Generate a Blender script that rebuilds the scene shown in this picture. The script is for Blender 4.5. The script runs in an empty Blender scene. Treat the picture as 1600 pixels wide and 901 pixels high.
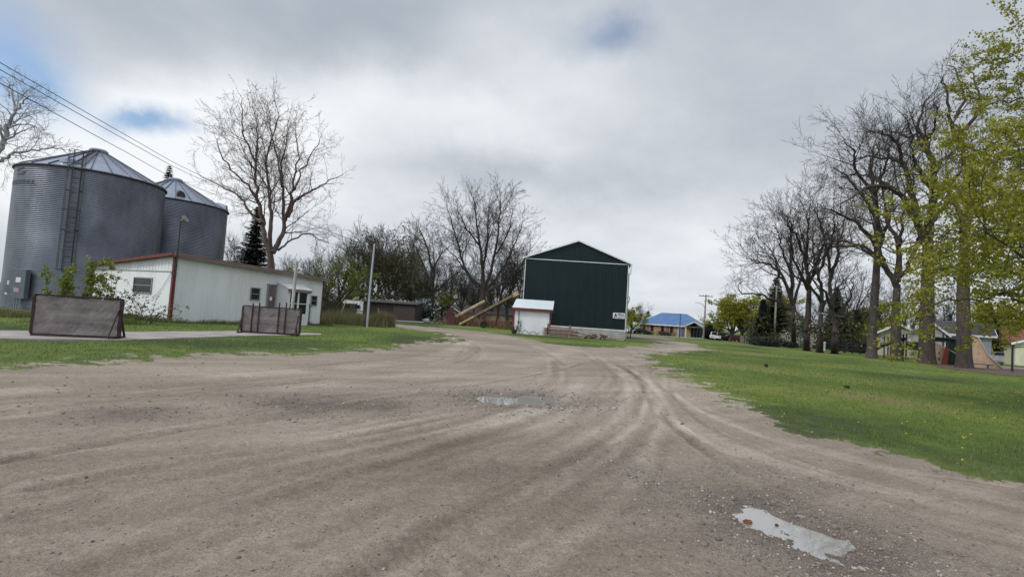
import bpy, math, random
import numpy as np
from mathutils import Vector, Matrix

scene = bpy.context.scene
COL = scene.collection
R = math.radians
PI = math.pi

# ------------------------------------------------------------------ camera
EYE = 1.6
FPX = 800.0                      # focal length in pixels of the 1600 px wide photograph
ROLL = R(3.8)
PITCH = R(2.95)
Fv = Vector((0, math.cos(PITCH), math.sin(PITCH)))
r0 = Vector((1, 0, 0)); u0 = Vector((0, -math.sin(PITCH), math.cos(PITCH)))
Rv = r0 * math.cos(ROLL) + u0 * math.sin(ROLL)
Uv = u0 * math.cos(ROLL) - r0 * math.sin(ROLL)
cam_d = bpy.data.cameras.new('camera')
cam = bpy.data.objects.new('camera', cam_d)
COL.objects.link(cam)
M = Matrix((Rv, Uv, -Fv)).transposed().to_4x4()
M.translation = Vector((0, 0, EYE))
cam.matrix_world = M
cam_d.sensor_width = 36
cam_d.lens = 36 * FPX / 1600
cam_d.clip_start = 0.05
cam_d.clip_end = 4000
scene.camera = cam

# ------------------------------------------------------------------ exposure
scene.view_settings.view_transform = 'Standard'
scene.view_settings.look = 'None'
scene.view_settings.exposure = 0.55
scene.view_settings.gamma = 1.0
scene.view_settings.use_curve_mapping = False

def ray(px, py):
    d = Fv * FPX + Rv * (px - 800) + Uv * (450.5 - py)
    return d.normalized()

# ------------------------------------------------------------------ world
SUN_AZ = R(-112)      # from +Y towards -X
SUN_EL = R(42)
w = bpy.data.worlds.new('World')
scene.world = w
w.use_nodes = True
nt = w.node_tree
for n in list(nt.nodes): nt.nodes.remove(n)
def wn(t, **k):
    n = nt.nodes.new(t)
    for a, b in k.items(): setattr(n, a, b)
    return n
def wl(a, b): nt.links.new(a, b)
def wmath(op, a, b=None, clamp=False):
    n = wn('ShaderNodeMath', operation=op, use_clamp=clamp)
    for i, v in enumerate((a, b)):
        if v is None: continue
        if isinstance(v, (int, float)): n.inputs[i].default_value = v
        else: wl(v, n.inputs[i])
    return n.outputs[0]
out = wn('ShaderNodeOutputWorld')
mixs = wn('ShaderNodeMixShader')
bg1 = wn('ShaderNodeBackground'); bg2 = wn('ShaderNodeBackground')
sky = wn('ShaderNodeTexSky', sky_type='NISHITA')
sky.sun_disc = False
sky.sun_elevation = SUN_EL
sky.sun_rotation = SUN_AZ
wl(sky.outputs[0], bg1.inputs[0]); bg1.inputs[1].default_value = 0.10
bg2.inputs[1].default_value = 1.0
tc = wn('ShaderNodeTexCoord')
# stretch the vertical so that clouds flatten towards the horizon
sep = wn('ShaderNodeSeparateXYZ'); wl(tc.outputs['Generated'], sep.inputs[0])
zz = wmath('ADD', wmath('MAXIMUM', sep.outputs[2], 0.0), 0.30)
cx = wmath('DIVIDE', sep.outputs[0], zz); cy = wmath('DIVIDE', sep.outputs[1], zz)
comb = wn('ShaderNodeCombineXYZ'); wl(cx, comb.inputs[0]); wl(cy, comb.inputs[1])
def wnoise(scale, detail, rough, off):
    mp = wn('ShaderNodeMapping'); wl(comb.outputs[0], mp.inputs[0]); mp.inputs['Location'].default_value = off
    n = wn('ShaderNodeTexNoise'); n.inputs['Scale'].default_value = scale
    n.inputs['Detail'].default_value = detail; n.inputs['Roughness'].default_value = rough
    n.inputs['Distortion'].default_value = 0.1
    wl(mp.outputs[0], n.inputs['Vector']); return n.outputs[0]
n_big = wnoise(0.9, 5, 0.48, (3.1, 1.7, 0))
n_fine = wnoise(2.8, 9, 0.58, (7.3, 2.2, 0))
# domain-warped direction for the named cloud banks
nv = wn('ShaderNodeTexNoise'); nv.inputs['Scale'].default_value = 3.4; nv.inputs['Detail'].default_value = 9; nv.inputs['Roughness'].default_value = .6
wl(tc.outputs['Generated'], nv.inputs['Vector'])
sub = wn('ShaderNodeVectorMath', operation='SUBTRACT'); wl(nv.outputs['Color'], sub.inputs[0]); sub.inputs[1].default_value = (.5, .5, .5)
scl = wn('ShaderNodeVectorMath', operation='SCALE'); wl(sub.outputs[0], scl.inputs[0]); scl.inputs['Scale'].default_value = 0.17
wadd = wn('ShaderNodeVectorMath', operation='ADD'); wl(tc.outputs['Generated'], wadd.inputs[0]); wl(scl.outputs[0], wadd.inputs[1])
def bank(px, py, ax, ay, soft=1.0):
    """an elongated patch of sky round one direction: 1 in its middle, 0 outside"""
    c = ray(px, py)
    e = Vector((c.y, -c.x, 0)).normalized(); nn = c.cross(e)
    s = wn('ShaderNodeVectorMath', operation='SUBTRACT'); wl(wadd.outputs[0], s.inputs[0]); s.inputs[1].default_value = c
    d1 = wn('ShaderNodeVectorMath', operation='DOT_PRODUCT'); wl(s.outputs[0], d1.inputs[0]); d1.inputs[1].default_value = e / ax
    d2 = wn('ShaderNodeVectorMath', operation='DOT_PRODUCT'); wl(s.outputs[0], d2.inputs[0]); d2.inputs[1].default_value = nn / ay
    d3 = wn('ShaderNodeVectorMath', operation='DOT_PRODUCT'); wl(s.outputs[0], d3.inputs[0]); d3.inputs[1].default_value = c / 0.6
    q = wmath('ADD', wmath('ADD', wmath('MULTIPLY', d1.outputs['Value'], d1.outputs['Value']),
              wmath('MULTIPLY', d2.outputs['Value'], d2.outputs['Value'])),
              wmath('MULTIPLY', d3.outputs['Value'], d3.outputs['Value']))
    return wmath('POWER', 2.718, wmath('MULTIPLY', q, -soft))
v = wmath('ADD', 0.55, wmath('MULTIPLY', wmath('SUBTRACT', n_big, 0.5), 0.42))
v = wmath('ADD', v, wmath('MULTIPLY', wmath('SUBTRACT', n_fine, 0.5), 0.30))
for (px, py, ax, ay, amp) in (
        (420, 185, .24, .075, .30), (640, 165, .22, .06, .20), (110, 235, .28, .11, .30), (280, 255, .3, .08, .14),
        (860, 150, .20, .12, .20), (820, 250, .22, .08, .10), (600, 330, .5, .10, .14), (1050, 410, .6, .14, .17), (1450, 300, .4, .2, .08),
        (760, 262, .20, .045, -.20), (900, 300, .25, .05, -.08), (1300, 130, .5, .25, -.05), (520, 40, .5, .09, -.03)):
    v = wmath('ADD', v, wmath('MULTIPLY', bank(px, py, ax, ay), amp))
# unseen sky behind the camera, brightened as added light on the facing sides
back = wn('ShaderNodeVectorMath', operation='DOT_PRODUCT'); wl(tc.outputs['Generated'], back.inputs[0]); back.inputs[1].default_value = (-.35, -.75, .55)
v = wmath('MAXIMUM', v, 0.30)
v = wmath('MINIMUM', v, 0.93)
cr = wn('ShaderNodeValToRGB')
cr.color_ramp.elements[0].position = 0.30; cr.color_ramp.elements[0].color = (.190, .228, .275, 1)
cr.color_ramp.elements[1].position = 0.92; cr.color_ramp.elements[1].color = (.63, .65, .67, 1)
e = cr.color_ramp.elements.new(0.52); e.color = (.335, .366, .408, 1)
wl(v, cr.inputs[0])
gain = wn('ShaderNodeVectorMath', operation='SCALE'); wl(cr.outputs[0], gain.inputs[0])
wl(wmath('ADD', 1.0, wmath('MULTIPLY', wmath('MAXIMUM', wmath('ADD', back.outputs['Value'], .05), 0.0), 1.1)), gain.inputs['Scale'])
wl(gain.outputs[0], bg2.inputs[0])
hole = None
for (px, py, ax, ay, amp) in ((20, 75, .075, .070, 1.45), (250, 176, .052, .022, 1.35), (960, 42, .045, .032, .62), (925, 60, .12, .05, .30), (75, 112, .05, .02, .5)):
    b = wmath('MULTIPLY', bank(px, py, ax, ay, 1.0), amp)
    hole = b if hole is None else wmath('ADD', hole, b)
hole = wmath('SUBTRACT', hole, 0.12)
hole = wmath('MULTIPLY', hole, wmath('ADD', 0.35, n_fine), clamp=True)
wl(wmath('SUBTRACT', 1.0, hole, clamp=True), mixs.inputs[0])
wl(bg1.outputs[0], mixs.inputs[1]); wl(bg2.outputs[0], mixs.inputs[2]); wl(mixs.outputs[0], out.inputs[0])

sun_d = bpy.data.lights.new('sun', 'SUN'); sun = bpy.data.objects.new('sun', sun_d); COL.objects.link(sun)
sun_d.energy = 1.4; sun_d.angle = R(11); sun_d.color = (1.0, .96, .90)
sdir = Vector((math.sin(SUN_AZ) * math.cos(SUN_EL), math.cos(SUN_AZ) * math.cos(SUN_EL), math.sin(SUN_EL)))
sun.rotation_euler = sdir.to_track_quat('Z', 'Y').to_euler()

# ------------------------------------------------------------------ terrain and pixel helpers
def smooth(t):
    t = np.clip(t, 0, 1); return t * t * (3 - 2 * t)
def T(x, y):
    return float(-1.1 * smooth((math.hypot(x, y) - 50) / 95))
def G(px, py):
    """where the photograph's pixel meets the ground"""
    d = ray(px, py); z = 0.0
    for _ in range(12):
        t = (z - EYE) / min(d.z, -0.004)
        x, y = d.x * t, d.y * t
        z = 0.5 * z + 0.5 * T(x, y)
    return Vector((x, y, T(x, y)))
def AT(px, py, Y):
    d = ray(px, py); t = Y / d.y
    return Vector((d.x * t, Y, EYE + d.z * t))
def GX(px, Y):
    """ground point in the vertical plane y=Y seen at column px"""
    a, b = AT(px, 400, Y), AT(px, 560, Y)
    # project pixel column (through roll) to where z is the ground
    z = T(a.x, Y); t = (z - a.z) / (b.z - a.z)
    py = 400 + 160 * t
    c = AT(px, py, Y)
    return Vector((c.x, Y, T(c.x, Y)))
def HZ(p, px, py):
    """height z above p at which the vertical through p passes nearest the pixel ray"""
    d = ray(px, py); t = math.hypot(p.x, p.y) / math.hypot(d.x, d.y)
    return EYE + d.z * t

# ------------------------------------------------------------------ materials
def new_mat(name):
    m = bpy.data.materials.new(name); m.use_nodes = True
    nt = m.node_tree
    return m, nt, nt.nodes['Principled BSDF']
def mat(name, c, c2=None, scale=3.0, rough=.7, metal=0.0, bump=0.0, bscale=None, stretch=(1, 1, 1), trans=0.0, spec=0.4, ramp=(.35, .65), fine=0.25):
    m, nt, b = new_mat(name)
    N = nt.nodes; L = nt.links
    if c2 is None: c2 = tuple(x * .72 for x in c)
    tc = N.new('ShaderNodeTexCoord'); mp = N.new('ShaderNodeMapping'); mp.inputs['Scale'].default_value = stretch
    L.new(tc.outputs['Object'], mp.inputs[0])
    n = N.new('ShaderNodeTexNoise'); n.inputs['Scale'].default_value = scale; n.inputs['Detail'].default_value = 8; n.inputs['Roughness'].default_value = .62
    L.new(mp.outputs[0], n.inputs['Vector'])
    cr = N.new('ShaderNodeValToRGB'); cr.color_ramp.elements[0].position = ramp[0]; cr.color_ramp.elements[1].position = ramp[1]
    cr.color_ramp.elements[0].color = (*c2, 1); cr.color_ramp.elements[1].color = (*c, 1)
    L.new(n.outputs[0], cr.inputs[0])
    L.new(cr.outputs[0], b.inputs['Base Color'])
    n2 = N.new('ShaderNodeTexNoise'); n2.inputs['Scale'].default_value = bscale or scale * 6; n2.inputs['Detail'].default_value = 5
    L.new(mp.outputs[0], n2.inputs['Vector'])
    mr = N.new('ShaderNodeMapRange'); mr.inputs[3].default_value = max(rough - .12, .02); mr.inputs[4].default_value = min(rough + .12, 1)
    L.new(n2.outputs[0], mr.inputs[0]); L.new(mr.outputs[0], b.inputs['Roughness'])
    b.inputs['Metallic'].default_value = metal
    b.inputs['Specular IOR Level'].default_value = spec
    if bump:
        bp = N.new('ShaderNodeBump'); bp.inputs['Strength'].default_value = bump; bp.inputs['Distance'].default_value = .02
        L.new(n2.outputs[0], bp.inputs['Height']); L.new(bp.outputs[0], b.inputs['Normal'])
    if trans:
        tr = N.new('ShaderNodeBsdfTranslucent'); L.new(cr.outputs[0], tr.inputs[0])
        mx = N.new('ShaderNodeMixShader'); mx.inputs[0].default_value = trans
        L.new(b.outputs[0], mx.inputs[1]); L.new(tr.outputs[0], mx.inputs[2])
        L.new(mx.outputs[0], N['Material Output'].inputs[0])
    return m
MT = {}
def K(name, *a, **k):
    if name not in MT: MT[name] = mat(name, *a, **k)
    return MT[name]
galv = K('galvanised_steel', (.30, .32, .37), (.19, .21, .25), scale=.5, rough=.42, metal=.75, stretch=(1, 1, .35), bscale=14)
galv_roof = K('galvanised_roof', (.36, .40, .48), (.25, .28, .36), scale=.9, rough=.40, metal=.6)
white_metal = K('white_painted_metal', (.70, .71, .72), (.55, .555, .56), scale=.8, rough=.5, stretch=(1.5, 1.5, .3), ramp=(.2, .6))
white_paint = K('white_paint', (.72, .73, .74), (.55, .55, .54), scale=2, rough=.5)
red_trim = K('red_trim', (.17, .022, .021), (.075, .022, .020), scale=4, rough=.5)
old_trim = K('weathered_trim', (.16, .085, .08), (.20, .17, .16), scale=3, rough=.8, stretch=(.4, .4, 3))
dark_glass = K('dark_glass', (.012, .014, .017), (.022, .025, .028), scale=2, rough=.12, spec=.25)
grey_frame = K('grey_window_frame', (.28, .28, .29), rough=.5)
door_wood = K('old_door_wood', (.10, .065, .06), (.17, .14, .14), scale=3, rough=.8, stretch=(3, 3, .6), bump=.4)
barn_green = K('dark_green_siding', (.0092, .0215, .0235), (.0060, .0150, .0165), scale=1.1, rough=.5, spec=.22, stretch=(2, 2, .3))
concrete = K('concrete', (.40, .38, .36), (.28, .265, .25), scale=1.6, rough=.9, bump=.35, bscale=30)
pad_concrete = K('pad_concrete', (.36, .335, .315), (.235, .215, .20), scale=.9, rough=.9, bump=.3, bscale=30)
panel_concrete = K('weathered_panel', (.27, .235, .225), (.125, .108, .105), scale=2.4, rough=.95, bump=.6, bscale=22, stretch=(.6, .6, 1.6))
rust = K('rusty_steel', (.060, .028, .023), (.022, .015, .014), scale=6, rough=.85, bump=.4)
dark_steel = K('dark_steel', (.035, .034, .036), (.06, .05, .045), scale=5, rough=.6, metal=.4)
old_white_wood = K('flaking_white_wood', (.52, .50, .48), (.24, .22, .21), scale=6, rough=.85, stretch=(2, 2, .5), bump=.4)
bark = K('grey_brown_bark', (.080, .064, .056), (.036, .029, .026), scale=3.5, rough=.95, bump=.9, bscale=12, stretch=(2, 2, .5))
bark_dark = K('dark_bark', (.055, .045, .040), (.028, .023, .021), scale=3.5, rough=.95, bump=.9, bscale=12, stretch=(2, 2, .5))
bark_brown = K('brown_bark', (.135, .095, .08), (.065, .047, .042), scale=3, rough=.95, bump=.8, bscale=12, stretch=(2, 2, .5))
bark_pale = K('pale_bark', (.42, .42, .45), (.20, .19, .19), scale=2.2, rough=.9, bump=.4, bscale=12)
leaf_maple = K('young_maple_leaf', (.31, .31, .030), (.175, .185, .016), scale=.9, rough=.6, trans=.42)
leaf_green = K('fresh_green_leaf', (.20, .24, .035), (.10, .13, .02), scale=.5, rough=.6, trans=.35)
leaf_dull = K('dull_green_leaf', (.085, .085, .022), (.040, .042, .015), scale=.5, rough=.65, trans=.25)
leaf_pale = K('pale_green_leaf', (.22, .25, .09), (.12, .14, .04), scale=.7, rough=.6, trans=.4)
needle = K('dark_needles', (.018, .028, .020), (.010, .015, .012), scale=1.5, rough=.7)
needle_mid = K('green_needles', (.045, .058, .028), (.022, .030, .016), scale=1.5, rough=.7)
blossom = K('white_blossom', (.55, .53, .48), (.35, .34, .27), scale=1.5, rough=.7, trans=.3)
wood_tan = K('tan_wood', (.40, .29, .15), (.28, .20, .11), scale=4, rough=.8)
lumber = K('weathered_lumber', (.32, .24, .19), (.17, .13, .11), scale=5, rough=.85)
lumber_red = K('reddish_board', (.24, .12, .085), (.14, .08, .06), scale=5, rough=.85)
dark_wood = K('dark_old_wood', (.040, .032, .030), (.022, .019, .019), scale=3, rough=.9, stretch=(3, 3, .5))
yellow_tube = K('cream_painted_steel', (.46, .37, .22), (.25, .19, .10), scale=3, rough=.5)
machine_red = K('faded_red_paint', (.15, .032, .034), (.07, .022, .022), scale=4, rough=.55)
tyre = K('tyre_rubber', (.02, .02, .02), rough=.85)
asphalt_shingle = K('dark_shingle', (.060, .056, .062), (.035, .033, .038), scale=6, rough=.9)
red_shingle = K('red_brown_shingle', (.20, .075, .045), (.12, .05, .035), scale=6, rough=.9)
blue_roof = K('blue_metal_roof', (.075, .155, .32), (.06, .12, .25), scale=.7, rough=.45)
tan_brick = K('tan_brick', (.34, .22, .15), (.22, .14, .10), scale=9, rough=.9)
brown_brick = K('brown_brick', (.20, .115, .09), (.12, .07, .06), scale=9, rough=.9)
cream_siding = K('cream_siding', (.50, .45, .38), (.42, .37, .31), scale=2, rough=.7)
grey_siding = K('grey_siding', (.33, .34, .36), (.26, .27, .29), scale=2, rough=.7)
blue_siding = K('slate_blue_siding', (.065, .082, .10), (.05, .062, .08), scale=2, rough=.7)
gatehouse_cream = K('pale_yellow_panel', (.58, .57, .42), (.5, .49, .36), scale=2, rough=.6)

# ------------------------------------------------------------------ mesh builder
class MB:
    def __init__(s): s.v = []; s.f = []
    def add(s, vs, fs):
        o = len(s.v); s.v += [tuple(p) for p in vs]; s.f += [tuple(i + o for i in f) for f in fs]; return s
    def box(s, x0, x1, y0, y1, z0, z1):
        return s.add([(x0, y0, z0), (x1, y0, z0), (x1, y1, z0), (x0, y1, z0), (x0, y0, z1), (x1, y0, z1), (x1, y1, z1), (x0, y1, z1)],
                     [(0, 3, 2, 1), (4, 5, 6, 7), (0, 1, 5, 4), (1, 2, 6, 5), (2, 3, 7, 6), (3, 0, 4, 7)])
    def bar(s, a, b, w, h, up=(0, 0, 1)):
        a = Vector(a); b = Vector(b); d = (b - a).normalized(); u = Vector(up)
        if abs(d.dot(u)) > .98: u = Vector((0, 1, 0))
        r = d.cross(u).normalized(); u = r.cross(d).normalized()
        vs = []
        for p in (a, b):
            for (i, j) in ((-1, -1), (1, -1), (1, 1), (-1, 1)): vs.append(p + r * (i * w / 2) + u * (j * h / 2))
        return s.add(vs, [(0, 1, 2, 3), (7, 6, 5, 4), (0, 4, 5, 1), (1, 5, 6, 2), (2, 6, 7, 3), (3, 7, 4, 0)])
    def tube(s, pts, rad, n=8, cap=True):
        pts = [Vector(p) for p in pts]
        if isinstance(rad, (int, float)): rad = [rad] * len(pts)
        d = (pts[1] - pts[0]).normalized(); u = Vector((0, 0, 1)) if abs(d.z) < .9 else Vector((1, 0, 0))
        r = d.cross(u).normalized(); vs = []
        for i, p in enumerate(pts):
            if i: d = (pts[min(i + 1, len(pts) - 1)] - pts[i - 1]).normalized()
            r = (r - d * r.dot(d)).normalized(); b = d.cross(r)
            for k in range(n):
                a = 2 * PI * k / n; vs.append(p + (r * math.cos(a) + b * math.sin(a)) * rad[i])
        fs = []
        for i in range(len(pts) - 1):
            for k in range(n): fs.append((i * n + k, i * n + (k + 1) % n, (i + 1) * n + (k + 1) % n, (i + 1) * n + k))
        if cap: fs.append(tuple(range(n))[::-1]); fs.append(tuple((len(pts) - 1) * n + k for k in range(n)))
        return s.add(vs, fs)
    def prism(s, poly, y0, y1):
        """poly in xz, extruded along y"""
        n = len(poly)
        vs = [(x, y0, z) for x, z in poly] + [(x, y1, z) for x, z in poly]
        fs = [tuple(range(n)), tuple(range(2 * n - 1, n - 1, -1))] + [(i, i + n, (i + 1) % n + n, (i + 1) % n) for i in range(n)]
        return s.add(vs, fs)
    def prism_x(s, poly, x0, x1):
        n = len(poly)
        vs = [(x0, y, z) for y, z in poly] + [(x1, y, z) for y, z in poly]
        fs = [tuple(range(n - 1, -1, -1)), tuple(range(n, 2 * n))] + [(i, (i + 1) % n, (i + 1) % n + n, i + n) for i in range(n)]
        return s.add(vs, fs)
    def slab(s, quad, t):
        """a plate: four top corners, thickness t downward along its normal"""
        q = [Vector(p) for p in quad]; nrm = (q[1] - q[0]).cross(q[2] - q[0]).normalized()
        if nrm.z < 0: nrm = -nrm
        vs = q + [p - nrm * t for p in q]
        return s.add(vs, [(0, 1, 2, 3), (7, 6, 5, 4), (0, 4, 5, 1), (1, 5, 6, 2), (2, 6, 7, 3), (3, 7, 4, 0)])
    def lathe(s, prof, n=24, c=(0, 0)):
        vs = []; m = len(prof)
        for r, z in prof:
            for k in range(n):
                a = 2 * PI * k / n; vs.append((c[0] + r * math.cos(a), c[1] + r * math.sin(a), z))
        fs = [(i * n + k, i * n + (k + 1) % n, (i + 1) * n + (k + 1) % n, (i + 1) * n + k) for i in range(m - 1) for k in range(n)]
        if prof[-1][0] > 1e-4: fs.append(tuple((m - 1) * n + k for k in range(n)))
        if prof[0][0] > 1e-4: fs.append(tuple(range(n))[::-1])
        return s.add(vs, fs)
    def blob(s, c, rx, ry, rz, rng, n=7, m=5, j=.18):
        vs = [(c[0], c[1], c[2] - rz)]
        for i in range(1, m):
            ph = -PI / 2 + PI * i / m
            for k in range(n):
                a = 2 * PI * k / n + i * .4; q = 1 + rng.uniform(-j, j)
                vs.append((c[0] + rx * q * math.cos(ph) * math.cos(a), c[1] + ry * q * math.cos(ph) * math.sin(a), c[2] + rz * q * math.sin(ph)))
        vs.append((c[0], c[1], c[2] + rz)); fs = []
        for k in range(n): fs.append((0, 1 + (k + 1) % n, 1 + k))
        for i in range(m - 2):
            for k in range(n): a = 1 + i * n; fs.append((a + k, a + (k + 1) % n, a + n + (k + 1) % n, a + n + k))
        a = 1 + (m - 2) * n
        for k in range(n): fs.append((a + k, a + (k + 1) % n, len(vs) - 1))
        return s.add(vs, fs)
    def build(s, name, m, parent=None, smooth_=False):
        me = bpy.data.meshes.new(name); me.from_pydata(s.v, [], s.f); me.update()
        me.materials.append(m)
        if smooth_: me.polygons.foreach_set('use_smooth', [True] * len(me.polygons))
        o = bpy.data.objects.new(name, me); COL.objects.link(o)
        if parent: o.parent = parent
        return o
def tag(o, label=None, cat=None, group=None, kind=None):
    if label: o['label'] = label
    if cat: o['category'] = cat
    if group: o['group'] = group
    if kind: o['kind'] = kind
    return o
def thing(name, label, cat, loc=(0, 0, 0), rz=0.0, group=None):
    o = bpy.data.objects.new(name, None); COL.objects.link(o)
    o.location = loc; o.rotation_euler = (0, 0, rz); o.empty_display_size = .3
    return tag(o, label, cat, group)
def copy_tree(o, parent=None):
    c = o.copy(); COL.objects.link(c); c.parent = parent
    for ch in list(o.children):
        copy_tree(ch, c)
    return c
def np_mesh(name, V, F, m, parent=None, smooth_=False):
    """V (n,3) float array, F (m,k) int array"""
    V = np.asarray(V, dtype=np.float32); F = np.asarray(F, dtype=np.int32)
    me = bpy.data.meshes.new(name); k = F.shape[1]
    me.vertices.add(len(V)); me.vertices.foreach_set('co', V.ravel())
    me.loops.add(F.size); me.loops.foreach_set('vertex_index', F.ravel())
    me.polygons.add(len(F)); me.polygons.foreach_set('loop_start', np.arange(0, F.size, k, dtype=np.int32))
    me.polygons.foreach_set('loop_total', np.full(len(F), k, dtype=np.int32))
    if smooth_: me.polygons.foreach_set('use_smooth', np.ones(len(F), dtype=bool))
    me.update(calc_edges=True); me.validate()
    me.materials.append(m)
    o = bpy.data.objects.new(name, me); COL.objects.link(o)
    if parent: o.parent = parent
    return o

# value noise in numpy
def _hash(ix, iy, s):
    h = (ix.astype(np.int64) * 374761393 + iy.astype(np.int64) * 668265263 + s * 1442695041) & 0x7fffffff
    h = ((h ^ (h >> 13)) * 1274126177) & 0x7fffffff
    return ((h ^ (h >> 16)) & 0xffff) / 65535.0
def vnoise(x, y, s=0):
    ix = np.floor(x); iy = np.floor(y); fx = x - ix; fy = y - iy
    fx = fx * fx * (3 - 2 * fx); fy = fy * fy * (3 - 2 * fy)
    a = _hash(ix, iy, s); b = _hash(ix + 1, iy, s); c = _hash(ix, iy + 1, s); d = _hash(ix + 1, iy + 1, s)
    return (a * (1 - fx) + b * fx) * (1 - fy) + (c * (1 - fx) + d * fx) * fy
def fbm(x, y, s=0, o=4):
    t = 0; a = .5; n = 0
    for i in range(o):
        t = t + a * vnoise(x, y, s + i); n += a; a *= .5; x = x * 2.03 + 11.3; y = y * 2.03 + 5.7
    return t / n
def seg_dist(x, y, P, closed=False):
    """distance, arclength and signed side to a polyline of world points"""
    best = np.full(x.shape, 1e9); al = np.zeros(x.shape); sd = np.zeros(x.shape); acc = 0
    n = len(P)
    for i in range(n if closed else n - 1):
        ax, ay = P[i][0], P[i][1]; bx, by = P[(i + 1) % n][0], P[(i + 1) % n][1]
        dx, dy = bx - ax, by - ay; L2 = dx * dx + dy * dy + 1e-12; L = math.sqrt(L2)
        t = np.clip(((x - ax) * dx + (y - ay) * dy) / L2, 0, 1)
        ex = x - ax - t * dx; ey = y - ay - t * dy; d = np.sqrt(ex * ex + ey * ey)
        m = d < best
        best = np.where(m, d, best); al = np.where(m, acc + t * L, al)
        sd = np.where(m, (dx * ey - dy * ex) / L, sd); acc += L
    return best, al, sd
def inside(x, y, P):
    c = np.zeros(x.shape, bool); n = len(P); j = n - 1
    for i in range(n):
        xi, yi = P[i][0], P[i][1]; xj, yj = P[j][0], P[j][1]
        with np.errstate(divide='ignore', invalid='ignore'):
            m = ((yi > y) != (yj > y)) & (x < (xj - xi) * (y - yi) / (yj - yi + 1e-12) + xi)
        c ^= m; j = i
    return c
def sdist(x, y, P):
    """signed distance: positive inside the polygon"""
    d, _, _ = seg_dist(x, y, P, True)
    return np.where(inside(x, y, P), d, -d)
def spline(P, k=8):
    P = [Vector((p[0], p[1])) for p in P]; o = []
    for i in range(len(P) - 1):
        a = P[max(i - 1, 0)]; b = P[i]; c = P[i + 1]; d = P[min(i + 2, len(P) - 1)]
        for j in range(k):
            t = j / k
            o.append(.5 * ((2 * b) + (c - a) * t + (2 * a - 5 * b + 4 * c - d) * t * t + (3 * b - a - 3 * c + d) * t ** 3))
    o.append(P[-1]); return o

# ------------------------------------------------------------------ ground: one polar sheet, split into lawn and gravel
def GP(L): return [G(*p) for p in L]
YARD = GP([(0, 574), (150, 563), (330, 557), (440, 552), (560, 545), (640, 540), (700, 533), (716, 526), (690, 519), (640, 514), (602, 508.5)]) + \
    [Vector((-30, 44)), Vector((-60, 46)), Vector((-60, 50.5)), Vector((-30, 48.5))] + \
    GP([(603, 505.5), (640, 508), (700, 513), (760, 519), (800, 525), (850, 535), (900, 541.5), (950, 542.5), (1003, 540.5), (1041, 535.5), (1024, 531), (981, 526)]) + \
    [Vector((14, 66)), Vector((10, 78)), Vector((18, 90))] + \
    GP([(1015, 524.5), (1051, 530), (1087, 538), (1111, 546.5), (1045, 549.5), (1013, 556), (1022, 568), (1060, 585), (1110, 612), (1170, 643), (1280, 681), (1400, 716), (1600, 758)]) + \
    [Vector((7.6, 4.2)), Vector((9.5, 1.0)), Vector((13, -4)), Vector((22, -14)), Vector((22, -60)), Vector((-70, -60)), Vector((-70, 11)), Vector((-26, 11.8))]
YARD[0] = G(0, 574)
PUD1 = [G(1197, 800), G(1235, 812), G(1272, 830), G(1298, 847)]
PUD2 = [G(775, 622), G(838, 622)]
PUD3 = [G(470, 632), G(585, 634)]
PUD4 = [G(195, 645), G(240, 644)]
TRACKS = [  # pixels of the wheel tracks seen in the gravel, tone, rut depth, half width
    ([(0, 612), (300, 590), (560, 572), (680, 556), (720, 536), (690, 519), (610, 507)], .55, .004, .42),
    ([(0, 640), (200, 620), (520, 600), (800, 572), (880, 550), (900, 541)], .30, .004, .5),
    ([(0, 722), (80, 708), (170, 690), (300, 668), (460, 652), (640, 632)], -.30, .016, .10),
    ([(60, 760), (290, 722), (430, 702), (500, 688), (600, 672), (745, 645), (770, 633)], -.25, .018, .09),
    ([(480, 706), (560, 690), (690, 672), (800, 655), (850, 630), (900, 600)], .40, .006, .22),
    ([(230, 901), (420, 830), (620, 760), (800, 690), (870, 645), (905, 600), (880, 560), (820, 533)], .38, .006, .24),
    ([(60, 880), (260, 815), (480, 748), (700, 685), (830, 640)], .25, .006, .22),
    ([(800, 720), (900, 690), (968, 655), (985, 620), (975, 585), (930, 556), (860, 538)], .50, .010, .16),
    ([(860, 725), (950, 690), (1010, 650), (1025, 615), (1005, 580), (960, 556)], .40, .010, .16),
    ([(1000, 601), (1030, 640), (1120, 690), (1300, 745), (1600, 815)], .45, .006, .25),
    ([(1030, 575), (1070, 620), (1150, 665), (1290, 705), (1600, 790)], .30, .005, .22),
    ([(985, 560), (1020, 548), (1080, 543), (1050, 533), (1000, 526)], .35, .003, .6),
    ([(620, 901), (740, 800), (860, 740), (960, 700)], -.18, .008, .2),
    ([(940, 901), (900, 820), (930, 740), (1000, 690)], .16, .006, .2),
    ([(300, 700), (360, 680), (440, 676), (560, 660)], -.2, .010, .12),
    ([(630, 570), (720, 566), (790, 560), (840, 556)], -.45, .012, .07),
    ([(740, 573), (800, 566), (850, 563)], -.4, .010, .06),
]
_tr = random.Random(77)
_routes = [[(0, 640), (250, 615), (560, 585), (720, 562), (740, 535), (690, 519)], [(0, 800), (260, 740), (520, 690), (760, 640), (880, 590), (840, 545), (760, 524)],
           [(120, 901), (420, 790), (700, 700), (890, 640), (960, 590), (920, 552)], [(500, 901), (720, 790), (900, 700), (985, 640), (985, 590), (940, 556)],
           [(1600, 860), (1340, 790), (1140, 715), (1030, 640), (990, 585), (930, 555)], [(1600, 790), (1350, 745), (1180, 690), (1080, 640), (1040, 590), (1050, 552), (1080, 541)],
           [(0, 700), (300, 655), (620, 610), (850, 575), (950, 552), (1040, 541)], [(760, 901), (900, 790), (1000, 700), (1020, 630), (985, 575)]]
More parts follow.
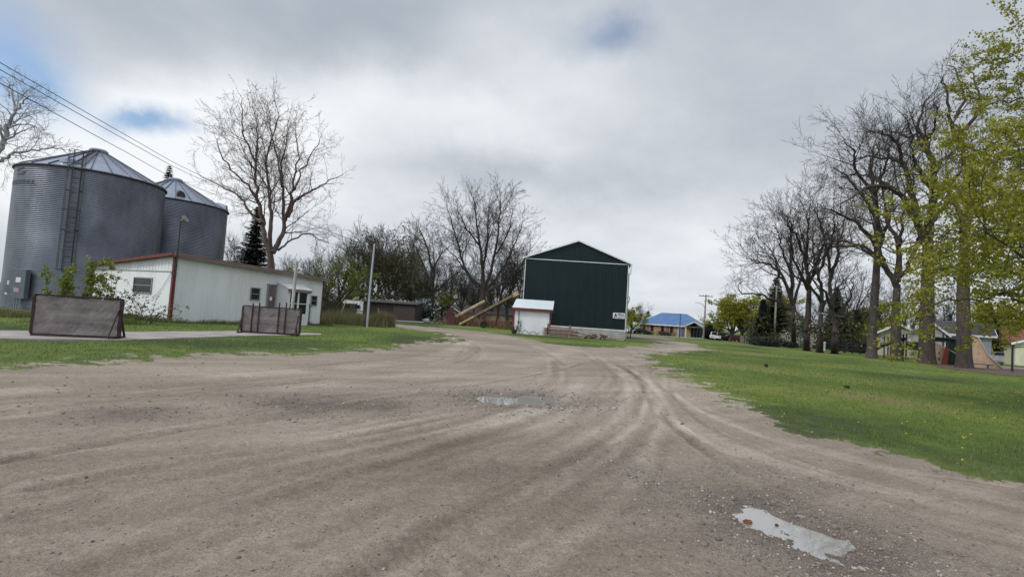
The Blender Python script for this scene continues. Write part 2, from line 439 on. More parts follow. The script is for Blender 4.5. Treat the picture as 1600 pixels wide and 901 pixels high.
for _k in range(46):
    _rt = _routes[_k % len(_routes)]; _o = _tr.gauss(0, 1)
    TRACKS.append(([(px + _o * 14 + _tr.gauss(0, 5), py + _o * (py - 500) * .09 + _tr.gauss(0, 1.2)) for px, py in _rt], _tr.choice((-.30, -.22, .28, .34, .22)), _tr.uniform(.003, .011), _tr.uniform(.05, .13)))
TRW = [(spline(GP(p), 6), t, d, hw) for p, t, d, hw in TRACKS]

def yard_value(x, y):
    s = sdist(x, y, YARD)
    r = np.hypot(x, y)
    j = (fbm(x * .8, y * .8, 3) - .5) * 2.0 + (fbm(x * 2.9, y * 2.9, 9, 4) - .5) * 2.2 + (fbm(x * 9, y * 9, 13, 2) - .5) * .7
    amp = np.clip(r / 16, .35, 1.3) * np.where(x < -2, 1.35, 1.0)
    return s + j * amp
def pud(x, y, P, rad, s):
    d, _, _ = seg_dist(x, y, P)
    return d + (fbm(x * 5, y * 5, s, 4) - .5) * rad * 1.7
def ground_fields(x, y):
    r = np.hypot(x, y)
    yv = yard_value(x, y)
    g = smooth(yv / .9 * .5 + .5)
    z = -1.1 * smooth((r - 50) / 95)
    near = smooth((40 - r) / 25)
    tone = np.zeros(x.shape); stony = np.zeros(x.shape); wet = np.zeros(x.shape)
    big = fbm(x * .35 + 4, y * .35, 21, 4)
    strk = fbm((x * .86 + y * .5) * .35, (y * .86 - x * .5) * 2.6, 31, 4)
    tone += (big - .5) * .85 + (strk - .5) * .65 - .42 * smooth((9 - r) / 6)
    zg = (fbm(x * 1.3, y * 1.3, 41, 4) - .5) * .035 + (fbm(x * 9, y * 9, 51, 3) - .5) * .008
    m = (r < 60) & (yv > -2)
    xm, ym = x[m], y[m]; mi = np.nonzero(m)[0]
    for P, t, dep, hw in TRW:
        pad_ = hw * 3 + .05
        bx0, bx1 = min(p.x for p in P) - pad_, max(p.x for p in P) + pad_; by0, by1 = min(p.y for p in P) - pad_, max(p.y for p in P) + pad_
        near_ = np.nonzero((xm > bx0) & (xm < bx1) & (ym > by0) & (ym < by1))[0]
        if len(near_) == 0: continue
        # coarse pass first: keep only points that can lie near the track
        cd = np.full(len(near_), 1e9); xn, yn = xm[near_], ym[near_]
        for p in P[::3]: cd = np.minimum(cd, np.hypot(xn - p.x, yn - p.y))
        gap = max((P[min(i + 3, len(P) - 1)] - P[i]).length for i in range(0, len(P), 3))
        near_ = near_[cd < gap + pad_]
        if len(near_) == 0: continue
        idx = near_; xs_, ys_ = xm[idx], ym[idx]
        d, al, sd = seg_dist(xs_, ys_, P)
        brk = np.clip((fbm(al * .9, al * 0 + dep * 999, 61, 3) - .32) * 3.2, 0, 1)
        d = np.abs(d + (fbm(xs_ * 7, ys_ * 7, 55, 3) - .5) * hw * 1.1); q = d / hw
        prof = np.exp(-q ** 4) * brk
        ridge = np.exp(-((q - 1.7) / .45) ** 2) * brk
        tread = np.sin((al + np.abs(sd) * .8) * 2 * PI / .085) * (q < 1.1) * .0022 * brk
        edge = (fbm(xs_ * 14, ys_ * 14, 71, 2) - .5)
        add = -dep * prof + dep * .55 * ridge * (1 + edge) + tread
        tt = .68 * t * prof + (.10 if t < 0 else -.08) * ridge
        gi = mi[idx]; zg[gi] += add; tone[gi] += tt
    for P, rad, dep, w_, st in ((PUD1, .33, .080, .9, 1.0), (PUD2, .46, .092, .9, 1.0), (PUD3, .35, .020, .7, .55), (PUD4, .25, .015, .5, .4)):
        q = pud(xm, ym, P, rad, 81)
        a = np.exp(-(np.maximum(q, 0) / rad) ** 2)
        z_ = zg[m]; z_ -= dep * a * near[m]; zg[m] = z_
        t_ = tone[m]; t_ -= .55 * np.exp(-(np.maximum(q, 0) / (rad * 1.9)) ** 2); tone[m] = t_
        w1 = wet[m]; w1 = np.maximum(w1, w_ * np.exp(-(np.maximum(q, 0) / (rad * 1.15)) ** 2)); wet[m] = w1
        s1 = stony[m]; s1 = np.maximum(s1, st * np.exp(-(np.maximum(q - rad * .6, 0) / (rad * 2.6)) ** 2)); stony[m] = s1
    # coarse gravel strewn in a band up-left of the near puddle and along the right verge
    for P, rad, st in (([G(960, 720), G(1120, 790), G(1200, 860), G(1300, 901)], .5, .8), ([G(1140, 735), G(1290, 760)], .5, .6), ([G(690, 612), G(900, 624)], .45, .5)):
        d, _, _ = seg_dist(xm, ym, P)
        s1 = stony[m]; s1 = np.maximum(s1, st * np.exp(-(d / rad) ** 2)); stony[m] = s1
    z = z + zg * near * g + (1 - g) * near * (fbm(x * .6, y * .6, 91, 3) - .45) * .05
    # lawn stands a touch proud of the worn gravel
    z = z + (1 - smooth((yv + .3) / .6)) * .025 * near
    z = np.where(inside(x, y, PADW), -.03, z)
    lawn = fbm(x * .22, y * .22, 101, 4)
    return yv, g, z, tone, stony, wet, lawn
PADW = [G(-160, 521), G(0, 518), G(190, 520), G(375, 518), G(500, 521.5), G(503, 524), G(380, 526), G(280, 530), G(190, 533), G(90, 535.5), G(0, 531), G(-160, 530)]

rr = [1.0]
while rr[-1] < 1500:
    q = rr[-1]; rr.append(q * (1.0065 if q < 22 else 1.016 if q < 90 else 1.06))
rr = np.array(rr)
th = np.concatenate([np.linspace(-62, 62, 540), np.linspace(62, 298, 90)[1:-1]]) * PI / 180
RR, TH = np.meshgrid(rr, th, indexing='ij')
X = RR * np.sin(TH); Y = RR * np.cos(TH)
yv, g, Zg, tone, stony, wet, lawnv = ground_fields(X.ravel(), Y.ravel())
V = np.stack([X.ravel(), Y.ravel(), Zg], 1)
nr, nth = RR.shape
I = np.arange(nr * nth).reshape(nr, nth)
A = I[:-1, :]; B = np.roll(I, -1, 1)[:-1, :]; C_ = np.roll(I, -1, 1)[1:, :]; D = I[1:, :]
F = np.stack([A.ravel(), B.ravel(), C_.ravel(), D.ravel()], 1)[:, ::-1]
fy = yv[F].mean(1)

def ground_mat(name):
    m, nt, b = new_mat(name); N = nt.nodes; L = nt.links
    def at(n_):
        a = N.new('ShaderNodeAttribute'); a.attribute_name = n_; return a.outputs['Fac']
    def mt(op, a, b_=None, cl=False):
        n = N.new('ShaderNodeMath'); n.operation = op; n.use_clamp = cl
        for i, v_ in enumerate((a, b_)):
            if v_ is None: continue
            if isinstance(v_, (int, float)): n.inputs[i].default_value = v_
            else: L.new(v_, n.inputs[i])
        return n.outputs[0]
    geo = N.new('ShaderNodeNewGeometry')
    def noise(sc, det=6, rough=.6, stretch=None):
        n = N.new('ShaderNodeTexNoise'); n.inputs['Scale'].default_value = sc; n.inputs['Detail'].default_value = det; n.inputs['Roughness'].default_value = rough
        if stretch:
            mp = N.new('ShaderNodeMapping'); mp.inputs['Scale'].default_value = stretch; L.new(geo.outputs['Position'], mp.inputs[0]); L.new(mp.outputs[0], n.inputs['Vector'])
        else: L.new(geo.outputs['Position'], n.inputs['Vector'])
        return n.outputs[0]
    def vor(sc, feat='F1', outp='Color'):
        n = N.new('ShaderNodeTexVoronoi'); n.inputs['Scale'].default_value = sc; n.feature = feat
        L.new(geo.outputs['Position'], n.inputs['Vector']); return n
    def ramp(v_, els):
        c = N.new('ShaderNodeValToRGB'); e = c.color_ramp.elements
        e[0].position, e[0].color = els[0][0], (*els[0][1], 1); e[1].position, e[1].color = els[-1][0], (*els[-1][1], 1)
        for p, k in els[1:-1]: q = e.new(p); q.color = (*k, 1)
        L.new(v_, c.inputs[0]); return c.outputs[0]
    def mix(f, a, b_, mode='MIX'):
        n = N.new('ShaderNodeMix'); n.data_type = 'RGBA'; n.blend_type = mode
        if isinstance(f, (int, float)): n.inputs[0].default_value = f
        else: L.new(f, n.inputs[0])
        for k, v_ in ((6, a), (7, b_)):
            if isinstance(v_, tuple): n.inputs[k].default_value = (*v_, 1)
            else: L.new(v_, n.inputs[k])
        return n.outputs[2]
    g_ = at('gravel'); tn = at('tone'); st = at('stony'); wt = at('wet'); lw = at('lawnv')
    # gravel: compacted limestone dust with tyre-polished streaks and loose stones
    tv = mt('ADD', mt('MULTIPLY', tn, .5), .5)
    tv = mt('ADD', tv, mt('MULTIPLY', mt('SUBTRACT', noise(9, 10, .8), .5), .85))
    tv = mt('ADD', tv, mt('MULTIPLY', mt('SUBTRACT', noise(70, 5, .8), .5), 1.15))
    tv = mt('ADD', tv, mt('MULTIPLY', mt('SUBTRACT', noise(26, 6, .85), .5), .95))
    dust = ramp(tv, [(.05, (.118, .089, .067)), (.45, (.243, .197, .157)), (.95, (.45, .385, .32))])
    vo = vor(70); sepc = N.new('ShaderNodeSeparateColor'); L.new(vo.outputs['Color'], sepc.inputs[0])
    pick = mt('LESS_THAN', sepc.outputs[1], mt('ADD', mt('MULTIPLY', st, .75), .10))
    peb = ramp(sepc.outputs[0], [(0, (.10, .09, .085)), (.5, (.26, .24, .23)), (.85, (.40, .38, .36)), (1, (.60, .57, .54))])
    peb_m = mt('MULTIPLY', pick, mt('LESS_THAN', vo.outputs['Distance'], .42))
    gr = mix(mt('MULTIPLY', peb_m, .75), dust, peb)
    vo2 = vor(23); sep2 = N.new('ShaderNodeSeparateColor'); L.new(vo2.outputs['Color'], sep2.inputs[0])
    pick2 = mt('MULTIPLY', mt('LESS_THAN', sep2.outputs[1], .05), mt('LESS_THAN', vo2.outputs['Distance'], .30))
    gr = mix(mt('MULTIPLY', pick2, .6), gr, ramp(sep2.outputs[0], [(0, (.07, .06, .055)), (1, (.36, .34, .32))]))
    # damp ground is a darker material
    gr = mix(mt('MULTIPLY', wt, .55, True), gr, (.085, .068, .055))
    # lawn
    lv = mt('ADD', lw, mt('MULTIPLY', mt('SUBTRACT', noise(1.7, 7, .7), .5), .55))
    lv = mt('ADD', lv, mt('MULTIPLY', mt('SUBTRACT', noise(24, 5, .75, (1, .6, 1)), .5), .6))
    gs = ramp(lv, [(.22, (.034, .052, .013)), (.45, (.080, .124, .018)), (.66, (.128, .168, .027)), (.85, (.19, .165, .070))])
    edge = mt('SUBTRACT', 1.0, mt('ABSOLUTE', mt('SUBTRACT', mt('MULTIPLY', g_, 2.0), 1.0)))
    en = mt('ADD', g_, mt('MULTIPLY', mt('SUBTRACT', noise(5.5, 8, .75), .5), 1.5))
    gm = ramp(en, [(.47, (0, 0, 0)), (.53, (1, 1, 1))])
    far = mt('MULTIPLY', edge, .30)
    gs2 = mix(mt('MULTIPLY', far, noise(8, 5, .6), True), gs, (.20, .17, .12))
    c = mix(gm, gs2, gr)
    L.new(c, b.inputs['Base Color'])
    rg = mt('SUBTRACT', .93, mt('MULTIPLY', wt, .35)); L.new(rg, b.inputs['Roughness'])
    b.inputs['Specular IOR Level'].default_value = .3
    h = mt('ADD', mt('MULTIPLY', noise(45, 8, .8), .7), mt('MULTIPLY', noise(9, 6, .7), .9))
    h = mt('ADD', h, mt('MULTIPLY', mt('MULTIPLY', peb_m, mt('SUBTRACT', .5, vo.outputs['Distance'])), 1.4))
    h = mt('ADD', h, mt('MULTIPLY', mt('MULTIPLY', pick2, mt('SUBTRACT', .4, vo2.outputs['Distance'])), 3.0))
    bp = N.new('ShaderNodeBump'); bp.inputs['Strength'].default_value = 1.0; bp.inputs['Distance'].default_value = .016
    L.new(h, bp.inputs['Height']); L.new(bp.outputs[0], b.inputs['Normal'])
    return m
gmat = ground_mat('ground_surface')
def ground_part(name, sel):
    f = F[sel]; used, inv = np.unique(f, return_inverse=True); f = inv.reshape(f.shape)
    o = np_mesh(name, V[used], f, gmat, smooth_=True)
    for nm, arr in (('gravel', g), ('tone', tone), ('stony', stony), ('wet', wet), ('lawnv', lawnv)):
        a = o.data.attributes.new(nm, 'FLOAT', 'POINT'); a.data.foreach_set('value', arr[used].astype(np.float32))
    return tag(o, kind='structure')
ground_part('ground', fy <= 0)
gy = ground_part('gravel_yard', fy > 0)
# the small disc under the photographer
c0 = MB(); c0.v = [(0, 0, float(Zg[:nth].mean()))] + [tuple(V[i]) for i in range(nth)]
c0.f = [(0, 1 + (k + 1) % nth, 1 + k) for k in range(nth)]
tag(c0.build('gravel_patch', K('plain_gravel', (.24, .20, .17), (.18, .15, .125), scale=20, rough=.95, bump=.6)), kind='structure')

def sheet(name, poly, m, z=.012, thick=0, sub=3.0):
    """a sheet that follows the terrain, made of strips between two polylines (poly = (top list, bottom list))"""
    top, bot = poly; b = MB(); n = 0; vs = []
    for i in range(len(top) - 1):
        k = max(1, int((top[i + 1] - top[i]).length / sub))
        for j in range(k + (1 if i == len(top) - 2 else 0)):
            t = j / k; a = top[i].lerp(top[i + 1], t); c = bot[i].lerp(bot[i + 1], t)
            for s in range(5):
                p = a.lerp(c, s / 4); vs.append((p.x, p.y, T(p.x, p.y) + z))
            n += 1
    fs = [(i * 5 + s, i * 5 + s + 1, (i + 1) * 5 + s + 1, (i + 1) * 5 + s) for i in range(n - 1) for s in range(4)]
    b.add(vs, fs)
    if thick:
        o = len(b.v); 
        ring = [i * 5 for i in range(n)] + [(n - 1) * 5 + s for s in range(1, 5)] + [i * 5 + 4 for i in range(n - 2, -1, -1)] + [s for s in range(3, 0, -1)]
        low = [(vs[i][0], vs[i][1], vs[i][2] - thick) for i in ring]
        b.v += low
        for i in range(len(ring)): j = (i + 1) % len(ring); b.f.append((ring[i], ring[j], o + j, o + i))
    return tag(b.build(name, m), kind='structure')
sheet('concrete_pad', ([G(-160, 521), G(0, 518), G(190, 520), G(375, 518), G(500, 522)], [G(-160, 530), G(0, 531), G(190, 533), G(380, 526), G(503, 524)]), pad_concrete, z=.045, thick=.09, sub=1.0)
road_m = K('pale_asphalt', (.30, .29, .28), (.24, .23, .225), scale=1.2, rough=.9)
def far_pts(L, Y): return [Vector((x, y, 0)) for x, y in L]
st_a, st_b = G(1000, 522.6), G(1120, 529.6)
sdv = (st_b - st_a).normalized(); sdv.z = 0
st0 = st_a - sdv * 60; st1 = st_b + sdv * 90; nrm_ = Vector((-sdv.y, sdv.x, 0))
sheet('street', ([st0 + nrm_ * 3.2, st1 + nrm_ * 3.2], [st0 - nrm_ * 3.2, st1 - nrm_ * 3.2]), road_m, z=.04)
mulch = K('brown_mulch', (.13, .085, .065), (.075, .05, .04), scale=9, rough=.95, bump=.5)
play = [G(1440, 560), G(1470, 563), G(1540, 572), G(1620, 579.5), G(1760, 590)], [G(1440, 562.5), G(1470, 575), G(1540, 583), G(1620, 590), G(1760, 606)]
sheet('play_area_mulch', play, mulch, z=.018)
curb = MB()
cp = [p + Vector((0, .12, 0)) for p in play[0]]
for a, b_ in zip(cp[1:-1], cp[2:]): curb.bar((a.x, a.y, T(a.x, a.y) + .05), (b_.x, b_.y, T(b_.x, b_.y) + .05), .16, .22)
tag(curb.build('play_area_kerb', concrete), kind='structure')

# water in the two puddles
wm, wnt, wb = new_mat('puddle_water')
wb.inputs['Base Color'].default_value = (.33, .315, .29, 1); wb.inputs['Roughness'].default_value = .015
wb.inputs['IOR'].default_value = 2.3; wb.inputs['Specular IOR Level'].default_value = 1.0
wnz = wnt.nodes.new('ShaderNodeTexNoise'); wnz.inputs['Scale'].default_value = 5; wtc = wnt.nodes.new('ShaderNodeTexCoord'); wnt.links.new(wtc.outputs['Object'], wnz.inputs['Vector'])
wbp = wnt.nodes.new('ShaderNodeBump'); wbp.inputs['Strength'].default_value = .008; wbp.inputs['Distance'].default_value = .01
wnt.links.new(wnz.outputs[0], wbp.inputs['Height']); wnt.links.new(wbp.outputs[0], wb.inputs['Normal'])
def water(name, P, rad, z):
    b = MB(); n = len(P)
    d = (P[-1] - P[0]).normalized(); s = Vector((-d.y, d.x, 0)) * rad
    ps = [P[0] - d * rad] + list(P) + [P[-1] + d * rad]
    top = [p + s for p in ps]; bot = [p - s for p in ps]
    b.v = [(p.x, p.y, z) for p in top] + [(p.x, p.y, z) for p in bot]; m_ = len(ps)
    b.f = [(i, i + 1, m_ + i + 1, m_ + i) for i in range(m_ - 1)]
    o = b.build(name, wm); o['kind'] = 'structure'; return o
def zmed(P, rad):
    xs = []; ys = []
    for p in P:
        for a in range(0, 360, 30): xs.append(p.x + math.cos(a) * rad); ys.append(p.y + math.sin(a) * rad)
    return float(np.median(ground_fields(np.array(xs), np.array(ys))[2]))
water('puddle', PUD1, .8, zmed(PUD1, .9) - .050)
water('puddle', PUD2, 1.3, zmed(PUD2, 1.1) - .040)

# loose stones
rng = np.random.default_rng(5)
def scatter_stones(n):
    r = 2.3 * (22 / 2.3) ** (rng.random(n) ** 1.0); a = (rng.random(n) * 112 - 56) * PI / 180
    x = r * np.sin(a); y = r * np.cos(a)
    yv_, g_, z_, t_, s_, w_, l_ = ground_fields(x, y)
    keep = (yv_ > .05) & (rng.random(n) < np.clip(.07 + s_ * .8, 0, 1))
    return x[keep], y[keep], z_[keep], s_[keep]
sx, sy, sz, ss = scatter_stones(95000)
phi = (1 + 5 ** .5) / 2
ico = np.array([(-1, phi, 0), (1, phi, 0), (-1, -phi, 0), (1, -phi, 0), (0, -1, phi), (0, 1, phi), (0, -1, -phi), (0, 1, -phi), (phi, 0, -1), (phi, 0, 1), (-phi, 0, -1), (-phi, 0, 1)]) / 1.9
icf = np.array([(0, 11, 5), (0, 5, 1), (0, 1, 7), (0, 7, 10), (0, 10, 11), (1, 5, 9), (5, 11, 4), (11, 10, 2), (10, 7, 6), (7, 1, 8), (3, 9, 4), (3, 4, 2), (3, 2, 6), (3, 6, 8), (3, 8, 9), (4, 9, 5), (2, 4, 11), (6, 2, 10), (8, 6, 7), (9, 8, 1)])
n = len(sx)
size = (.0028 + .0075 * rng.random(n) ** 3) * (1 + .5 * ss) * np.clip(np.hypot(sx, sy) / 6, 1, 1.7)
big_ = rng.random(n) < .012; size[big_] *= 2.2
Vst = ico[None] * (1 + (rng.random((n, 12, 1)) - .5) * .5) * size[:, None, None] * (0.7 + .7 * rng.random((n, 1, 3)))
ca, sa = np.cos(rng.random(n) * 6.28), np.sin(rng.random(n) * 6.28)
Vst[..., 2] *= .7
vx = Vst[..., 0] * ca[:, None] - Vst[..., 1] * sa[:, None]; vy = Vst[..., 0] * sa[:, None] + Vst[..., 1] * ca[:, None]
Vst = np.stack([vx + sx[:, None], vy + sy[:, None], Vst[..., 2] + (sz + size * .25)[:, None]], -1)
Fst = (icf[None] + (np.arange(n) * 12)[:, None, None]).reshape(-1, 3)
stm, snt, sb = new_mat('loose_stone')
sat = snt.nodes.new('ShaderNodeAttribute'); sat.attribute_name = 'shade'
scr = snt.nodes.new('ShaderNodeValToRGB'); scr.color_ramp.elements[0].color = (.10, .085, .074, 1); scr.color_ramp.elements[1].color = (.40, .37, .33, 1)
q = scr.color_ramp.elements.new(.80); q.color = (.23, .20, .175, 1)
snt.links.new(sat.outputs['Fac'], scr.inputs[0]); snt.links.new(scr.outputs[0], sb.inputs['Base Color']); sb.inputs['Roughness'].default_value = .85
so = np_mesh('loose_gravel', Vst.reshape(-1, 3), Fst, stm)
a_ = so.data.attributes.new('shade', 'FLOAT', 'POINT'); a_.data.foreach_set('value', np.repeat(rng.random(n), 12).astype(np.float32))
tag(so, 'loose grey and tan stones strewn over the yard, thickest round the puddles', 'gravel', kind='stuff')

# grass blades over the lawns
def blades(name, n, rmin, rmax, h0, h1, wid, acc, m, amin=-56, amax=56, seed=3):
    rg = np.random.default_rng(seed)
    r = rmin * (rmax / rmin) ** rg.random(n); a = (rg.random(n) * (amax - amin) + amin) * PI / 180
    x = r * np.sin(a); y = r * np.cos(a)
    yv_, g_, z_, t_, s_, w_, l_ = ground_fields(x, y)
    patch = fbm(x * 2.1, y * 2.1, 7, 4)
    keep = acc(x, y, yv_, patch, rg.random(n)) & ~inside(x, y, PADW)
    x, y, z, r, pt = x[keep], y[keep], z_[keep], r[keep], patch[keep]; n = len(x)
    k = 3
    h = (h0 + (h1 - h0) * rg.random(n)) * (.5 + pt)
    V_ = []
    sc = np.clip(r / 9, 1, 3.2) * wid
    az = rg.random(n) * PI
    dx = np.cos(az) * sc; dy = np.sin(az) * sc
    lx = (rg.random(n) - .5) * h * 1.2; ly = (rg.random(n) - .5) * h * 1.2
    v0 = np.stack([x - dx, y - dy, z - .01], 1); v1 = np.stack([x + dx, y + dy, z - .01], 1); v2 = np.stack([x + lx, y + ly, z + h], 1)
    V_ = np.stack([v0, v1, v2], 1).reshape(-1, 3); F_ = np.arange(n * 3).reshape(-1, 3)
    o = np_mesh(name, V_, F_, m)
    sh = o.data.attributes.new('shade', 'FLOAT', 'POINT'); sh.data.foreach_set('value', np.repeat(rg.random(n), 3).astype(np.float32))
    return o
def blade_mat(name, cols):
    m, nt, b = new_mat(name)
    at = nt.nodes.new('ShaderNodeAttribute'); at.attribute_name = 'shade'; cr = nt.nodes.new('ShaderNodeValToRGB')
    e = cr.color_ramp.elements; e[0].color = (*cols[0], 1); e[1].color = (*cols[-1], 1)
    for i, c in enumerate(cols[1:-1]): q = e.new((i + 1) / (len(cols) - 1)); q.color = (*c, 1)
    nt.links.new(at.outputs['Fac'], cr.inputs[0]); nt.links.new(cr.outputs[0], b.inputs['Base Color'])
    b.inputs['Roughness'].default_value = .6
    tr = nt.nodes.new('ShaderNodeBsdfTranslucent'); nt.links.new(cr.outputs[0], tr.inputs[0])
    mx = nt.nodes.new('ShaderNodeMixShader'); mx.inputs[0].default_value = .3
    nt.links.new(b.outputs[0], mx.inputs[1]); nt.links.new(tr.outputs[0], mx.inputs[2]); nt.links.new(mx.outputs[0], nt.nodes['Material Output'].inputs[0])
    return m
bm_ = blade_mat('grass_blade', [(.038, .066, .013), (.080, .132, .018), (.122, .185, .023), (.20, .19, .07)])
tag(blades('grass', 260000, 5.0, 48, .018, .055, .0045, lambda x, y, v, p, u: (v < .35) & (u < np.clip(.35 - v * .7, 0, 1)) & ((p > .40) | (v < -2.2)), bm_),
    'short green grass of the lawns on both sides of the yard', 'grass', kind='stuff')
bm2 = blade_mat('dry_blade', [(.07, .09, .025), (.13, .12, .05), (.22, .18, .09), (.06, .085, .02)])
tg = MB(); rgt = np.random.default_rng(12)
def tall_blades(name, boxes, label, cat, m, h0, h1, wid, n):
    V_ = []; 
    for (x0, x1, y0, y1) in boxes:
        x = x0 + (x1 - x0) * rgt.random(n); y = y0 + (y1 - y0) * rgt.random(n)
        clump = fbm(x * .9, y * .9, 5, 3); h = (h0 + (h1 - h0) * rgt.random(n)) * (.4 + clump)
        az = rgt.random(n) * PI; dx = np.cos(az) * wid; dy = np.sin(az) * wid
        z = np.array([T(a, b) for a, b in zip(x, y)]) - .02
        V_.append(np.stack([np.stack([x - dx, y - dy, z], 1), np.stack([x + dx, y + dy, z], 1), np.stack([x + (rgt.random(n) - .5) * h * .6, y + (rgt.random(n) - .5) * h * .6, z + h], 1)], 1).reshape(-1, 3))
    V_ = np.concatenate(V_); F_ = np.arange(len(V_)).reshape(-1, 3)
    o = np_mesh(name, V_, F_, m); sh = o.data.attributes.new('shade', 'FLOAT', 'POINT'); sh.data.foreach_set('value', np.repeat(rgt.random(len(F_)), 3).astype(np.float32))
    return tag(o, label, cat, kind='stuff')
# yellow dandelions
dm = K('dandelion_yellow', (.70, .52, .02), (.6, .42, .02), rough=.6)
dd = MB(); rd = random.Random(4)
for _ in range(230):
    r = rd.uniform(6, 26); a = R(rd.uniform(8, 46)) if rd.random() < .8 else R(rd.uniform(-46, -10))
    x, y = r * math.sin(a), r * math.cos(a)
    f_ = ground_fields(np.array([x]), np.array([y]))
    if f_[0][0] > -.2 or inside(np.array([x]), np.array([y]), PADW)[0]: continue
    z = float(f_[2][0]); dd.blob((x, y, z + .045),   .013, .013, .008, rd, 6, 4)
tag(dd.build('dandelions', dm), 'scattered yellow dandelion heads in the lawns', 'flowers', kind='stuff')

# ================================================================== buildings and large objects
def yaw_of(a, b): return math.atan2(b.y - a.y, b.x - a.x)

# ------------------------------------------------------------------ grain bins
def make_bin(c, Rb, eave, peak, label, seed):
    t = thing('grain_bin', label, 'grain bin', (c.x, c.y, c.z), 0, 'corrugated steel grain bins behind the white shed')
    prof = []; z = -.2; p = .115
    while z < eave:
        for k, dr in ((0, 0), (.25, .018), (.5, .026), (.75, .018)): prof.append((Rb + dr, z + k * p))
        z += p
    prof.append((Rb, eave))
    b = MB(); b.lathe([(r, z) for r, z in prof], 120)
    b.f = [f for f in b.f if len(f) == 4]
    wall = b.build('wall', bin_mat, t, True)
    rb = MB(); n = 36; rc = .42
    r_ = MB(); vs = []
    vs += [((Rb + .10) * math.cos(2 * PI * k / n), (Rb + .10) * math.sin(2 * PI * k / n), eave - .02) for k in range(n)]
    vs += [(rc * math.cos(2 * PI * k / n), rc * math.sin(2 * PI * k / n), peak) for k in range(n)]
    r_.add(vs, [(k, (k + 1) % n, n + (k + 1) % n, n + k) for k in range(n)])
    r_.add([((Rb + .10) * math.cos(2 * PI * k / n), (Rb + .10) * math.sin(2 * PI * k / n), eave - .10) for k in range(n)] + vs[:n], [(k, (k + 1) % n, n + (k + 1) % n, n + k) for k in range(n)])
    roof = r_.build('roof', galv_roof, t)
    m_ = 24
    for k in range(m_):
        a = 2 * PI * k / m_ + .1
        rb.bar(((Rb + .08) * math.cos(a), (Rb + .08) * math.sin(a), eave + .02), (rc * math.cos(a), rc * math.sin(a), peak + .03), .035, .075)
    rb.build('roof_ribs', galv_rib, roof)
    cp = MB(); cp.lathe([(rc + .10, peak - .03), (rc + .12, peak + .10), (rc, peak + .20), (.0, peak + .26)], 24); cp.build('roof_cap', galv_roof, roof)
    ev = MB(); ev.lathe([(Rb + .05, eave - .13), (Rb + .13, eave - .10), (Rb + .13, eave - .02), (Rb + .05, eave - .01)], 72); ev.build('eave_band', dark_steel, t)
    return t, roof, wall
bin_mat, bnt, bb = new_mat('corrugated_bin_wall')
bt = bnt.nodes.new('ShaderNodeTexCoord'); 
def bn(scale, stretch):
    mp = bnt.nodes.new('ShaderNodeMapping'); mp.inputs['Scale'].default_value = stretch; n = bnt.nodes.new('ShaderNodeTexNoise'); n.inputs['Scale'].default_value = scale; n.inputs['Detail'].default_value = 7
    bnt.links.new(bt.outputs['Object'], mp.inputs[0]); bnt.links.new(mp.outputs[0], n.inputs['Vector']); return n.outputs[0]
bcr = bnt.nodes.new('ShaderNodeValToRGB'); bcr.color_ramp.elements[0].position = .28; bcr.color_ramp.elements[0].color = (.095, .105, .132, 1); bcr.color_ramp.elements[1].position = .74; bcr.color_ramp.elements[1].color = (.215, .232, .28, 1)
bma = bnt.nodes.new('ShaderNodeMath'); bma.operation = 'ADD'
bmb = bnt.nodes.new('ShaderNodeMath'); bmb.operation = 'MULTIPLY'; bmb.inputs[1].default_value = .35
bnt.links.new(bn(.45, (1, 1, .8)), bma.inputs[0]); bnt.links.new(bn(2.5, (1, 1, .3)), bmb.inputs[0]); 
bms = bnt.nodes.new('ShaderNodeMath'); bms.operation = 'SUBTRACT'; bms.inputs[1].default_value = .17
bnt.links.new(bmb.outputs[0], bms.inputs[0]); bnt.links.new(bms.outputs[0], bma.inputs[1])
bnt.links.new(bma.outputs[0], bcr.inputs[0]); bnt.links.new(bcr.outputs[0], bb.inputs['Base Color'])
bb.inputs['Metallic'].default_value = .72; bb.inputs['Roughness'].default_value = .38
galv_rib = K('dull_roof_rib', (.16, .17, .20), (.10, .11, .13), scale=2, rough=.5, metal=.5)

B1 = Vector((-28.75, 34.5, 0)); R1 = 3.95
e1 = HZ(Vector((-28.75 + 2.5, 34.5 - 3.05, 0)), 165, 268)
def eave_from(c, Rb, px, py):
    d = ray(px, py); t = math.hypot(c.x, c.y) / math.hypot(d.x, d.y); return EYE + d.z * t
# right tangent point of each bin fixes its eave
def tangent(c, Rb):
    L = math.hypot(c.x, c.y); ux, uy = c.x / L, c.y / L; s = Rb / L; k = math.sqrt(1 - s * s)
    rx, ry = uy * k + 0, -ux * k
    return Vector((c.x + Rb * rx - Rb * s * ux, c.y + Rb * ry - Rb * s * uy, 0))
E1 = HZ(tangent(B1, R1), 243, 297); P1 = HZ(B1, 130, 229)
bin1, roof1, wall1 = make_bin(B1, R1, E1, P1 - .2, 'large corrugated grain bin with a caged ladder and a grey electrical box', 1)
B2 = Vector((-29.3, 43.3, 0)); R2 = 4.1
E2 = HZ(tangent(B2, R2), 345, 331); P2 = HZ(B2, 250, 275)
bin2, roof2, wall2 = make_bin(B2, R2, E2, P2 - .2, 'corrugated grain bin half hidden behind the nearer bin, with two hooded vents on its roof', 3)
print('bins', E1, P1, E2, P2)
def on_wall(c, Rb, px, py, out=.05):
    """first hit of the pixel ray on the bin wall, in bin-local coordinates"""
    d = ray(px, py); A_ = d.x ** 2 + d.y ** 2; B_ = -2 * (d.x * c.x + d.y * c.y); C2 = c.x ** 2 + c.y ** 2 - (Rb + out) ** 2
    t = (-B_ - math.sqrt(max(B_ * B_ - 4 * A_ * C2, 0))) / (2 * A_)
    return Vector((d.x * t - c.x, d.y * t - c.y, EYE + d.z * t))
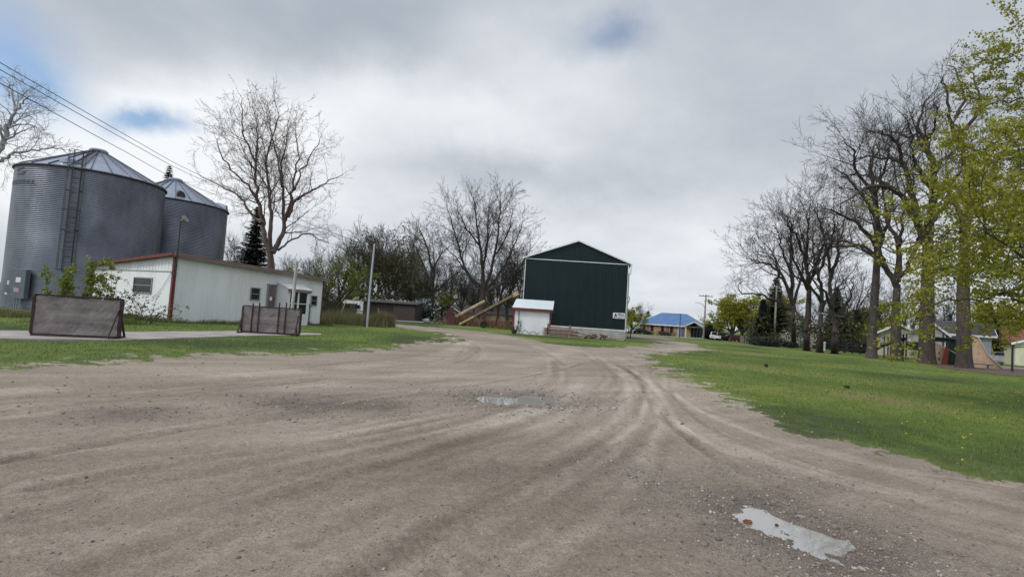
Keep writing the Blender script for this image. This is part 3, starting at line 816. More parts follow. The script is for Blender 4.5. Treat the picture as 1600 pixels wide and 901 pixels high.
# ladder with its safety cage, sidewall then roof
def bin_ladder(t, c, Rb, eave, peak):
    pT = on_wall(c, Rb, 122, 262); a = math.atan2(pT.y, pT.x)
    er = Vector((math.cos(a), math.sin(a), 0)); et = Vector((-er.y, er.x, 0))
    z0 = on_wall(c, Rb, 100, 424).z
    b = MB()
    for s in (-1, 1): b.tube([er * (Rb + .22) + et * s * .21 + Vector((0, 0, z0)), er * (Rb + .22) + et * s * .21 + Vector((0, 0, eave + 1.0))], .022, 6)
    z = z0
    while z < eave + .3: b.tube([er * (Rb + .22) + et * -.21 + Vector((0, 0, z)), er * (Rb + .22) + et * .21 + Vector((0, 0, z))], .014, 5); z += .30
    lad = b.build('ladder', dark_steel, t)
    cg = MB()
    def hoop(z, flare=0):
        pts = []
        for k in range(9):
            f = -.5 * PI * 1.25 + PI * 1.25 * k / 8
            pts.append(er * (Rb + .42 + .40 * math.cos(f)) + et * (.42 * math.sin(f)) + Vector((0, 0, z)))
        cg.tube([er * (Rb + .2) + et * -.24 + Vector((0, 0, z))] + pts + [er * (Rb + .2) + et * .24 + Vector((0, 0, z))], .018, 5)
    zs = [z0 + .1 + i * (eave + .8 - z0) / 6 for i in range(7)]
    for z in zs: hoop(z)
    for k in (0, 2, 4, 6, 8):
        f = -.5 * PI * 1.25 + PI * 1.25 * k / 8
        p = er * (Rb + .42 + .40 * math.cos(f)) + et * (.42 * math.sin(f))
        cg.tube([p + Vector((0, 0, zs[0])), p + Vector((0, 0, zs[-1]))], .014, 5)
    cg.build('safety_cage', dark_steel, lad)
    rl = MB(); ro = er * (Rb * .98); L0 = Vector((ro.x, ro.y, eave + .12)); L1 = Vector((er.x * .5, er.y * .5, peak + .05))
    for s in (-1, 1): rl.bar(L0 + et * s * .2, L1 + et * s * .2, .02, .03)
    for k in range(14):
        q = L0.lerp(L1, (k + .5) / 14) + Vector((0, 0, .05)); rl.bar(q - et * .22, q + et * .22, .03, .03)
    rl.build('roof_ladder', dark_steel, t)
bin_ladder(bin1, B1, R1, E1, P1 - .2)
# round roof hatch on the near bin, hooded vents on the far one
def on_roof(Rb, eave, peak, ang, f):
    r = Rb + (.42 - Rb) * f; return Vector((r * math.cos(ang), r * math.sin(ang), eave + (peak - eave) * f))
aL = math.atan2(on_wall(B1, R1, 92, 262).y, on_wall(B1, R1, 92, 262).x)
h = MB(); q = on_roof(R1, E1, P1 - .2, aL, .22); h.lathe([(.42, q.z - .15), (.42, q.z + .12), (.38, q.z + .16), (0, q.z + .2)], 20, (q.x, q.y)); h.build('roof_hatch', galv_roof, roof1)
for px, f in ((283, .22), (343, .10), (232, .35)):
    w_ = on_wall(B2, R2, min(px, 340), 320); a = math.atan2(w_.y, w_.x) + (.35 if px == 343 else 0); q = on_roof(R2, E2, P2 - .2, a, f)
    v_ = MB(); er = Vector((math.cos(a), math.sin(a), 0)); et = Vector((-er.y, er.x, 0)); pts = []
    for k in range(7):
        f_ = PI * k / 6; pts.append((et * (.30 * math.cos(f_)) + Vector((0, 0, .42 * math.sin(f_)))))
    vs = [q + er * .45 + Vector((0, 0, -.18)) + p for p in pts] + [q - er * .35 + Vector((0, 0, .1)) + p * .8 for p in pts]
    v_.add(vs, [(i, i + 1, 8 + i, 7 + i) for i in range(6)] + [tuple(range(7, 14))])
    v_.add([p - er * .04 for p in vs[:7]], [tuple(range(6, -1, -1))])
    v_.f[-1] = v_.f[-1]
    v_.build('roof_vent', galv_roof if px != 283 else dark_steel, roof2)
# electrical cabinet, conduits and stickers on the near bin
pc = on_wall(B1, R1, 35, 445, .1); a = math.atan2(pc.y, pc.x)
zT = on_wall(B1, R1, 35, 421).z; zB = on_wall(B1, R1, 35, 466).z
cab = MB(); cab.box(-.45, .45, -.28, 0, 0, zT - zB)
cabm = K('grey_cabinet_paint', (.12, .14, .165), (.09, .105, .125), rough=.5)
o = cab.build('electrical_cabinet', cabm, bin1); o.location = (pc.x + .0, pc.y, zB); o.rotation_euler = (0, 0, a + PI / 2)
Hc = zT - zB
lb = MB(); lb.box(-.14, .16, -.289, -.282, Hc * .55, Hc * .72); lb.build('paper_label', white_paint, o)
lb = MB(); lb.box(-.20, .10, -.289, -.282, Hc * .22, Hc * .34); lb.build('warning_label', K('pink_white_label', (.62, .48, .48), (.55, .40, .40)), o)
lb = MB(); lb.box(-.14, .06, -.289, -.282, Hc * .36, Hc * .40); lb.build('red_stripe', K('label_red', (.5, .08, .10)), o)
lb = MB(); lb.box(-.17, .07, -.294, -.289, Hc * .255, Hc * .27); lb.box(-.17, .07, -.294, -.289, Hc * .29, Hc * .305); lb.build('label_print', dark_glass, o)
cd = MB()
for x_ in (-.25, -.1, .1): cd.tube([(x_, -.12, -zB + .02), (x_, -.12, .02)], .03, 8)
cd.build('conduit', galv, o)
for x_, z_ in ((-.75, Hc * .56), (-.75, Hc * .49), (-.82, Hc * .14)): ob = MB(); ob.box(x_ - .07, x_ + .07, -.16, -.05, z_ - .05, z_ + .05); ob.build('outlet_box', white_paint, o)
# faded stencilled lettering near the eave
def text_mesh(body, size):
    cu = bpy.data.curves.new('txt', 'FONT'); cu.body = body; cu.size = size; cu.extrude = 0; cu.offset = .012 * size
    o_ = bpy.data.objects.new('txt', cu); COL.objects.link(o_)
    bpy.context.view_layer.update()
    me = o_.evaluated_get(bpy.context.evaluated_depsgraph_get()).to_mesh()
    vs = [tuple(v.co) for v in me.vertices]; fs = [tuple(p.vertices) for p in me.polygons]
    o_.to_mesh_clear(); bpy.data.objects.remove(o_); bpy.data.curves.remove(cu); return vs, fs
pa = on_wall(B1, R1, 16, 284); pb = on_wall(B1, R1, 56, 284)
aa = math.atan2(pa.y, pa.x); ab = math.atan2(pb.y, pb.x)
vs, fs = text_mesh('WESTEEL', .62)
mw = max(v[0] for v in vs); let = MB()
zl = on_wall(B1, R1, 38, 287).z
let.add([((R1 + .045) * math.cos(aa + (ab - aa) * v[0] / mw), (R1 + .045) * math.sin(aa + (ab - aa) * v[0] / mw), zl + v[1] * .62) for v in vs], fs)
ac0, ac1 = aa + (ab - aa) * .38, aa + (ab - aa) * .78
for j, (u0, u1) in enumerate(((.42, .62), (.36, .46), (.58, .70), (.42, .66))):
    zz_ = zl + .95 - j * .12; n_ = 6
    vs = []
    for k in range(n_ + 1):
        q_ = aa + (ab - aa) * (u0 + (u1 - u0) * k / n_); vs += [((R1 + .045) * math.cos(q_), (R1 + .045) * math.sin(q_), zz_), ((R1 + .045) * math.cos(q_), (R1 + .045) * math.sin(q_), zz_ + .09)]
    let.add(vs, [(2 * k, 2 * k + 2, 2 * k + 3, 2 * k + 1) for k in range(n_)])
let.build('lettering', K('faded_black_stencil', (.05, .05, .065), (.09, .09, .11), scale=4, rough=.7), wall1)

# ------------------------------------------------------------------ windows and doors shared by the buildings
def window(parent, x, z, w_, h_, fm=grey_frame, gm=dark_glass, y=0.0, name='window', mull=1, axis='x', split_v=False):
    """a window on the plane y (facing -y); frame proud of the wall, pane set back in it, meeting rail"""
    f = MB(); t = .055; d = .05
    f.box(x - w_ / 2 - t, x - w_ / 2, y - d, y + .02, z - t, z + h_ + t); f.box(x + w_ / 2, x + w_ / 2 + t, y - d, y + .02, z - t, z + h_ + t)
    f.box(x - w_ / 2, x + w_ / 2, y - d, y + .02, z + h_, z + h_ + t); f.box(x - w_ / 2 - .03, x + w_ / 2 + .03, y - d - .03, y + .02, z - t, z)
    if mull: f.box(x - w_ / 2, x + w_ / 2, y - d + .008, y + .02, z + h_ * .5 - .02, z + h_ * .5 + .02)
    if split_v: f.box(x - .02, x + .02, y - d + .006, y + .02, z, z + h_)
    o = f.build(name, fm, parent)
    g_ = MB(); g_.box(x - w_ / 2 + .001, x + w_ / 2 - .001, y - .018, y - .006, z + .001, z + h_ - .001); g_.build('pane', gm, o)
    return o

# ------------------------------------------------------------------ the white shed
SA = G(264, 503.5); SB_ = G(500, 507.5)
th_s = yaw_of(SA, SB_); Ls = (SB_ - SA).length
shed = thing('white_shed', 'long low white metal shed with red trim in front of the grain bins', 'shed', (SA.x, SA.y, 0), th_s)
def to_local(p, o): 
    c, s = math.cos(-o.rotation_euler.z), math.sin(-o.rotation_euler.z); dx, dy = p.x - o.location.x, p.y - o.location.y
    return Vector((dx * c - dy * s, dx * s + dy * c, p.z))
def hit_plane(px, py, o, y=0.0, x=None):
    """pixel ray against the local plane y=const (or x=const) of a yawed building"""
    d = ray(px, py); c, s = math.cos(-o.rotation_euler.z), math.sin(-o.rotation_euler.z)
    ld = Vector((d.x * c - d.y * s, d.x * s + d.y * c, d.z)); le = to_local(Vector((0, 0, EYE)), o)
    t = ((y - le.y) / ld.y) if x is None else ((x - le.x) / ld.x)
    return le + ld * t
Dg = 8.2
Hf = HZ(SA, 270, 399); Hf2 = HZ(SB_, 503, 438)
Hb = hit_plane(148, 415, shed, x=0).z; Dg = hit_plane(148, 430, shed, x=0).y
Hb = HZ(Vector((SA.x - math.sin(th_s) * Dg, SA.y + math.cos(th_s) * Dg, 0)), 148, 415)
print('shed', SA, SB_, Ls, Dg, Hf, Hf2, Hb)
Dg = min(max(Dg, 4), 8.6)
b = MB()   # wall as one solid with a falling roof line, ribs standing proud
b.add([(0, 0, 0), (Ls, 0, 0), (Ls, Dg, 0), (0, Dg, 0), (0, 0, Hf), (Ls, 0, Hf2), (Ls, Dg, Hf2 - (Hf - Hb)), (0, Dg, Hb)],
      [(0, 3, 2, 1), (4, 5, 6, 7), (0, 1, 5, 4), (1, 2, 6, 5), (2, 3, 7, 6), (3, 0, 4, 7)])
k = .25
while k < Ls - .1:
    hh = Hf + (Hf2 - Hf) * k / Ls - .02; b.box(k - .025, k + .025, -.016, .0, .05, hh); k += .23
zs_ = hit_plane(220, 422.5, shed, x=0).z
k = .3
while k < Dg - .1:
    b.box(-.016, 0, k - .02, k + .02, zs_, Hf + (Hb - Hf) * k / Dg - .02); k += .30
b.build('wall', white_metal, shed)
s_ = MB(); s_.box(-.03, 0, .05, Dg, zs_ - .03, zs_ + .02); s_.build('siding_seam', grey_frame, shed)
rf = MB(); o_ = .28
def rz(x, y): return Hf + (Hf2 - Hf) * x / Ls + (Hb - Hf) * y / Dg
rf.slab([(-o_, -.30, rz(-o_, -.3) + .12), (Ls + .2, -.30, rz(Ls + .2, -.3) + .12), (Ls + .2, Dg + .2, rz(Ls + .2, Dg + .2) + .12), (-o_, Dg + .2, rz(-o_, Dg + .2) + .12)], .10)
roof_s = rf.build('roof', K('old_roofing', (.13, .10, .10), (.22, .19, .18), scale=3, rough=.85), shed)
fa = MB(); fa.bar((-.30, -.33, rz(-.3, -.3) + .04), (-.30, Dg + .2, rz(-.3, Dg + .2) + .04), .045, .17); fa.build('gable_fascia', red_trim, roof_s)
fa = MB(); fa.bar((-.28, -.325, rz(-.3, -.3) + .02), (Ls + .2, -.325, rz(Ls + .2, -.3) + .02), .05, .25); fa.build('eave_fascia', old_trim, roof_s)
tr = MB(); tr.box(-.05, .10, -.05, -.018, 0, Hf - .05); tr.box(-.05, -.018, -.018, .12, 0, Hf - .05); tr.build('corner_trim', red_trim, shed)
tr = MB(); tr.box(Ls - .06, Ls + .04, -.04, -.018, 0, Hf2 - .05); tr.box(Ls + .002, Ls + .04, -.018, .10, 0, Hf2 - .05); tr.build('corner_trim', red_trim, shed)
def win_px(x0, y0, x1, y1, **kw):
    a_, c_ = hit_plane(x0, y0, shed), hit_plane(x1, y1, shed); return window(shed, (a_.x + c_.x) / 2, c_.z, c_.x - a_.x, a_.z - c_.z, **kw)
win_px(393, 450, 404, 468); win_px(487, 462.5, 493.5, 476.5)
# gable window is on x=0: build in its own frame
a_, c_ = hit_plane(211, 434, shed, x=0), hit_plane(236, 457, shed, x=0)
wo = window(shed, 0, c_.z, abs(a_.y - c_.y), a_.z - c_.z); wo.rotation_euler = (0, 0, -PI / 2); wo.location = (0, (a_.y + c_.y) / 2, 0)
# brown door and the little glazed porch beside it
a_, c_ = hit_plane(419.5, 445, shed), hit_plane(431, 445, shed)
d_ = MB(); x0, x1 = a_.x, c_.x; zt = a_.z; d_.box(x0, x1, -.03, 0.01, .08, zt)
for i in range(2): d_.box(x0 + .12, x1 - .12, -.042, -.03, .25 + i * .95, .95 + i * .85)
do = d_.build('door', door_wood, shed)
dk = MB(); dk.blob((x0 + .15, -.07, 1.05), .035, .035, .035, random.Random(1)); dk.build('handle', white_paint, do)
dw = MB(); dw.box(x0 + .14, x0 + .30, -.05, -.042, 1.5, 1.72); dw.build('door_notice', white_paint, do)
fr = MB(); fr.box(x0 - .09, x0, -.06, .01, 0, zt + .08); fr.box(x1, x1 + .09, -.06, .01, 0, zt + .08); fr.box(x0, x1, -.06, .01, zt, zt + .08); fr.build('door_frame', grey_frame, do)
px0 = hit_plane(434, 450, shed).x; 
pw = 1.7; pd = 1.0; pz = hit_plane(434, 441, shed).z
po = MB()
po.prism_x([(0, 0), (-.0 - pd, 0), (-pd, pz - .35), (0, pz)], px0, px0 + .06)
po.prism_x([(0, 0), (-pd, 0), (-pd, pz - .35), (0, pz)], px0 + pw - .06, px0 + pw)
po.box(px0 + .06, px0 + pw - .06, -pd, -pd + .06, 0, .75)
po.box(px0 + .06, px0 + .20, -pd, -pd + .06, .75, pz - .4); po.box(px0 + pw - .20, px0 + pw - .06, -pd, -pd + .06, .75, pz - .4); po.box(px0 + .78, px0 + .90, -pd, -pd + .06, .75, pz - .4)
porch = po.build('porch', white_metal, shed)
pr = MB(); pr.slab([(px0 - .08, -pd - .15, pz - .34), (px0 + pw + .08, -pd - .15, pz - .34), (px0 + pw + .08, -.01, pz + .05), (px0 - .08, -.01, pz + .05)], .05); pr.build('porch_roof', white_paint, porch)
pf = MB(); pf.box(px0 - .06, px0 + pw + .06, -pd - .13, -pd - .10, pz - .56, pz - .38); pf.build('porch_fascia', old_trim, porch)
for xa, xb in ((px0 + .20, px0 + .78), (px0 + .90, px0 + pw - .20)):
    pg = MB(); pg.box(xa + .002, xb - .002, -pd + .015, -pd + .03, .752, pz - .402); pg.build('pane', dark_glass, porch)
    pm = MB(); pm.box(xa, xb, -pd - .004, -pd + .012, 1.38, 1.43); pm.build('sash_bar', white_paint, porch)
# flood light on a bent pipe at the corner, with its cable
lm = MB(); fpb = to_local(SA, shed); hp = HZ(SA, 270, 345)
lm.tube([(-.12, -.36, Hf - 1.0), (-.12, -.36, hp - .1), (-.1, -.38, hp)], .035, 8); lm.box(-.14, -.04, -.36, -.0, Hf - .55, Hf - .5); lm.box(-.14, -.04, -.36, .0, Hf - 1.0, Hf - .95)
lmo = lm.build('light_mast', dark_steel, shed)
lh = MB(); lh.lathe([(.06, 0), (.10, .10), (.20, .20), (.21, .24), (.0, .25)], 14)
lo = lh.build('flood_light', K('grey_lamp_housing', (.22, .21, .20), rough=.5), lmo); lo.location = (-.08, -.40, hp + .02); lo.rotation_euler = (R(50), R(35), 0)
cb = MB(); cb.tube([(-.10, -.30, Hf - .5), (-.06, .3, Hf - 1.1), (-.05, .8, 1.9), (-.05, 1.3, 1.45), (-.05, 1.75, 1.25)], .010, 5); cb.build('cable', dark_steel, lmo)
mp_ = hit_plane(484.5, 479, shed, y=-.25); mb_ = MB(); mb_.tube([(mp_.x, -.25, 0), (mp_.x, -.25, mp_.z)], .045, 8); mb_.box(mp_.x - .09, mp_.x + .09, -.32, -.18, mp_.z - .02, mp_.z + .16); mb_.build('vent_pipe', galv, shed)

# ------------------------------------------------------------------ the two concrete bunk panels in steel frames
def make_panel(name_label, pl, pr_, ph, back, seed):
    """pl, pr_ ground points of the near face; braces behind; 'back' = the framed side faces us"""
    yaw = yaw_of(pl, pr_); L = (pr_ - pl).length
    t = thing('concrete_panel', name_label, 'panel', (pl.x, pl.y, .045), yaw, 'upright concrete panels standing on the pad')
    rg = random.Random(seed)
    s = MB(); nx, nz = 24, 10      # slab with a slightly broken outline
    vs = []
    for yy in (0, .10):
        for j in range(nz + 1):
            for i in range(nx + 1):
                x = .04 + (L - .08) * i / nx; z = .07 + (ph - .10) * j / nz
                if j == nz: z -= abs(rg.gauss(0, .018))
                if i in (0, nx): x += rg.gauss(0, .012)
                vs.append((x, yy + rg.gauss(0, .003) * (1 if yy == 0 else 0), z))
    fs = []
    for j in range(nz):
        for i in range(nx):
            q = j * (nx + 1) + i; o2 = (nx + 1) * (nz + 1)
            fs += [(q, q + 1, q + nx + 2, q + nx + 1), (o2 + q, o2 + q + nx + 1, o2 + q + nx + 2, o2 + q + 1)]
    for j in range(nz):
        for i in (0, nx): q = j * (nx + 1) + i; o2 = (nx + 1) * (nz + 1); fs.append((q, q + nx + 1, q + nx + 1 + o2, q + o2))
    for i in range(nx):
        for j in (0, nz): q = j * (nx + 1) + i; o2 = (nx + 1) * (nz + 1); fs.append((q, q + 1, q + 1 + o2, q + o2))
    s.add(vs, fs); s.build('slab', panel_concrete, t)
    f = MB(); f.bar((0, .05, .035), (L, .05, .035), .16, .07); f.bar((0, .05, ph), (L, .05, ph), .13, .05)
    for x in (0.0, L): f.box(x - .035, x + .035, -.02, .12, 0.07, ph - .025)
    f.build('frame', rust, t)
    sd = -1 if back else 1
    y0 = -.03 if back else .13
    xs = (L * .17, L * .28, L * .62, L * .74) if back else (L * .80, L * .93, L * .30, L * .52)
    for i, x in enumerate(xs):
        p = MB(); top = ph + (.14 if i % 2 == 0 or back else .10) + (.04 * i if back else 0)
        p.bar((x, y0, .07), (x, y0, top), .05, .05); p.build('post', rust, t)
    for x in (L * .02, L * .97):
        br = MB()
        br.bar((x, .05 + sd * .09, ph * .75), (x, .05 + sd * .62, .03), .05, .05)
        br.bar((x, .05 + sd * .09, .03), (x, .05 + sd * .66, .03), .06, .05)
        if x > L / 2 or back: br.bar((x - .02, .05 + sd * .10, .05), (x - .02, .05 + sd * .30, .45), .04, .04)
        br.build('brace', rust, t)
    return t
pA, pB = G(47, 526), G(184, 531.5); hA = HZ(pA, 51, 459); 
panel1 = make_panel('wide grey concrete panel in a rusty frame at the left end of the pad', pA, pB, hA - .05, False, 3)
sp = MB(); Lp = (pB - pA).length
sp.bar((Lp * .99, -.03, .07), (Lp * .93, -.30, .03), .04, .04); sp.bar((Lp * .985, -.03, hA * .7), (Lp * .93, -.32, .03), .03, .03); sp.build('front_brace', rust, panel1)
pC, pD = G(376, 520.5), G(467, 525.5); hC = HZ(pC, 379, 477)
panel2 = make_panel('grey concrete panel with rusty upright bars on its face, before the shed door', pC, pD, hC - .05, True, 8)

# ------------------------------------------------------------------ green barn
BC = G(976, 529.3); hR = HZ(BC, 984, 411)
bl = AT(818.5, 470, BC.y + .4); bl.z = 0
bl = Vector((AT(820.5, 420, BC.y + .5).x, BC.y + .5, 0))
th_b = yaw_of(bl, BC); Wb = (BC - bl).length
barn = thing('green_barn', 'tall dark green metal barn with white trim and a pale foundation wall', 'barn', (bl.x, bl.y, 0), th_b)
hL = HZ(bl, 821, 403); hE = (hL + hR) / 2
rid = AT(903, 377, BC.y + .2); hP = HZ(Vector((rid.x, rid.y, 0)), 903, 377); xr = to_local(rid, barn).x
print('barn', bl, BC, Wb, hL, hR, hP, xr)
Lb = 17.0; hF = HZ(BC, 977, 516) - .0
b = MB(); xr = Wb / 2 + .05
b.prism([(0, hF), (Wb, hF), (Wb, hE), (xr, hP), (0, hE)], 0, Lb)
k = .23
while k < Wb - .1:
    top = hE + (hP - hE) * (1 - abs(k - xr) / (Wb / 2)) - .03; b.box(k - .03, k + .03, -.03, 0, hF + .01, max(top, hF)); k += .305
b.build('siding', barn_green, barn)
bs = MB(); kk = 1.0
fo = MB(); fo.box(-.04, Wb + .04, -.05, Lb + .04, -.3, hF); fo.build('foundation', concrete, barn)
ft = MB(); ft.box(-.06, Wb + .06, -.075, -.05, hF - .10, hF + .02); ft.build('base_trim', white_paint, barn)
sm = MB(); sm.box(0, Wb, -.045, -.031, hE - .13, hE - .06); sm.build('gable_band', white_metal, barn)
zm = HZ(bl, 819, 455); sm2 = MB(); sm2.box(.01, Wb - .01, -.038, -.031, zm - .03, zm + .03); sm2.build('siding_lap', K('green_lap', (.008, .018, .018)), barn)
for x in (0, Wb):
    c_ = MB(); c_.box(x - .035, x + .035, -.03, .05, hF + .02, hE - .17); c_.build('corner_trim', white_metal, barn)
rf = MB(); ov = .18
sl = (hP - hE) / xr
for (xa, xb) in ((-.28, xr), (Wb + .28, xr)):
    za = hE - sl * .28
    rf.slab([(xa, -ov, za + .12), (xb, -ov, hP + .12), (xb, Lb + ov, hP + .12), (xa, Lb + ov, za + .12)], .06)
roof_b = rf.build('roof', K('white_metal_roof', (.60, .62, .66), (.5, .52, .56), rough=.45), barn)
fc = MB(); 
for xa in (-.28, Wb + .28): fc.bar((xa, -ov - .02, hE - sl * .28 + .03), (xr, -ov - .02, hP + .03), .03, .10)
fc.build('rake_trim', white_metal, roof_b)
gt = MB(); gt.box(Wb + .18, Wb + .33, -ov, Lb + ov, hE - .30, hE - .08); gt.box(Wb + .10, Wb + .32, -ov, -ov + .12, hE - 1.05, hE - .3); gt.build('gutter', white_metal, roof_b)
ds = MB(); ds.box(Wb + .06, Wb + .15, .02, .12, .1, hE - .9); ds.tube([(Wb + .12, .0, 3.4), (Wb + .25, -.05, 3.9), (Wb + .2, -.05, 4.2)], .05, 6); ds.build('downpipe', K('dull_downpipe', (.32, .34, .36)), barn)
# sign by the right corner
s0, s1 = hit_plane(958, 488, barn, y=-.05), hit_plane(976, 498, barn, y=-.05)
sx0, sx1, sz0, sz1 = s0.x, s1.x, s1.z, s0.z; sw, sh = sx1 - sx0, sz1 - sz0
sg = MB(); sg.box(sx0, sx1, -.065, -.025, sz0, sz1); sgn = sg.build('sign', K('sign_white', (.66, .66, .70), (.58, .58, .62)), barn)
sl_ = MB(); y_ = -.068
def quad(mb, pts, y=y_): mb.add([(sx0 + u * sw, y, sz0 + v * sh) for u, v in pts], [(0, 1, 2, 3)])
quad(sl_, [(.10, .12), (.18, .12), (.28, .92), (.20, .92)])
quad(sl_, [(.16, .45), (.30, .47), (.31, .60), (.18, .60)])
quad(sl_, [(.22, .12), (.28, .12), (.38, .70), (.31, .60)])
sl_.build('sign_emblem', K('sign_black', (.015, .008, .02)), sgn)
pk = MB(); quad(pk, [(.36, .10), (.56, .12), (.60, .30), (.40, .28)], -.0675); quad(pk, [(.38, .58), (.58, .60), (.66, .86), (.44, .86)], -.0675); pk.build('sign_mark', K('sign_plum', (.19, .10, .17)), sgn)
ln = MB()
for (u0, u1, v0, v1) in ((.50, .93, .70, .80), (.62, .92, .52, .60), (.60, .92, .40, .47), (.58, .92, .16, .24)): quad(ln, [(u0, v0), (u1, v0), (u1, v1), (u0, v1)])
ln.build('sign_print', K('sign_grey', (.06, .055, .08)), sgn)

# ------------------------------------------------------------------ small white shed with the red trim, in front of the barn
WA, WB = G(801, 520.5), G(858, 524.5)
th_w = yaw_of(WA, WB); Lw = (WB - WA).length; Hw = HZ(WA, 802, 480); Dw = 3.0
ws = thing('pump_shed', 'small white shed with red trim leaning against the green barn', 'shed', (WA.x, WA.y, 0), th_w)
b = MB(); b.prism_x([(0, 0), (Dw, 0), (Dw, Hw + .75), (0, Hw)], 0, Lw)
k = .15
while k < Lw: b.box(k - .02, k + .02, -.014, 0, .02, Hw - .02); k += .2
b.build('wall', white_metal, ws)
r_ = MB(); r_.slab([(-.15, -.25, Hw + .02), (Lw + .2, -.25, Hw + .02), (Lw + .2, Dw, Hw + .87), (-.15, Dw, Hw + .87)], .07)
ro = r_.build('roof', K('pale_roof_sheet', (.62, .68, .70), (.50, .56, .58), rough=.45), ws)
f = MB(); f.bar((-.15, -.262, Hw - .12), (Lw + .2, -.262, Hw - .12), .03, .22); f.build('fascia', red_trim, ro)
for x in (-.165, Lw + .215): f = MB(); f.bar((x, -.26, Hw - .12), (x, Dw, Hw + .70), .03, .22); f.build('rake_trim', red_trim, ro)
for x in (0, Lw):
    f = MB(); f.box(x - .07, x + .07, -.04, -.015, 0, Hw - .1); f.build('corner_trim', red_trim, ws)
pp = MB(); pp.tube([(.45, -.06, .35), (.45, -.06, Hw - .1)], .025, 6); pp.box(.38, .52, -.12, -.02, .95, 1.1); pp.tube([(.65, -.06, .2), (.65, -.06, 1.1), (.72, -.14, 1.25)], .022, 6); pp.blob((.68, -.12, .72), .06, .06, .06, random.Random(2)); pp.build('standpipe', dark_steel, ws)
hs = MB(); pts = []
for i in range(40):
    u = i / 39; pts.append((.8 + 1.6 * u, -.25 - .1 * math.sin(u * 9), .06 + .32 * abs(math.sin(u * 7.5)) * (1 - .4 * u)))
hs.tube(pts, .025, 6); tag(hs.build('hose', K('grey_hose', (.12, .14, .14)), None), 'grey coiled hose lying against the small white shed', 'hose'); 
ho = bpy.data.objects['hose']; ho.location = ws.location; ho.rotation_euler = ws.rotation_euler
pl_ = MB(); pl_.box(.5, 2.3, -.75, -.45, 0, .05); po_ = tag(pl_.build('plank', lumber), 'pale plank lying on the grass before the small white shed', 'plank'); po_.location = ws.location; po_.rotation_euler = ws.rotation_euler

# ------------------------------------------------------------------ generic house
def house(label, cat, name, p0, yaw, W, D, H, rise, wallm, roofm, roof='gable_x', over=.4, trim=white_paint, group=None, gables=()):
    t = thing(name, label, cat, (p0.x, p0.y, p0.z), yaw, group)
    b = MB()
    if roof == 'gable_y':
        b.prism([(0, -.5), (W, -.5), (W, H), (W / 2, H + rise), (0, H)], 0, D)
    elif roof == 'gable_x':
        b.prism_x([(0, -.5), (D, -.5), (D, H), (D / 2, H + rise), (0, H)], 0, W)
    else: b.box(0, W, 0, D, -.5, H)
    b.build('wall', wallm, t)
    r_ = MB(); k = rise / ((W if roof == 'gable_y' else D) / 2)
    if roof == 'gable_y':
        for xa in (-over, W + over): r_.slab([(xa, -over, H - k * over + .1), (W / 2, -over, H + rise + .1), (W / 2, D + over, H + rise + .1), (xa, D + over, H - k * over + .1)], .09)
    elif roof == 'gable_x':
        for ya in (-over, D + over): r_.slab([(-over, ya, H - k * over + .1), (-over, D / 2, H + rise + .1), (W + over, D / 2, H + rise + .1), (W + over, ya, H - k * over + .1)], .09)
    else:
        i = min(D / 2, W * .27) ; o = over
        e = [(-o, -o, H), (W + o, -o, H), (W + o, D + o, H), (-o, D + o, H), (i, D / 2, H + rise), (W - i, D / 2, H + rise)]
        r_.add([(x, y, z + .1) for x, y, z in e] + [(x, y, z - .05) for x, y, z in e[:4]],
               [(0, 1, 5, 4), (1, 2, 5), (2, 3, 4, 5), (3, 0, 4), (0, 6, 7, 1), (1, 7, 8, 2), (2, 8, 9, 3), (3, 9, 6, 0), (9, 8, 7, 6)])
    ro = r_.build('roof', roofm, t)
    f = MB()
    if roof == 'gable_y':
        for xa in (-over, W + over): f.bar((xa, -over - .02, H - k * over + .0), (W / 2, -over - .02, H + rise), .04, .22)
    elif roof == 'gable_x':
        f.bar((-over, -over - .02, H - k * over), (W + over, -over - .02, H - k * over), .04, .2)
        for xa in (-over - .02, W + over + .02): f.bar((xa, -over, H - k * over), (xa, D / 2, H + rise), .04, .2); f.bar((xa, D + over, H - k * over), (xa, D / 2, H + rise), .04, .2)
    else: f.box(-over, W + over, -over - .05, -over - .01, H - .14, H + .1)
    f.build('fascia', trim, ro)
    return t, ro
def door(parent, x, w_, h_, m, y=0.0, name='door'):
    d = MB(); d.box(x, x + w_, y - .04, y, 0, h_); o = d.build(name, m, parent)
    f = MB(); f.box(x - .1, x, y - .06, y, 0, h_ + .1); f.box(x + w_, x + w_ + .1, y - .06, y, 0, h_ + .1); f.box(x, x + w_, y - .06, y, h_, h_ + .1); f.build('door_frame', white_paint, o)
    return o
# brown house behind the conveyors: main roof, front gable with a window, garage wing
hp0 = GX(681, 132); hz = .0
h1, _ = house('low brown house with a white edged front gable behind the red and cream conveyors', 'house', 'brown_house', hp0, R(-3), 5.8, 12, 2.6, 1.7, brown_brick, asphalt_shingle, 'gable_y', .5)
gm = MB(); gm.prism([(.0, 2.72), (5.8, 2.72), (2.9, 4.05)], -.06, -.01); gm.build('gable_panel', K('brown_gable', (.11, .095, .09)), h1)
window(h1, 1.9, .9, 1.7, 1.2, white_paint, split_v=True, mull=0); window(h1, 4.5, .9, .9, 1.2, white_paint)
b = MB(); b.box(5.8, 21, 1.5, 10, -.5, 2.5); b.build('wing_wall', tan_brick, h1)
r_ = MB(); r_.slab([(5.6, .9, 2.5), (21.6, .9, 2.5), (20.5, 5.8, 4.6), (5.6, 5.8, 4.6)], .1); r_.slab([(5.6, 10.6, 2.5), (21.6, 10.6, 2.5), (20.5, 5.8, 4.6), (5.6, 5.8, 4.6)], .1); r_.build('wing_roof', asphalt_shingle, h1)
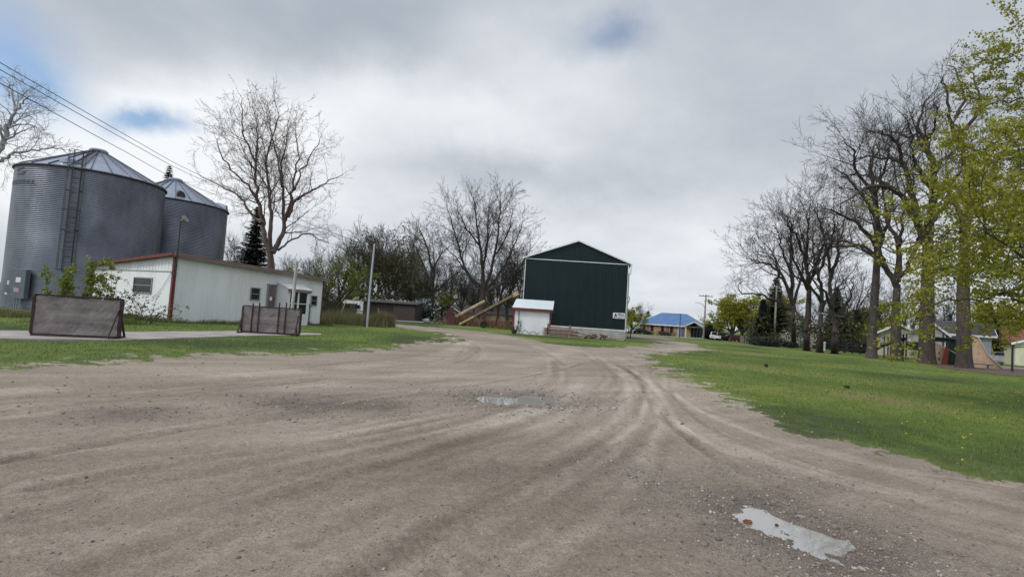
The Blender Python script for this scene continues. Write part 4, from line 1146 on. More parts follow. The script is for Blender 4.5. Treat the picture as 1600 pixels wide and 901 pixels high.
door(h1, 14.2, 3.2, 2.1, K('pale_garage_door', (.42, .40, .36)), 1.5, 'garage_door'); door(h1, 8.4, 1, 2.05, machine_red, 1.5)
window(h1, 11.2, .9, 1.4, 1.1, white_paint, y=1.5, split_v=True, mull=0)
# low dark shed behind the yard's far corner, dark boards, with a small roof and pale roofed garage beyond
dk0 = GX(566, 69)
dsh = thing('dark_shed', 'low dark board shed with a brown end wall at the bend of the lane', 'shed', dk0, R(-3))
b = MB(); b.prism_x([(0, -.2), (4, -.2), (4, 2.6), (0, 2.2)], 0, 7.2); 
for i in range(24): b.box(i * .3, i * .3 + .28, -.02 - .012 * (i % 2), 0, 0, 2.18)
b.build('wall', dark_wood, dsh)
r_ = MB(); r_.slab([(-.2, -.3, 2.3), (7.4, -.3, 2.3), (7.4, 4.2, 2.74), (-.2, 4.2, 2.74)], .08); r_.build('roof', asphalt_shingle, dsh)
d_ = MB(); d_.box(4.1, 7.1, -.06, -.035, .05, 1.95); d_.build('plank_wall', K('dark_brown_boards', (.065, .045, .038), (.04, .03, .026), scale=4, stretch=(4, 4, .5)), dsh)
g0 = GX(629, 95)
gar, _ = house('garage with a pale blue metal roof seen over the dark shed', 'garage', 'garage', g0, R(-8), 3.6, 6, 3.1, 1.0, grey_siding, K('pale_blue_roof', (.34, .48, .58), (.28, .40, .5), rough=.5), 'gable_x', .3)
# board fence and white caravan left of it
fn = thing('board_fence', 'dark brown board fence behind the tall grass beside the white shed', 'fence', GX(506, 62), R(-2))
b = MB()
for i in range(26): b.box(i * .15, i * .15 + .135, 0, .025, .05, 1.75 + .03 * (i % 3))
b.build('boards', dark_wood, fn)
for i in range(3): p_ = MB(); p_.box(i * 1.9, i * 1.9 + .1, .03, .13, 0, 1.8); p_.build('post', dark_wood, fn)
cv = thing('camper', 'small white camper parked behind the tall grass', 'camper', GX(530, 76), R(-6))
b = MB(); b.prism([(0, .45), (3.6, .45), (3.8, 1.2), (3.6, 2.2), (3.3, 2.45), (.2, 2.45), (-.1, 2.2), (-.15, 1.0)], 0, 2.0); b.build('body', white_paint, cv)
window(cv, 1.0, 1.3, .9, .5, grey_frame, mull=0); window(cv, 2.7, 1.3, .7, .5, grey_frame, mull=0)
wl_ = MB(); wl_.tube([(1.8, -.05, .33), (1.8, .2, .33)], .33, 16); wl_.build('wheel', tyre, cv)
st_ = MB(); st_.box(-.1, 3.7, -.01, -.002, .9, 1.02); st_.build('stripe', K('camper_stripe', (.08, .12, .2)), cv)

# ------------------------------------------------------------------ blue roofed brick building
ba, bb_ = GX(999, 140), GX(1088, 132)
Wd = (bb_ - ba).length
bz, bro = house('long brick building with a bright blue hipped metal roof and a gabled porch', 'building', 'brick_building', ba, yaw_of(ba, bb_), Wd, 12, 2.7, 3.3, tan_brick, blue_roof, 'hip', .6)
for i, x in enumerate((1.2, 3.4, 6.2, 8.6)):
    window(bz, x, .9, .7, 1.4, K('dark_red_frame', (.12, .04, .035))); 
for x0_, x1_ in ((-.0, .5), (1.9, 2.6), (7.2, 7.9)):
    q_ = MB(); q_.box(x0_, x1_, -.05, -.004, 0, 2.6); q_.build('brick_pier', brown_brick, bz)
door(bz, 10.4, .8, 2.1, K('blue_door', (.10, .18, .42)))
pw0 = MB(); pw0.box(11.2, 11.9, -.08, -.0, 0, 2.7); pw0.build('brick_pier', brown_brick, bz)
px_ = 12.8; pww = 4.6
pr = MB()
for xa, xb in ((px_ - .5, px_ + pww / 2), (px_ + pww + .5, px_ + pww / 2)): pr.slab([(xa, -3.4, 2.75), (xb, -3.4, 4.1), (xb, 3, 4.1), (xa, 3, 2.75)], .12)
pro = pr.build('porch_roof', blue_roof, bz)
f = MB()
for xa in (px_ - .5, px_ + pww + .5): f.bar((xa, -3.44, 2.62), (px_ + pww / 2, -3.44, 3.98), .06, .32)
f.build('porch_trim', K('cream_trim', (.5, .48, .40)), pro)
for x in (px_, px_ + pww - .35): c_ = MB(); c_.box(x, x + .35, -3.2, -2.85, 0, 2.75); c_.build('porch_column', K('cream_trim'), bz)
e_ = MB(); e_.box(px_ + .8, px_ + 3.8, -.1, -.02, 0, 2.4); e_.build('entrance_glass', dark_glass, bz)
for x in (px_ + 1.5, px_ + 2.3, px_ + 3.0): q_ = MB(); q_.box(x, x + .08, -.14, -.1, 0, 2.4); q_.build('door_mullion', grey_frame, bz)

def w_for(p0, yaw, px):
    d = ray(px, 540); c, s = math.cos(yaw), math.sin(yaw)
    return (p0.y * d.x - p0.x * d.y) / (c * d.y - s * d.x)
# houses on the right behind the play area
hA0 = G(1374, 558)
hA0 = GX(1371, 58); yA = R(-37); W1 = w_for(hA0, yA, 1438)
hs1, _ = house('cream sided house with a dark roof and white gable behind the slide', 'house', 'cream_house', hA0, yA, W1, 9, 2.55, 1.05, cream_siding, asphalt_shingle, 'gable_y', .45)
gp = MB(); gp.prism([(.1, 2.0), (W1 - .1, 2.0), (W1 - .1, 2.5), (W1 / 2, 3.5), (.1, 2.5)], -.05, -.01); gp.build('gable_cladding', K('pale_cladding', (.46, .45, .42)), hs1)
window(hs1, W1 * .17, 1.2, .5, .7, white_paint, K('sky_blue_glass', (.25, .38, .55), rough=.2)); door(hs1, W1 * .72, .9, 2.0, white_paint)
hB0 = GX(1452, 52)
hs2, _ = house('grey sided house with a dark roof between the two thickest trunks', 'house', 'grey_house', hB0, R(-38), 4.6, 8, 2.75, 1.3, grey_siding, asphalt_shingle, 'gable_x', .35)
gp = MB(); gp.prism([(-1.4, 0), (1.2, 0), (1.2, 2.6), (-.1, 3.7), (-1.4, 2.6)], -1.2, 0); gp.build('front_gable_wall', K('pale_cladding'), hs2)
r_ = MB()
for xa in (-1.8, 1.6): r_.slab([(xa, -1.5, 2.5), (-.1, -1.5, 3.95), (-.1, 3, 3.95), (xa, 3, 2.5)], .1)
rq = r_.build('gable_roof', asphalt_shingle, hs2); f = MB()
for xa in (-1.8, 1.6): f.bar((xa, -1.52, 2.42), (-.1, -1.52, 3.87), .04, .2)
f.build('gable_fascia', white_paint, rq)
window(hs2, 3.0, 1.0, 1.2, 1.0, white_paint)
hC0 = GX(1548, 74)
hs3, _ = house('slate blue house with a red brown roof and white garage at the right', 'house', 'blue_house', hC0, R(-40), 11, 8, 2.7, 2.3, blue_siding, red_shingle, 'gable_x', .5)
wg = MB(); wg.prism([(-3.4, 2.0), (-.4, 2.0), (-.4, 3.0), (-1.9, 4.2), (-3.4, 3.0)], -1.8, -1.7); wg.build('porch_gable', K('pale_cladding'), hs3)
ww = MB(); ww.box(-6.8, .5, -.9, 4, -.5, 2.0); ww.build('porch_wall', blue_siding, hs3)
wr = MB(); wr.slab([(-7.2, -2.0, 2.05), (.1, -2.0, 2.05), (.1, 1.4, 3.0), (-7.2, 1.4, 3.0)], .1); wr.build('porch_roof', asphalt_shingle, hs3)
for x in (-5.8, -4.0, -2.2): window(hs3, x, .6, .5, 1.2, white_paint, y=-.9)
gg = GX(1586, 60)
g3, _ = house('pale yellow garage with a white gable at the right edge', 'garage', 'garage', gg, R(-36), 6.0, 7, 2.6, 1.2, gatehouse_cream, red_shingle, 'gable_y', .4)
dd_ = MB(); dd_.box(.9, 5.1, -.05, -.0, 0, 2.1)
for i in range(1, 4): dd_.box(.9, 5.1, -.058, -.05, i * .52, i * .52 + .02)
dd_.build('garage_door', K('pale_garage_door'), g3)

# ================================================================== trees
class TB:
    def __init__(s): s.V = []; s.F = []; s.tips = []
    def tube(s, P, Rr, n):
        o = len(s.V); m = len(P)
        dx, dy, dz = P[1][0] - P[0][0], P[1][1] - P[0][1], P[1][2] - P[0][2]
        ref = Vector((0, 0, 1)) if abs(dz) < .8 * math.sqrt(dx * dx + dy * dy + dz * dz + 1e-9) else Vector((1, 0, 0))
        for i in range(m):
            a = P[max(i - 1, 0)]; b = P[min(i + 1, m - 1)]; d = (b - a).normalized()
            r = d.cross(ref)
            if r.length < 1e-3: r = d.cross(Vector((0, 1, 0)))
            r.normalize(); u = d.cross(r); q = Rr[i]
            for k in range(n):
                t = 2 * PI * k / n; c_, s_ = math.cos(t) * q, math.sin(t) * q
                s.V.append((P[i].x + r.x * c_ + u.x * s_, P[i].y + r.y * c_ + u.y * s_, P[i].z + r.z * c_ + u.z * s_))
        for i in range(m - 1):
            for k in range(n): k2 = (k + 1) % n; s.F.append((o + i * n + k, o + i * n + k2, o + (i + 1) * n + k2, o + (i + 1) * n + k))
def rnd_dir(rg, d, ang):
    ax = d.cross(Vector((rg.gauss(0, 1), rg.gauss(0, 1), rg.gauss(0, 1))))
    if ax.length < 1e-4: ax = Vector((1, 0, 0))
    ax.normalize(); return (Matrix.Rotation(ang, 3, ax) @ d).normalized()
def grow(tb, rg, p, d, L, r, lvl, S):
    """one branch and, from it, its side branches and end fork"""
    n = 2 if L < .5 else 3 if L < 1.2 else max(3, min(9, int(L / .55)))
    P = [p.copy()]; Rr = [r]; st = L / n; dd = d.copy(); r1 = max(r * S['taper'], S['rmin'] * .7)
    for i in range(n):
        j = S['crook'] * (1.0 if lvl > 0 else .5)
        dd = (dd + Vector((rg.gauss(0, j), rg.gauss(0, j), rg.gauss(0, j) + S['up'] * (.12 if lvl else .05)))).normalized()
        p = p + dd * st; P.append(p.copy()); Rr.append(r + (r1 - r) * (i + 1) / n)
    tb.tube(P, Rr, 8 if r > .12 else 5 if r > .035 else 3)
    sprout(tb, rg, P, Rr, L, lvl, S, .28)
    if L < S['lmin'] * 1.6 or lvl >= S['maxlvl']: tb.tips.append((P[-1], dd)); 
    if len(P) > 2 and lvl >= S['maxlvl'] - 1: tb.tips.append((P[len(P) // 2], dd))
    if lvl < S['maxlvl'] and L > S['lmin']:
        for k in range(2): grow(tb, rg, P[-1], rnd_dir(rg, dd, rg.uniform(.2, .55)), L * rg.uniform(.48, .68), max(Rr[-1] * .85, S['rmin']), lvl + 1, S)
def sprout(tb, rg, P, Rr, L, lvl, S, t0):
    if lvl >= S['maxlvl'] or L < S['lmin']: return
    n = len(P) - 1
    cnt = max(1, int(L * S['dens'] * (1 + .35 * lvl) + rg.random()))
    cnt = min(cnt, S['maxch'])
    for k in range(cnt):
        t = t0 + (1 - t0) * (k + rg.random()) / cnt; i = min(int(t * n), n - 1); f = t * n - i
        q = P[i].lerp(P[i + 1], f); rr_ = Rr[i] + (Rr[i + 1] - Rr[i]) * f; dd = (P[i + 1] - P[i]).normalized()
        nd = rnd_dir(rg, dd, rg.uniform(*S['ang'])); nd.z += S['up'] * .25; nd.normalize()
        Lc = min(L * rg.uniform(.34, .58) * (1.15 - .45 * t), S['lmax'])
        if Lc < .18: continue
        rc = max(min(rr_ * .55, .011 + Lc * .018), S['rmin'])
        grow(tb, rg, q, nd, Lc, rc, lvl + 1, S)
DEF = dict(taper=.35, rmin=.009, crook=.12, up=.5, lmin=.55, maxlvl=5, dens=1.5, maxch=7, ang=(.55, 1.1), lmax=5)
def leaves_mesh(name, tips, m, rg, per, spread, size, parent, flat=.5, droop=0):
    n = len(tips) * per
    c = np.repeat(np.array([tuple(t[0]) for t in tips]), per, 0) + rg.normal(0, spread, (n, 3)) * np.array([1, 1, flat]) - np.array([0, 0, droop])
    a = rg.normal(0, 1, (n, 3)); a /= np.linalg.norm(a, axis=1)[:, None] + 1e-9; b = rg.normal(0, 1, (n, 3)); b -= a * (a * b).sum(1)[:, None]; b /= np.linalg.norm(b, axis=1)[:, None] + 1e-9
    s = size * (.5 + rg.random((n, 1)))
    V_ = np.stack([c - a * s * .5, c + b * s * .38, c + a * s * .5, c - b * s * .38], 1).reshape(-1, 3)
    return np_mesh(name, V_, np.arange(n * 4).reshape(-1, 4), m, parent)
def tree_obj(name, label, cat, base, tb_trunk, tb, barkm, group=None, leaf=None, seed=1):
    t = thing(name, label, cat, base, 0, group)
    inv = Vector(base)
    def sh(V_): return np.array(V_) - np.array([inv.x, inv.y, inv.z])
    np_mesh('trunk', sh(tb_trunk.V), tb_trunk.F, barkm, t, True)
    np_mesh('crown', sh(tb.V), tb.F, barkm, t)
    if leaf:
        m, per, spread, size = leaf
        tips = [((p - inv), d) for p, d in tb.tips]
        leaves_mesh('foliage', tips, m, np.random.default_rng(seed), per, spread, size, t)
    return t
def flare(base, top, r, n=6, rt=None):
    P = []; Rr = []
    for i in range(n + 1):
        t = i / n; P.append(base.lerp(top, t)); Rr.append((r + ((rt or r * .8) - r) * t) * (1 + .45 * math.exp(-t * (top - base).length / .35)))
    return P, Rr
def limb_tree(name, label, base, Y, trunk_px, r, limbs, seed, barkm, S, group=None, depth=3.0, leaf=None, rtop=None):
    """trunk and main limbs follow the photographed branching; limbs are pushed fore and aft so the crown is round"""
    rg = random.Random(seed); S = dict(DEF, **S)
    base = base.copy(); base.z -= .25
    tt = TB(); tb = TB()
    P = [base] + [AT(px, py, Y) for px, py in trunk_px]
    P = [Vector(p) for p in catmull(P, 4)]
    n = len(P) - 1; rt = rtop or r * .55
    acc = [0]; 
    for i in range(n): acc.append(acc[-1] + (P[i + 1] - P[i]).length)
    tt.tube(P, [(r + (rt - r) * i / n) * (1 + .5 * math.exp(-acc[i] / .35)) for i in range(n + 1)], 12)
    for L_ in limbs:
        pts, r0_ = L_[0], L_[1]; dy = L_[2] if len(L_) > 2 else rg.uniform(-1, 1)
        q = [AT(px, py, Y) for px, py in pts]
        tot = len(q) - 1
        for i in range(1, len(q)): 
            # move along the eye ray so the outline stays while the depth varies
            f = (dy * depth * (i / tot)) / Y; q[i] = Vector((0, 0, EYE)) + (q[i] - Vector((0, 0, EYE))) * (1 + f)
        q = [Vector(p) for p in catmull(q, 4)]
        for i in range(2, len(q)): q[i] += Vector((rg.gauss(0, .07), rg.gauss(0, .1), rg.gauss(0, .07)))
        m = len(q) - 1; Rr = [max(r0_ * (1 - .86 * (i / m) ** .8), .02) for i in range(m + 1)]
        tb.tube(q, Rr, 7)
        LL = sum((q[i + 1] - q[i]).length for i in range(m))
        S2 = dict(S); S2['maxch'] = int(LL * S['dens'] * 1.25) + 2
        # side branches get shorter toward the tip
        cnt = S2['maxch']
        for k in range(cnt):
            t = .22 + .78 * (k + rg.random()) / cnt; i = min(int(t * m), m - 1); f = t * m - i
            pq = q[i].lerp(q[i + 1], f); rr_ = Rr[i] + (Rr[i + 1] - Rr[i]) * f; dd = (q[i + 1] - q[i]).normalized()
            nd = rnd_dir(rg, dd, rg.uniform(*S['ang'])); nd.z += .12; nd.normalize()
            Lc = S.get('side', .32) * LL * rg.uniform(.5, 1.1) * (1.1 - .6 * t); Lc = min(max(Lc, .7), S['lmax'])
            grow(tb, rg, pq, nd, Lc, max(min(rr_ * .5, .012 + Lc * .016), S['rmin']), 2, S)
        grow(tb, rg, q[-1], (q[-1] - q[-2]).normalized(), max(LL * .14, .8), Rr[-1], 3, S)
    return tree_obj(name, label, 'tree', base, tt, tb, barkm, group, leaf, seed)
def catmull(P, k):
    P = [Vector(p) for p in P]; o = []
    for i in range(len(P) - 1):
        a = P[max(i - 1, 0)]; b = P[i]; c = P[i + 1]; d = P[min(i + 2, len(P) - 1)]
        for j in range(k):
            t = j / k; o.append(.5 * ((2 * b) + (c - a) * t + (2 * a - 5 * b + 4 * c - d) * t * t + (3 * b - a - 3 * c + d) * t ** 3))
    o.append(P[-1]); return o
def free_tree(name, label, base, H_, r, seed, barkm, S=None, group=None, leaf=None, fork=.3, nl=5, spread=.45, lean=(0, 0), cat='tree'):
    """a tree with a forking trunk grown freely to height H_"""
    rg = random.Random(seed); S = dict(DEF, **(S or {}))
    base = base.copy(); base.z -= .2
    tt = TB(); tb = TB(); hf = H_ * fork
    P = []; n = 6; q = base.copy()
    for i in range(n + 1):
        P.append(q.copy()); q = q + Vector((rg.gauss(0, .03 * hf) + lean[0] * hf / n, rg.gauss(0, .03 * hf) + lean[1] * hf / n, (hf + .2) / n))
    tt.tube(P, [(r * (1 - .25 * i / n)) * (1 + .45 * math.exp(-i * hf / n / .35)) for i in range(n + 1)], 10)
    a0 = rg.random() * 6.28
    for k in range(nl):
        a = a0 + 2 * PI * k / nl + rg.uniform(-.4, .4); tilt = (rg.uniform(.35, 1.0) * spread) if k else .08
        d = Vector((math.sin(tilt * 1.5) * math.cos(a), math.sin(tilt * 1.5) * math.sin(a), math.cos(tilt * 1.5)))
        L = (H_ - hf) * rg.uniform(.72, .95) / (1.0 if k else 1.0)
        o = P[-1] if k % 2 == 0 else P[-2]
        m = 9; q = o.copy(); Q = [q.copy()]; r0_ = r * (.62 if k else .7)
        for i in range(m):
            d = (d + Vector((rg.gauss(0, S['crook'] * .9), rg.gauss(0, S['crook'] * .9), .04 + rg.gauss(0, S['crook'] * .4)))).normalized(); q = q + d * (L / m); Q.append(q.copy())
        Rr = [max(r0_ * (1 - .88 * (i / m) ** .8), .018) for i in range(m + 1)]
        tb.tube(Q, Rr, 7)
        cnt = int(L * S['dens'] * 1.1) + 2
        for j in range(cnt):
            t = .2 + .8 * (j + rg.random()) / cnt; i = min(int(t * m), m - 1); f = t * m - i
            pq = Q[i].lerp(Q[i + 1], f); rr_ = Rr[i] + (Rr[i + 1] - Rr[i]) * f
            nd = rnd_dir(rg, (Q[i + 1] - Q[i]).normalized(), rg.uniform(*S['ang'])); nd.z += .1; nd.normalize()
            Lc = min(max(.36 * L * rg.uniform(.5, 1.1) * (1.15 - .6 * t), .6), S['lmax'])
            grow(tb, rg, pq, nd, Lc, max(min(rr_ * .5, .012 + Lc * .016), S['rmin']), 2, S)
        grow(tb, rg, Q[-1], d, max(L * .12, .7), Rr[-1], 3, S)
    return tree_obj(name, label, cat, base, tt, tb, barkm, group, leaf, seed)
def place(src, loc, rz, sc, label, group=None):
    c = copy_tree(src); c.location = loc; c.rotation_euler = (0, 0, rz); c.scale = (sc, sc, sc if isinstance(sc, float) else sc)
    c['label'] = label
    if group: c['group'] = group
    elif 'group' in c: del c['group']
    return c
def spruce(name, label, base, H_, Rr, seed, m, cat='evergreen', group=None, droop=.25, dens=1.0, low=.04):
    rg = random.Random(seed); t = thing(name, label, cat, base, 0, group)
    b = MB(); b.tube([(0, 0, -.2), (0, 0, H_ * .5), (0, 0, H_ * .97)], [H_ * .018, H_ * .011, .015], 7); b.build('trunk', bark_dark, t)
    V_ = []; z = H_ * low; lv = 0
    while z < H_ * .985:
        f = z / H_; rad = Rr * (1 - f) ** .8 * rg.uniform(.72, 1.12); nb = max(7, int(13 * dens * (1 - f * .4)))
        for k in range(nb):
            a = 2 * PI * (k + rg.random()) / nb; L = rad * rg.uniform(.65, 1.1); ns = max(3, int(L / .16))
            ca_, sa_ = math.cos(a), math.sin(a)
            for i in range(ns):
                u = (i + .6) / ns; x = L * u; zz_ = z - droop * L * u + .28 * L * u * u
                w_ = (.22 + .30 * L * (1 - u))
                for s_ in (-1, 1, 0):
                    tl = rg.uniform(.6, 1.2); side = s_ * w_ * tl
                    p = (x * ca_, x * sa_, zz_); e = ((x + .26) * ca_ - side * sa_, (x + .26) * sa_ + side * ca_, zz_ - rg.uniform(.02, .22) * (1 if s_ else .3))
                    q = ((x - .20) * ca_ - side * .35 * sa_, (x - .20) * sa_ + side * .35 * ca_, zz_ + rg.uniform(-.08, .10))
                    V_ += [p, e, q]
        z += H_ * .014 / dens * rg.uniform(.8, 1.2)
    np_mesh('crown', np.array(V_), np.arange(len(V_)).reshape(-1, 3), m, t)
    return t
def bush(name, label, base, W, D, H_, seed, leafm, cat='bush', n=2600, size=.16, group=None, barkm=None):
    rg = random.Random(seed); t = thing(name, label, cat, base, 0, group); tb = TB()
    for k in range(14):
        a = rg.random() * 6.28; q = Vector((rg.uniform(-.3, .3) * W, rg.uniform(-.3, .3) * D, 0))
        d = Vector((math.cos(a) * .5, math.sin(a) * .5, 1)).normalized()
        P = [q.copy()]
        for i in range(4): d = (d + Vector((rg.gauss(0, .15), rg.gauss(0, .15), 0))).normalized(); q = q + d * H_ * .22; P.append(q.copy())
        tb.tube(P, [.03, .022, .016, .01, .006], 4)
    np_mesh('stems', np.array(tb.V), tb.F, barkm or bark_dark, t)
    r2 = np.random.default_rng(seed)
    # uneven lobes
    nl = 9; cx_ = (r2.random(nl) - .5) * W * .75; cy_ = (r2.random(nl) - .5) * D * .7; rz_ = H_ * (.45 + .5 * r2.random(nl)); rw = (.22 + .2 * r2.random(nl)) * min(W, D * 1.5)
    pick = r2.integers(0, nl, n); u = r2.normal(0, 1, (n, 3)); u /= np.linalg.norm(u, axis=1)[:, None]; rad = r2.random(n) ** .4
    c = np.stack([cx_[pick] + u[:, 0] * rad * rw[pick], cy_[pick] + u[:, 1] * rad * rw[pick], rz_[pick] * .5 * (1 + u[:, 2] * rad)], 1)
    c = np.clip(c, [-W * .6, -D * .6, .02], [W * .6, D * .6, H_ * 1.05])
    leaves_mesh('foliage', [(p, None) for p in c], leafm, r2, 1, .03, size, t)
    return t

# ---- the big bare tree behind the white shed
z3 = lambda L: [(280 + x / 2.815, 130 + y / 2.815) for x, y in L]
limb_tree('bare_tree', 'big many stemmed leafless tree behind the white shed, tallest on the left', GX(427, 53), 53, z3([(405, 880), (404, 800), (400, 745)]), .50,
    [(z3(p), r, d) for p, r, d in (
        ([(400, 745), (372, 655), (362, 575), (345, 505), (335, 420), (335, 340), (345, 230), (332, 150)], .30, .2),
        ([(400, 740), (405, 640), (400, 540), (395, 450), (385, 330), (418, 210), (440, 130)], .26, -.5),
        ([(410, 745), (440, 690), (465, 600), (452, 460), (455, 350), (482, 200)], .32, .6),
        ([(465, 605), (490, 530), (500, 440), (520, 330), (510, 200)], .20, -.7),
        ([(478, 590), (510, 520), (570, 478), (640, 440), (720, 400)], .19, .1),
        ([(435, 735), (480, 700), (560, 660), (630, 695), (662, 706)], .13, -.3),
        ([(362, 615), (300, 550), (250, 490), (180, 450), (80, 400)], .18, .4),
        ([(345, 515), (300, 450), (230, 380), (180, 300), (165, 240)], .15, -.8),
        ([(335, 345), (290, 250), (280, 150), (270, 50)], .13, -.1),
        ([(508, 465), (540, 380), (600, 285), (622, 240)], .12, .9),
        ([(452, 455), (430, 330), (400, 200), (395, 110)], .13, 1.0),
        ([(400, 545), (380, 440), (300, 330), (230, 170)], .13, 1.0))], 11, bark_brown, dict(dens=1.0, lmax=4.0, rmin=.010, crook=.17, side=.30, up=.3), depth=4.5)
# ---- bare trees between the shed and the barn
z4 = lambda L: [(480 + x / 3.755, 290 + y / 3.755) for x, y in L]
limb_tree('bare_tree', 'tall broad leafless tree beside the green barn, behind the conveyors', GX(753.5, 84), 84, z4([(1030, 760), (1032, 680), (1035, 605)]), .60,
    [(z4(p), r, d) for p, r, d in (
        ([(1035, 605), (1030, 480), (1010, 350), (990, 200), (982, 90)], .40, 0),
        ([(1035, 600), (940, 510), (892, 370), (850, 230), (820, 120)], .28, .5),
        ([(1040, 590), (1080, 500), (1110, 330), (1130, 170), (1132, 50)], .34, -.4),
        ([(1050, 610), (1130, 520), (1190, 400), (1240, 280), (1275, 200)], .28, .7),
        ([(1060, 620), (1160, 560), (1260, 450), (1335, 340)], .22, -.7),
        ([(1000, 600), (935, 510), (870, 420), (790, 340)], .20, -.5),
        ([(1030, 480), (1060, 330), (1060, 200), (1070, 90)], .24, .8),
        ([(1010, 350), (940, 260), (890, 160), (880, 110)], .18, -.9),
        ([(1110, 400), (1180, 280), (1200, 180), (1210, 110)], .18, .2))], 12, bark_dark, dict(dens=1.05, lmax=4.6, rmin=.013, crook=.15, side=.32, up=.25), depth=6)
limb_tree('bare_tree', 'slender spreading leafless tree behind the lane, left of the conveyors', GX(677, 90), 90, z4([(735, 740), (735, 660), (735, 595)]), .38,
    [(z4(p), r, d) for p, r, d in (
        ([(735, 595), (690, 480), (640, 370), (592, 290)], .22, .3), ([(738, 595), (750, 470), (790, 400), (850, 350)], .22, -.5),
        ([(735, 570), (712, 400), (680, 300), (650, 240)], .24, 0), ([(745, 625), (830, 560), (890, 500), (930, 480)], .16, .5),
        ([(730, 610), (650, 560), (600, 500), (570, 430)], .14, -.6), ([(745, 500), (740, 380), (730, 300)], .14, .9))], 13, bark_dark, dict(dens=1.3, lmax=4.2, rmin=.015, crook=.16, side=.34, up=.25), depth=5)
# ---- pale barked tree at the left edge
z1 = lambda L: [(x / 4.1, 120 + y / 4.1) for x, y in L]
limb_tree('pale_tree', 'pale barked leafless tree leaning over the near grain bin at the left edge', GX(-60, 44), 44, [(-48, 330), (-22, 268)], .42,
    [(z1(p), r, d) for p, r, d in (
        ([(-90, 600), (-20, 500), (20, 420), (40, 340), (55, 285), (100, 215), (85, 130), (60, 60)], .30, .2),
        ([(98, 215), (140, 165), (200, 125), (290, 190)], .10, -.3), ([(40, 400), (100, 370), (160, 340), (230, 320)], .12, .4),
        ([(-60, 600), (20, 540), (70, 500), (200, 470), (320, 455), (400, 470)], .20, .3), ([(30, 430), (0, 330), (-40, 280)], .14, -.5),
        ([(75, 500), (120, 505), (150, 530)], .08, -.5), ([(50, 330), (110, 310), (200, 310), (290, 370)], .10, .8),
        ([(60, 120), (40, 60), (60, 0)], .08, .2), ([(100, 210), (150, 110), (210, 60)], .09, .5))], 14, bark_pale, dict(dens=1.6, lmax=3, rmin=.011, crook=.22, side=.36, up=.1), depth=3)

# ---- the row of big trees on the right lawn
zr = lambda L: [(1280 + x / 2.816, 120 + y / 2.816) for x, y in L]
row = 'row of old leafless trees along the lawn'
limb_tree('bare_tree', 'thickest grey trunk of the tree row, directly left of the climbing wall', G(1448, 568), 38.6, [(1448, 530), (1449, 470), (1450, 400), (1450, 372)], .56,
    [(zr(p), r, d) for p, r, d in (
        ([(478, 705), (495, 620), (505, 520), (505, 400), (470, 295), (440, 210), (470, 110)], 0.408, 0),
        ([(500, 545), (560, 480), (620, 420), (680, 370)], 0.240, -.4), ([(505, 425), (540, 370), (600, 320), (640, 250)], 0.204, .5),
        ([(490, 360), (440, 270), (360, 250), (285, 232)], 0.180, .6), ([(465, 735), (420, 620), (345, 515), (230, 480), (120, 545)], 0.336, -.5),
        ([(440, 640), (395, 450), (350, 370), (250, 350), (150, 362)], 0.264, .5), ([(365, 395), (335, 290), (270, 240), (215, 240)], 0.156, -.7),
        ([(495, 620), (560, 560), (650, 500), (720, 520)], 0.216, .8), ([(480, 270), (520, 180), (500, 100)], 0.144, -.8),
        ([(345, 515), (250, 440), (180, 430), (90, 440)], 0.168, .9), ([(500, 500), (430, 400), (420, 300), (380, 170)], 0.168, -1))], 21, bark, dict(dens=1.15, lmax=4.2, rmin=.009, crook=.13, side=.38, up=.3), row, depth=4.5)
limb_tree('bare_tree', 'dark forking tree of the row just right of the slide', G(1400, 563), 41, [(1400, 520), (1400, 480), (1402, 445)], .42,
    [(zr(p), r, d) for p, r, d in (
        ([(342, 900), (352, 790), (352, 720), (370, 620), (380, 500)], 0.288, .4), ([(340, 920), (300, 840), (262, 760), (250, 600), (230, 430), (240, 350)], 0.264, -.4),
        ([(345, 890), (410, 800), (440, 720), (480, 600)], 0.216, -.8), ([(300, 850), (200, 760), (110, 720), (30, 730)], 0.180, .8),
        ([(355, 740), (300, 640), (280, 500), (260, 380)], 0.192, .9))], 22, bark, dict(dens=1.15, lmax=4.2, rmin=.009, crook=.13, side=.40, up=.3), row, depth=4)
limb_tree('bare_tree', 'straight tall leafless tree of the row left of the slide', G(1362, 559.5), 43, [(1363, 520), (1367, 460), (1370, 410), (1370, 385)], .38,
    [(zr(p), r, d) for p, r, d in (
        ([(253, 745), (250, 600), (240, 500), (230, 400), (235, 330)], 0.312, 0), ([(252, 770), (300, 650), (320, 540), (335, 430)], 0.216, .6),
        ([(252, 740), (180, 660), (90, 600), (10, 575)], 0.204, -.4), ([(250, 620), (190, 520), (120, 440), (60, 400)], 0.192, .5),
        ([(245, 560), (280, 450), (300, 360), (310, 300)], 0.168, -.7), ([(252, 790), (180, 745), (60, 750), (-20, 790)], 0.168, .8), ([(243, 520), (160, 400), (150, 330), (90, 290)], 0.156, -1))], 23, bark, dict(dens=1.15, lmax=4.2, rmin=.009, crook=.13, side=.40, up=.3), row, depth=4.5)
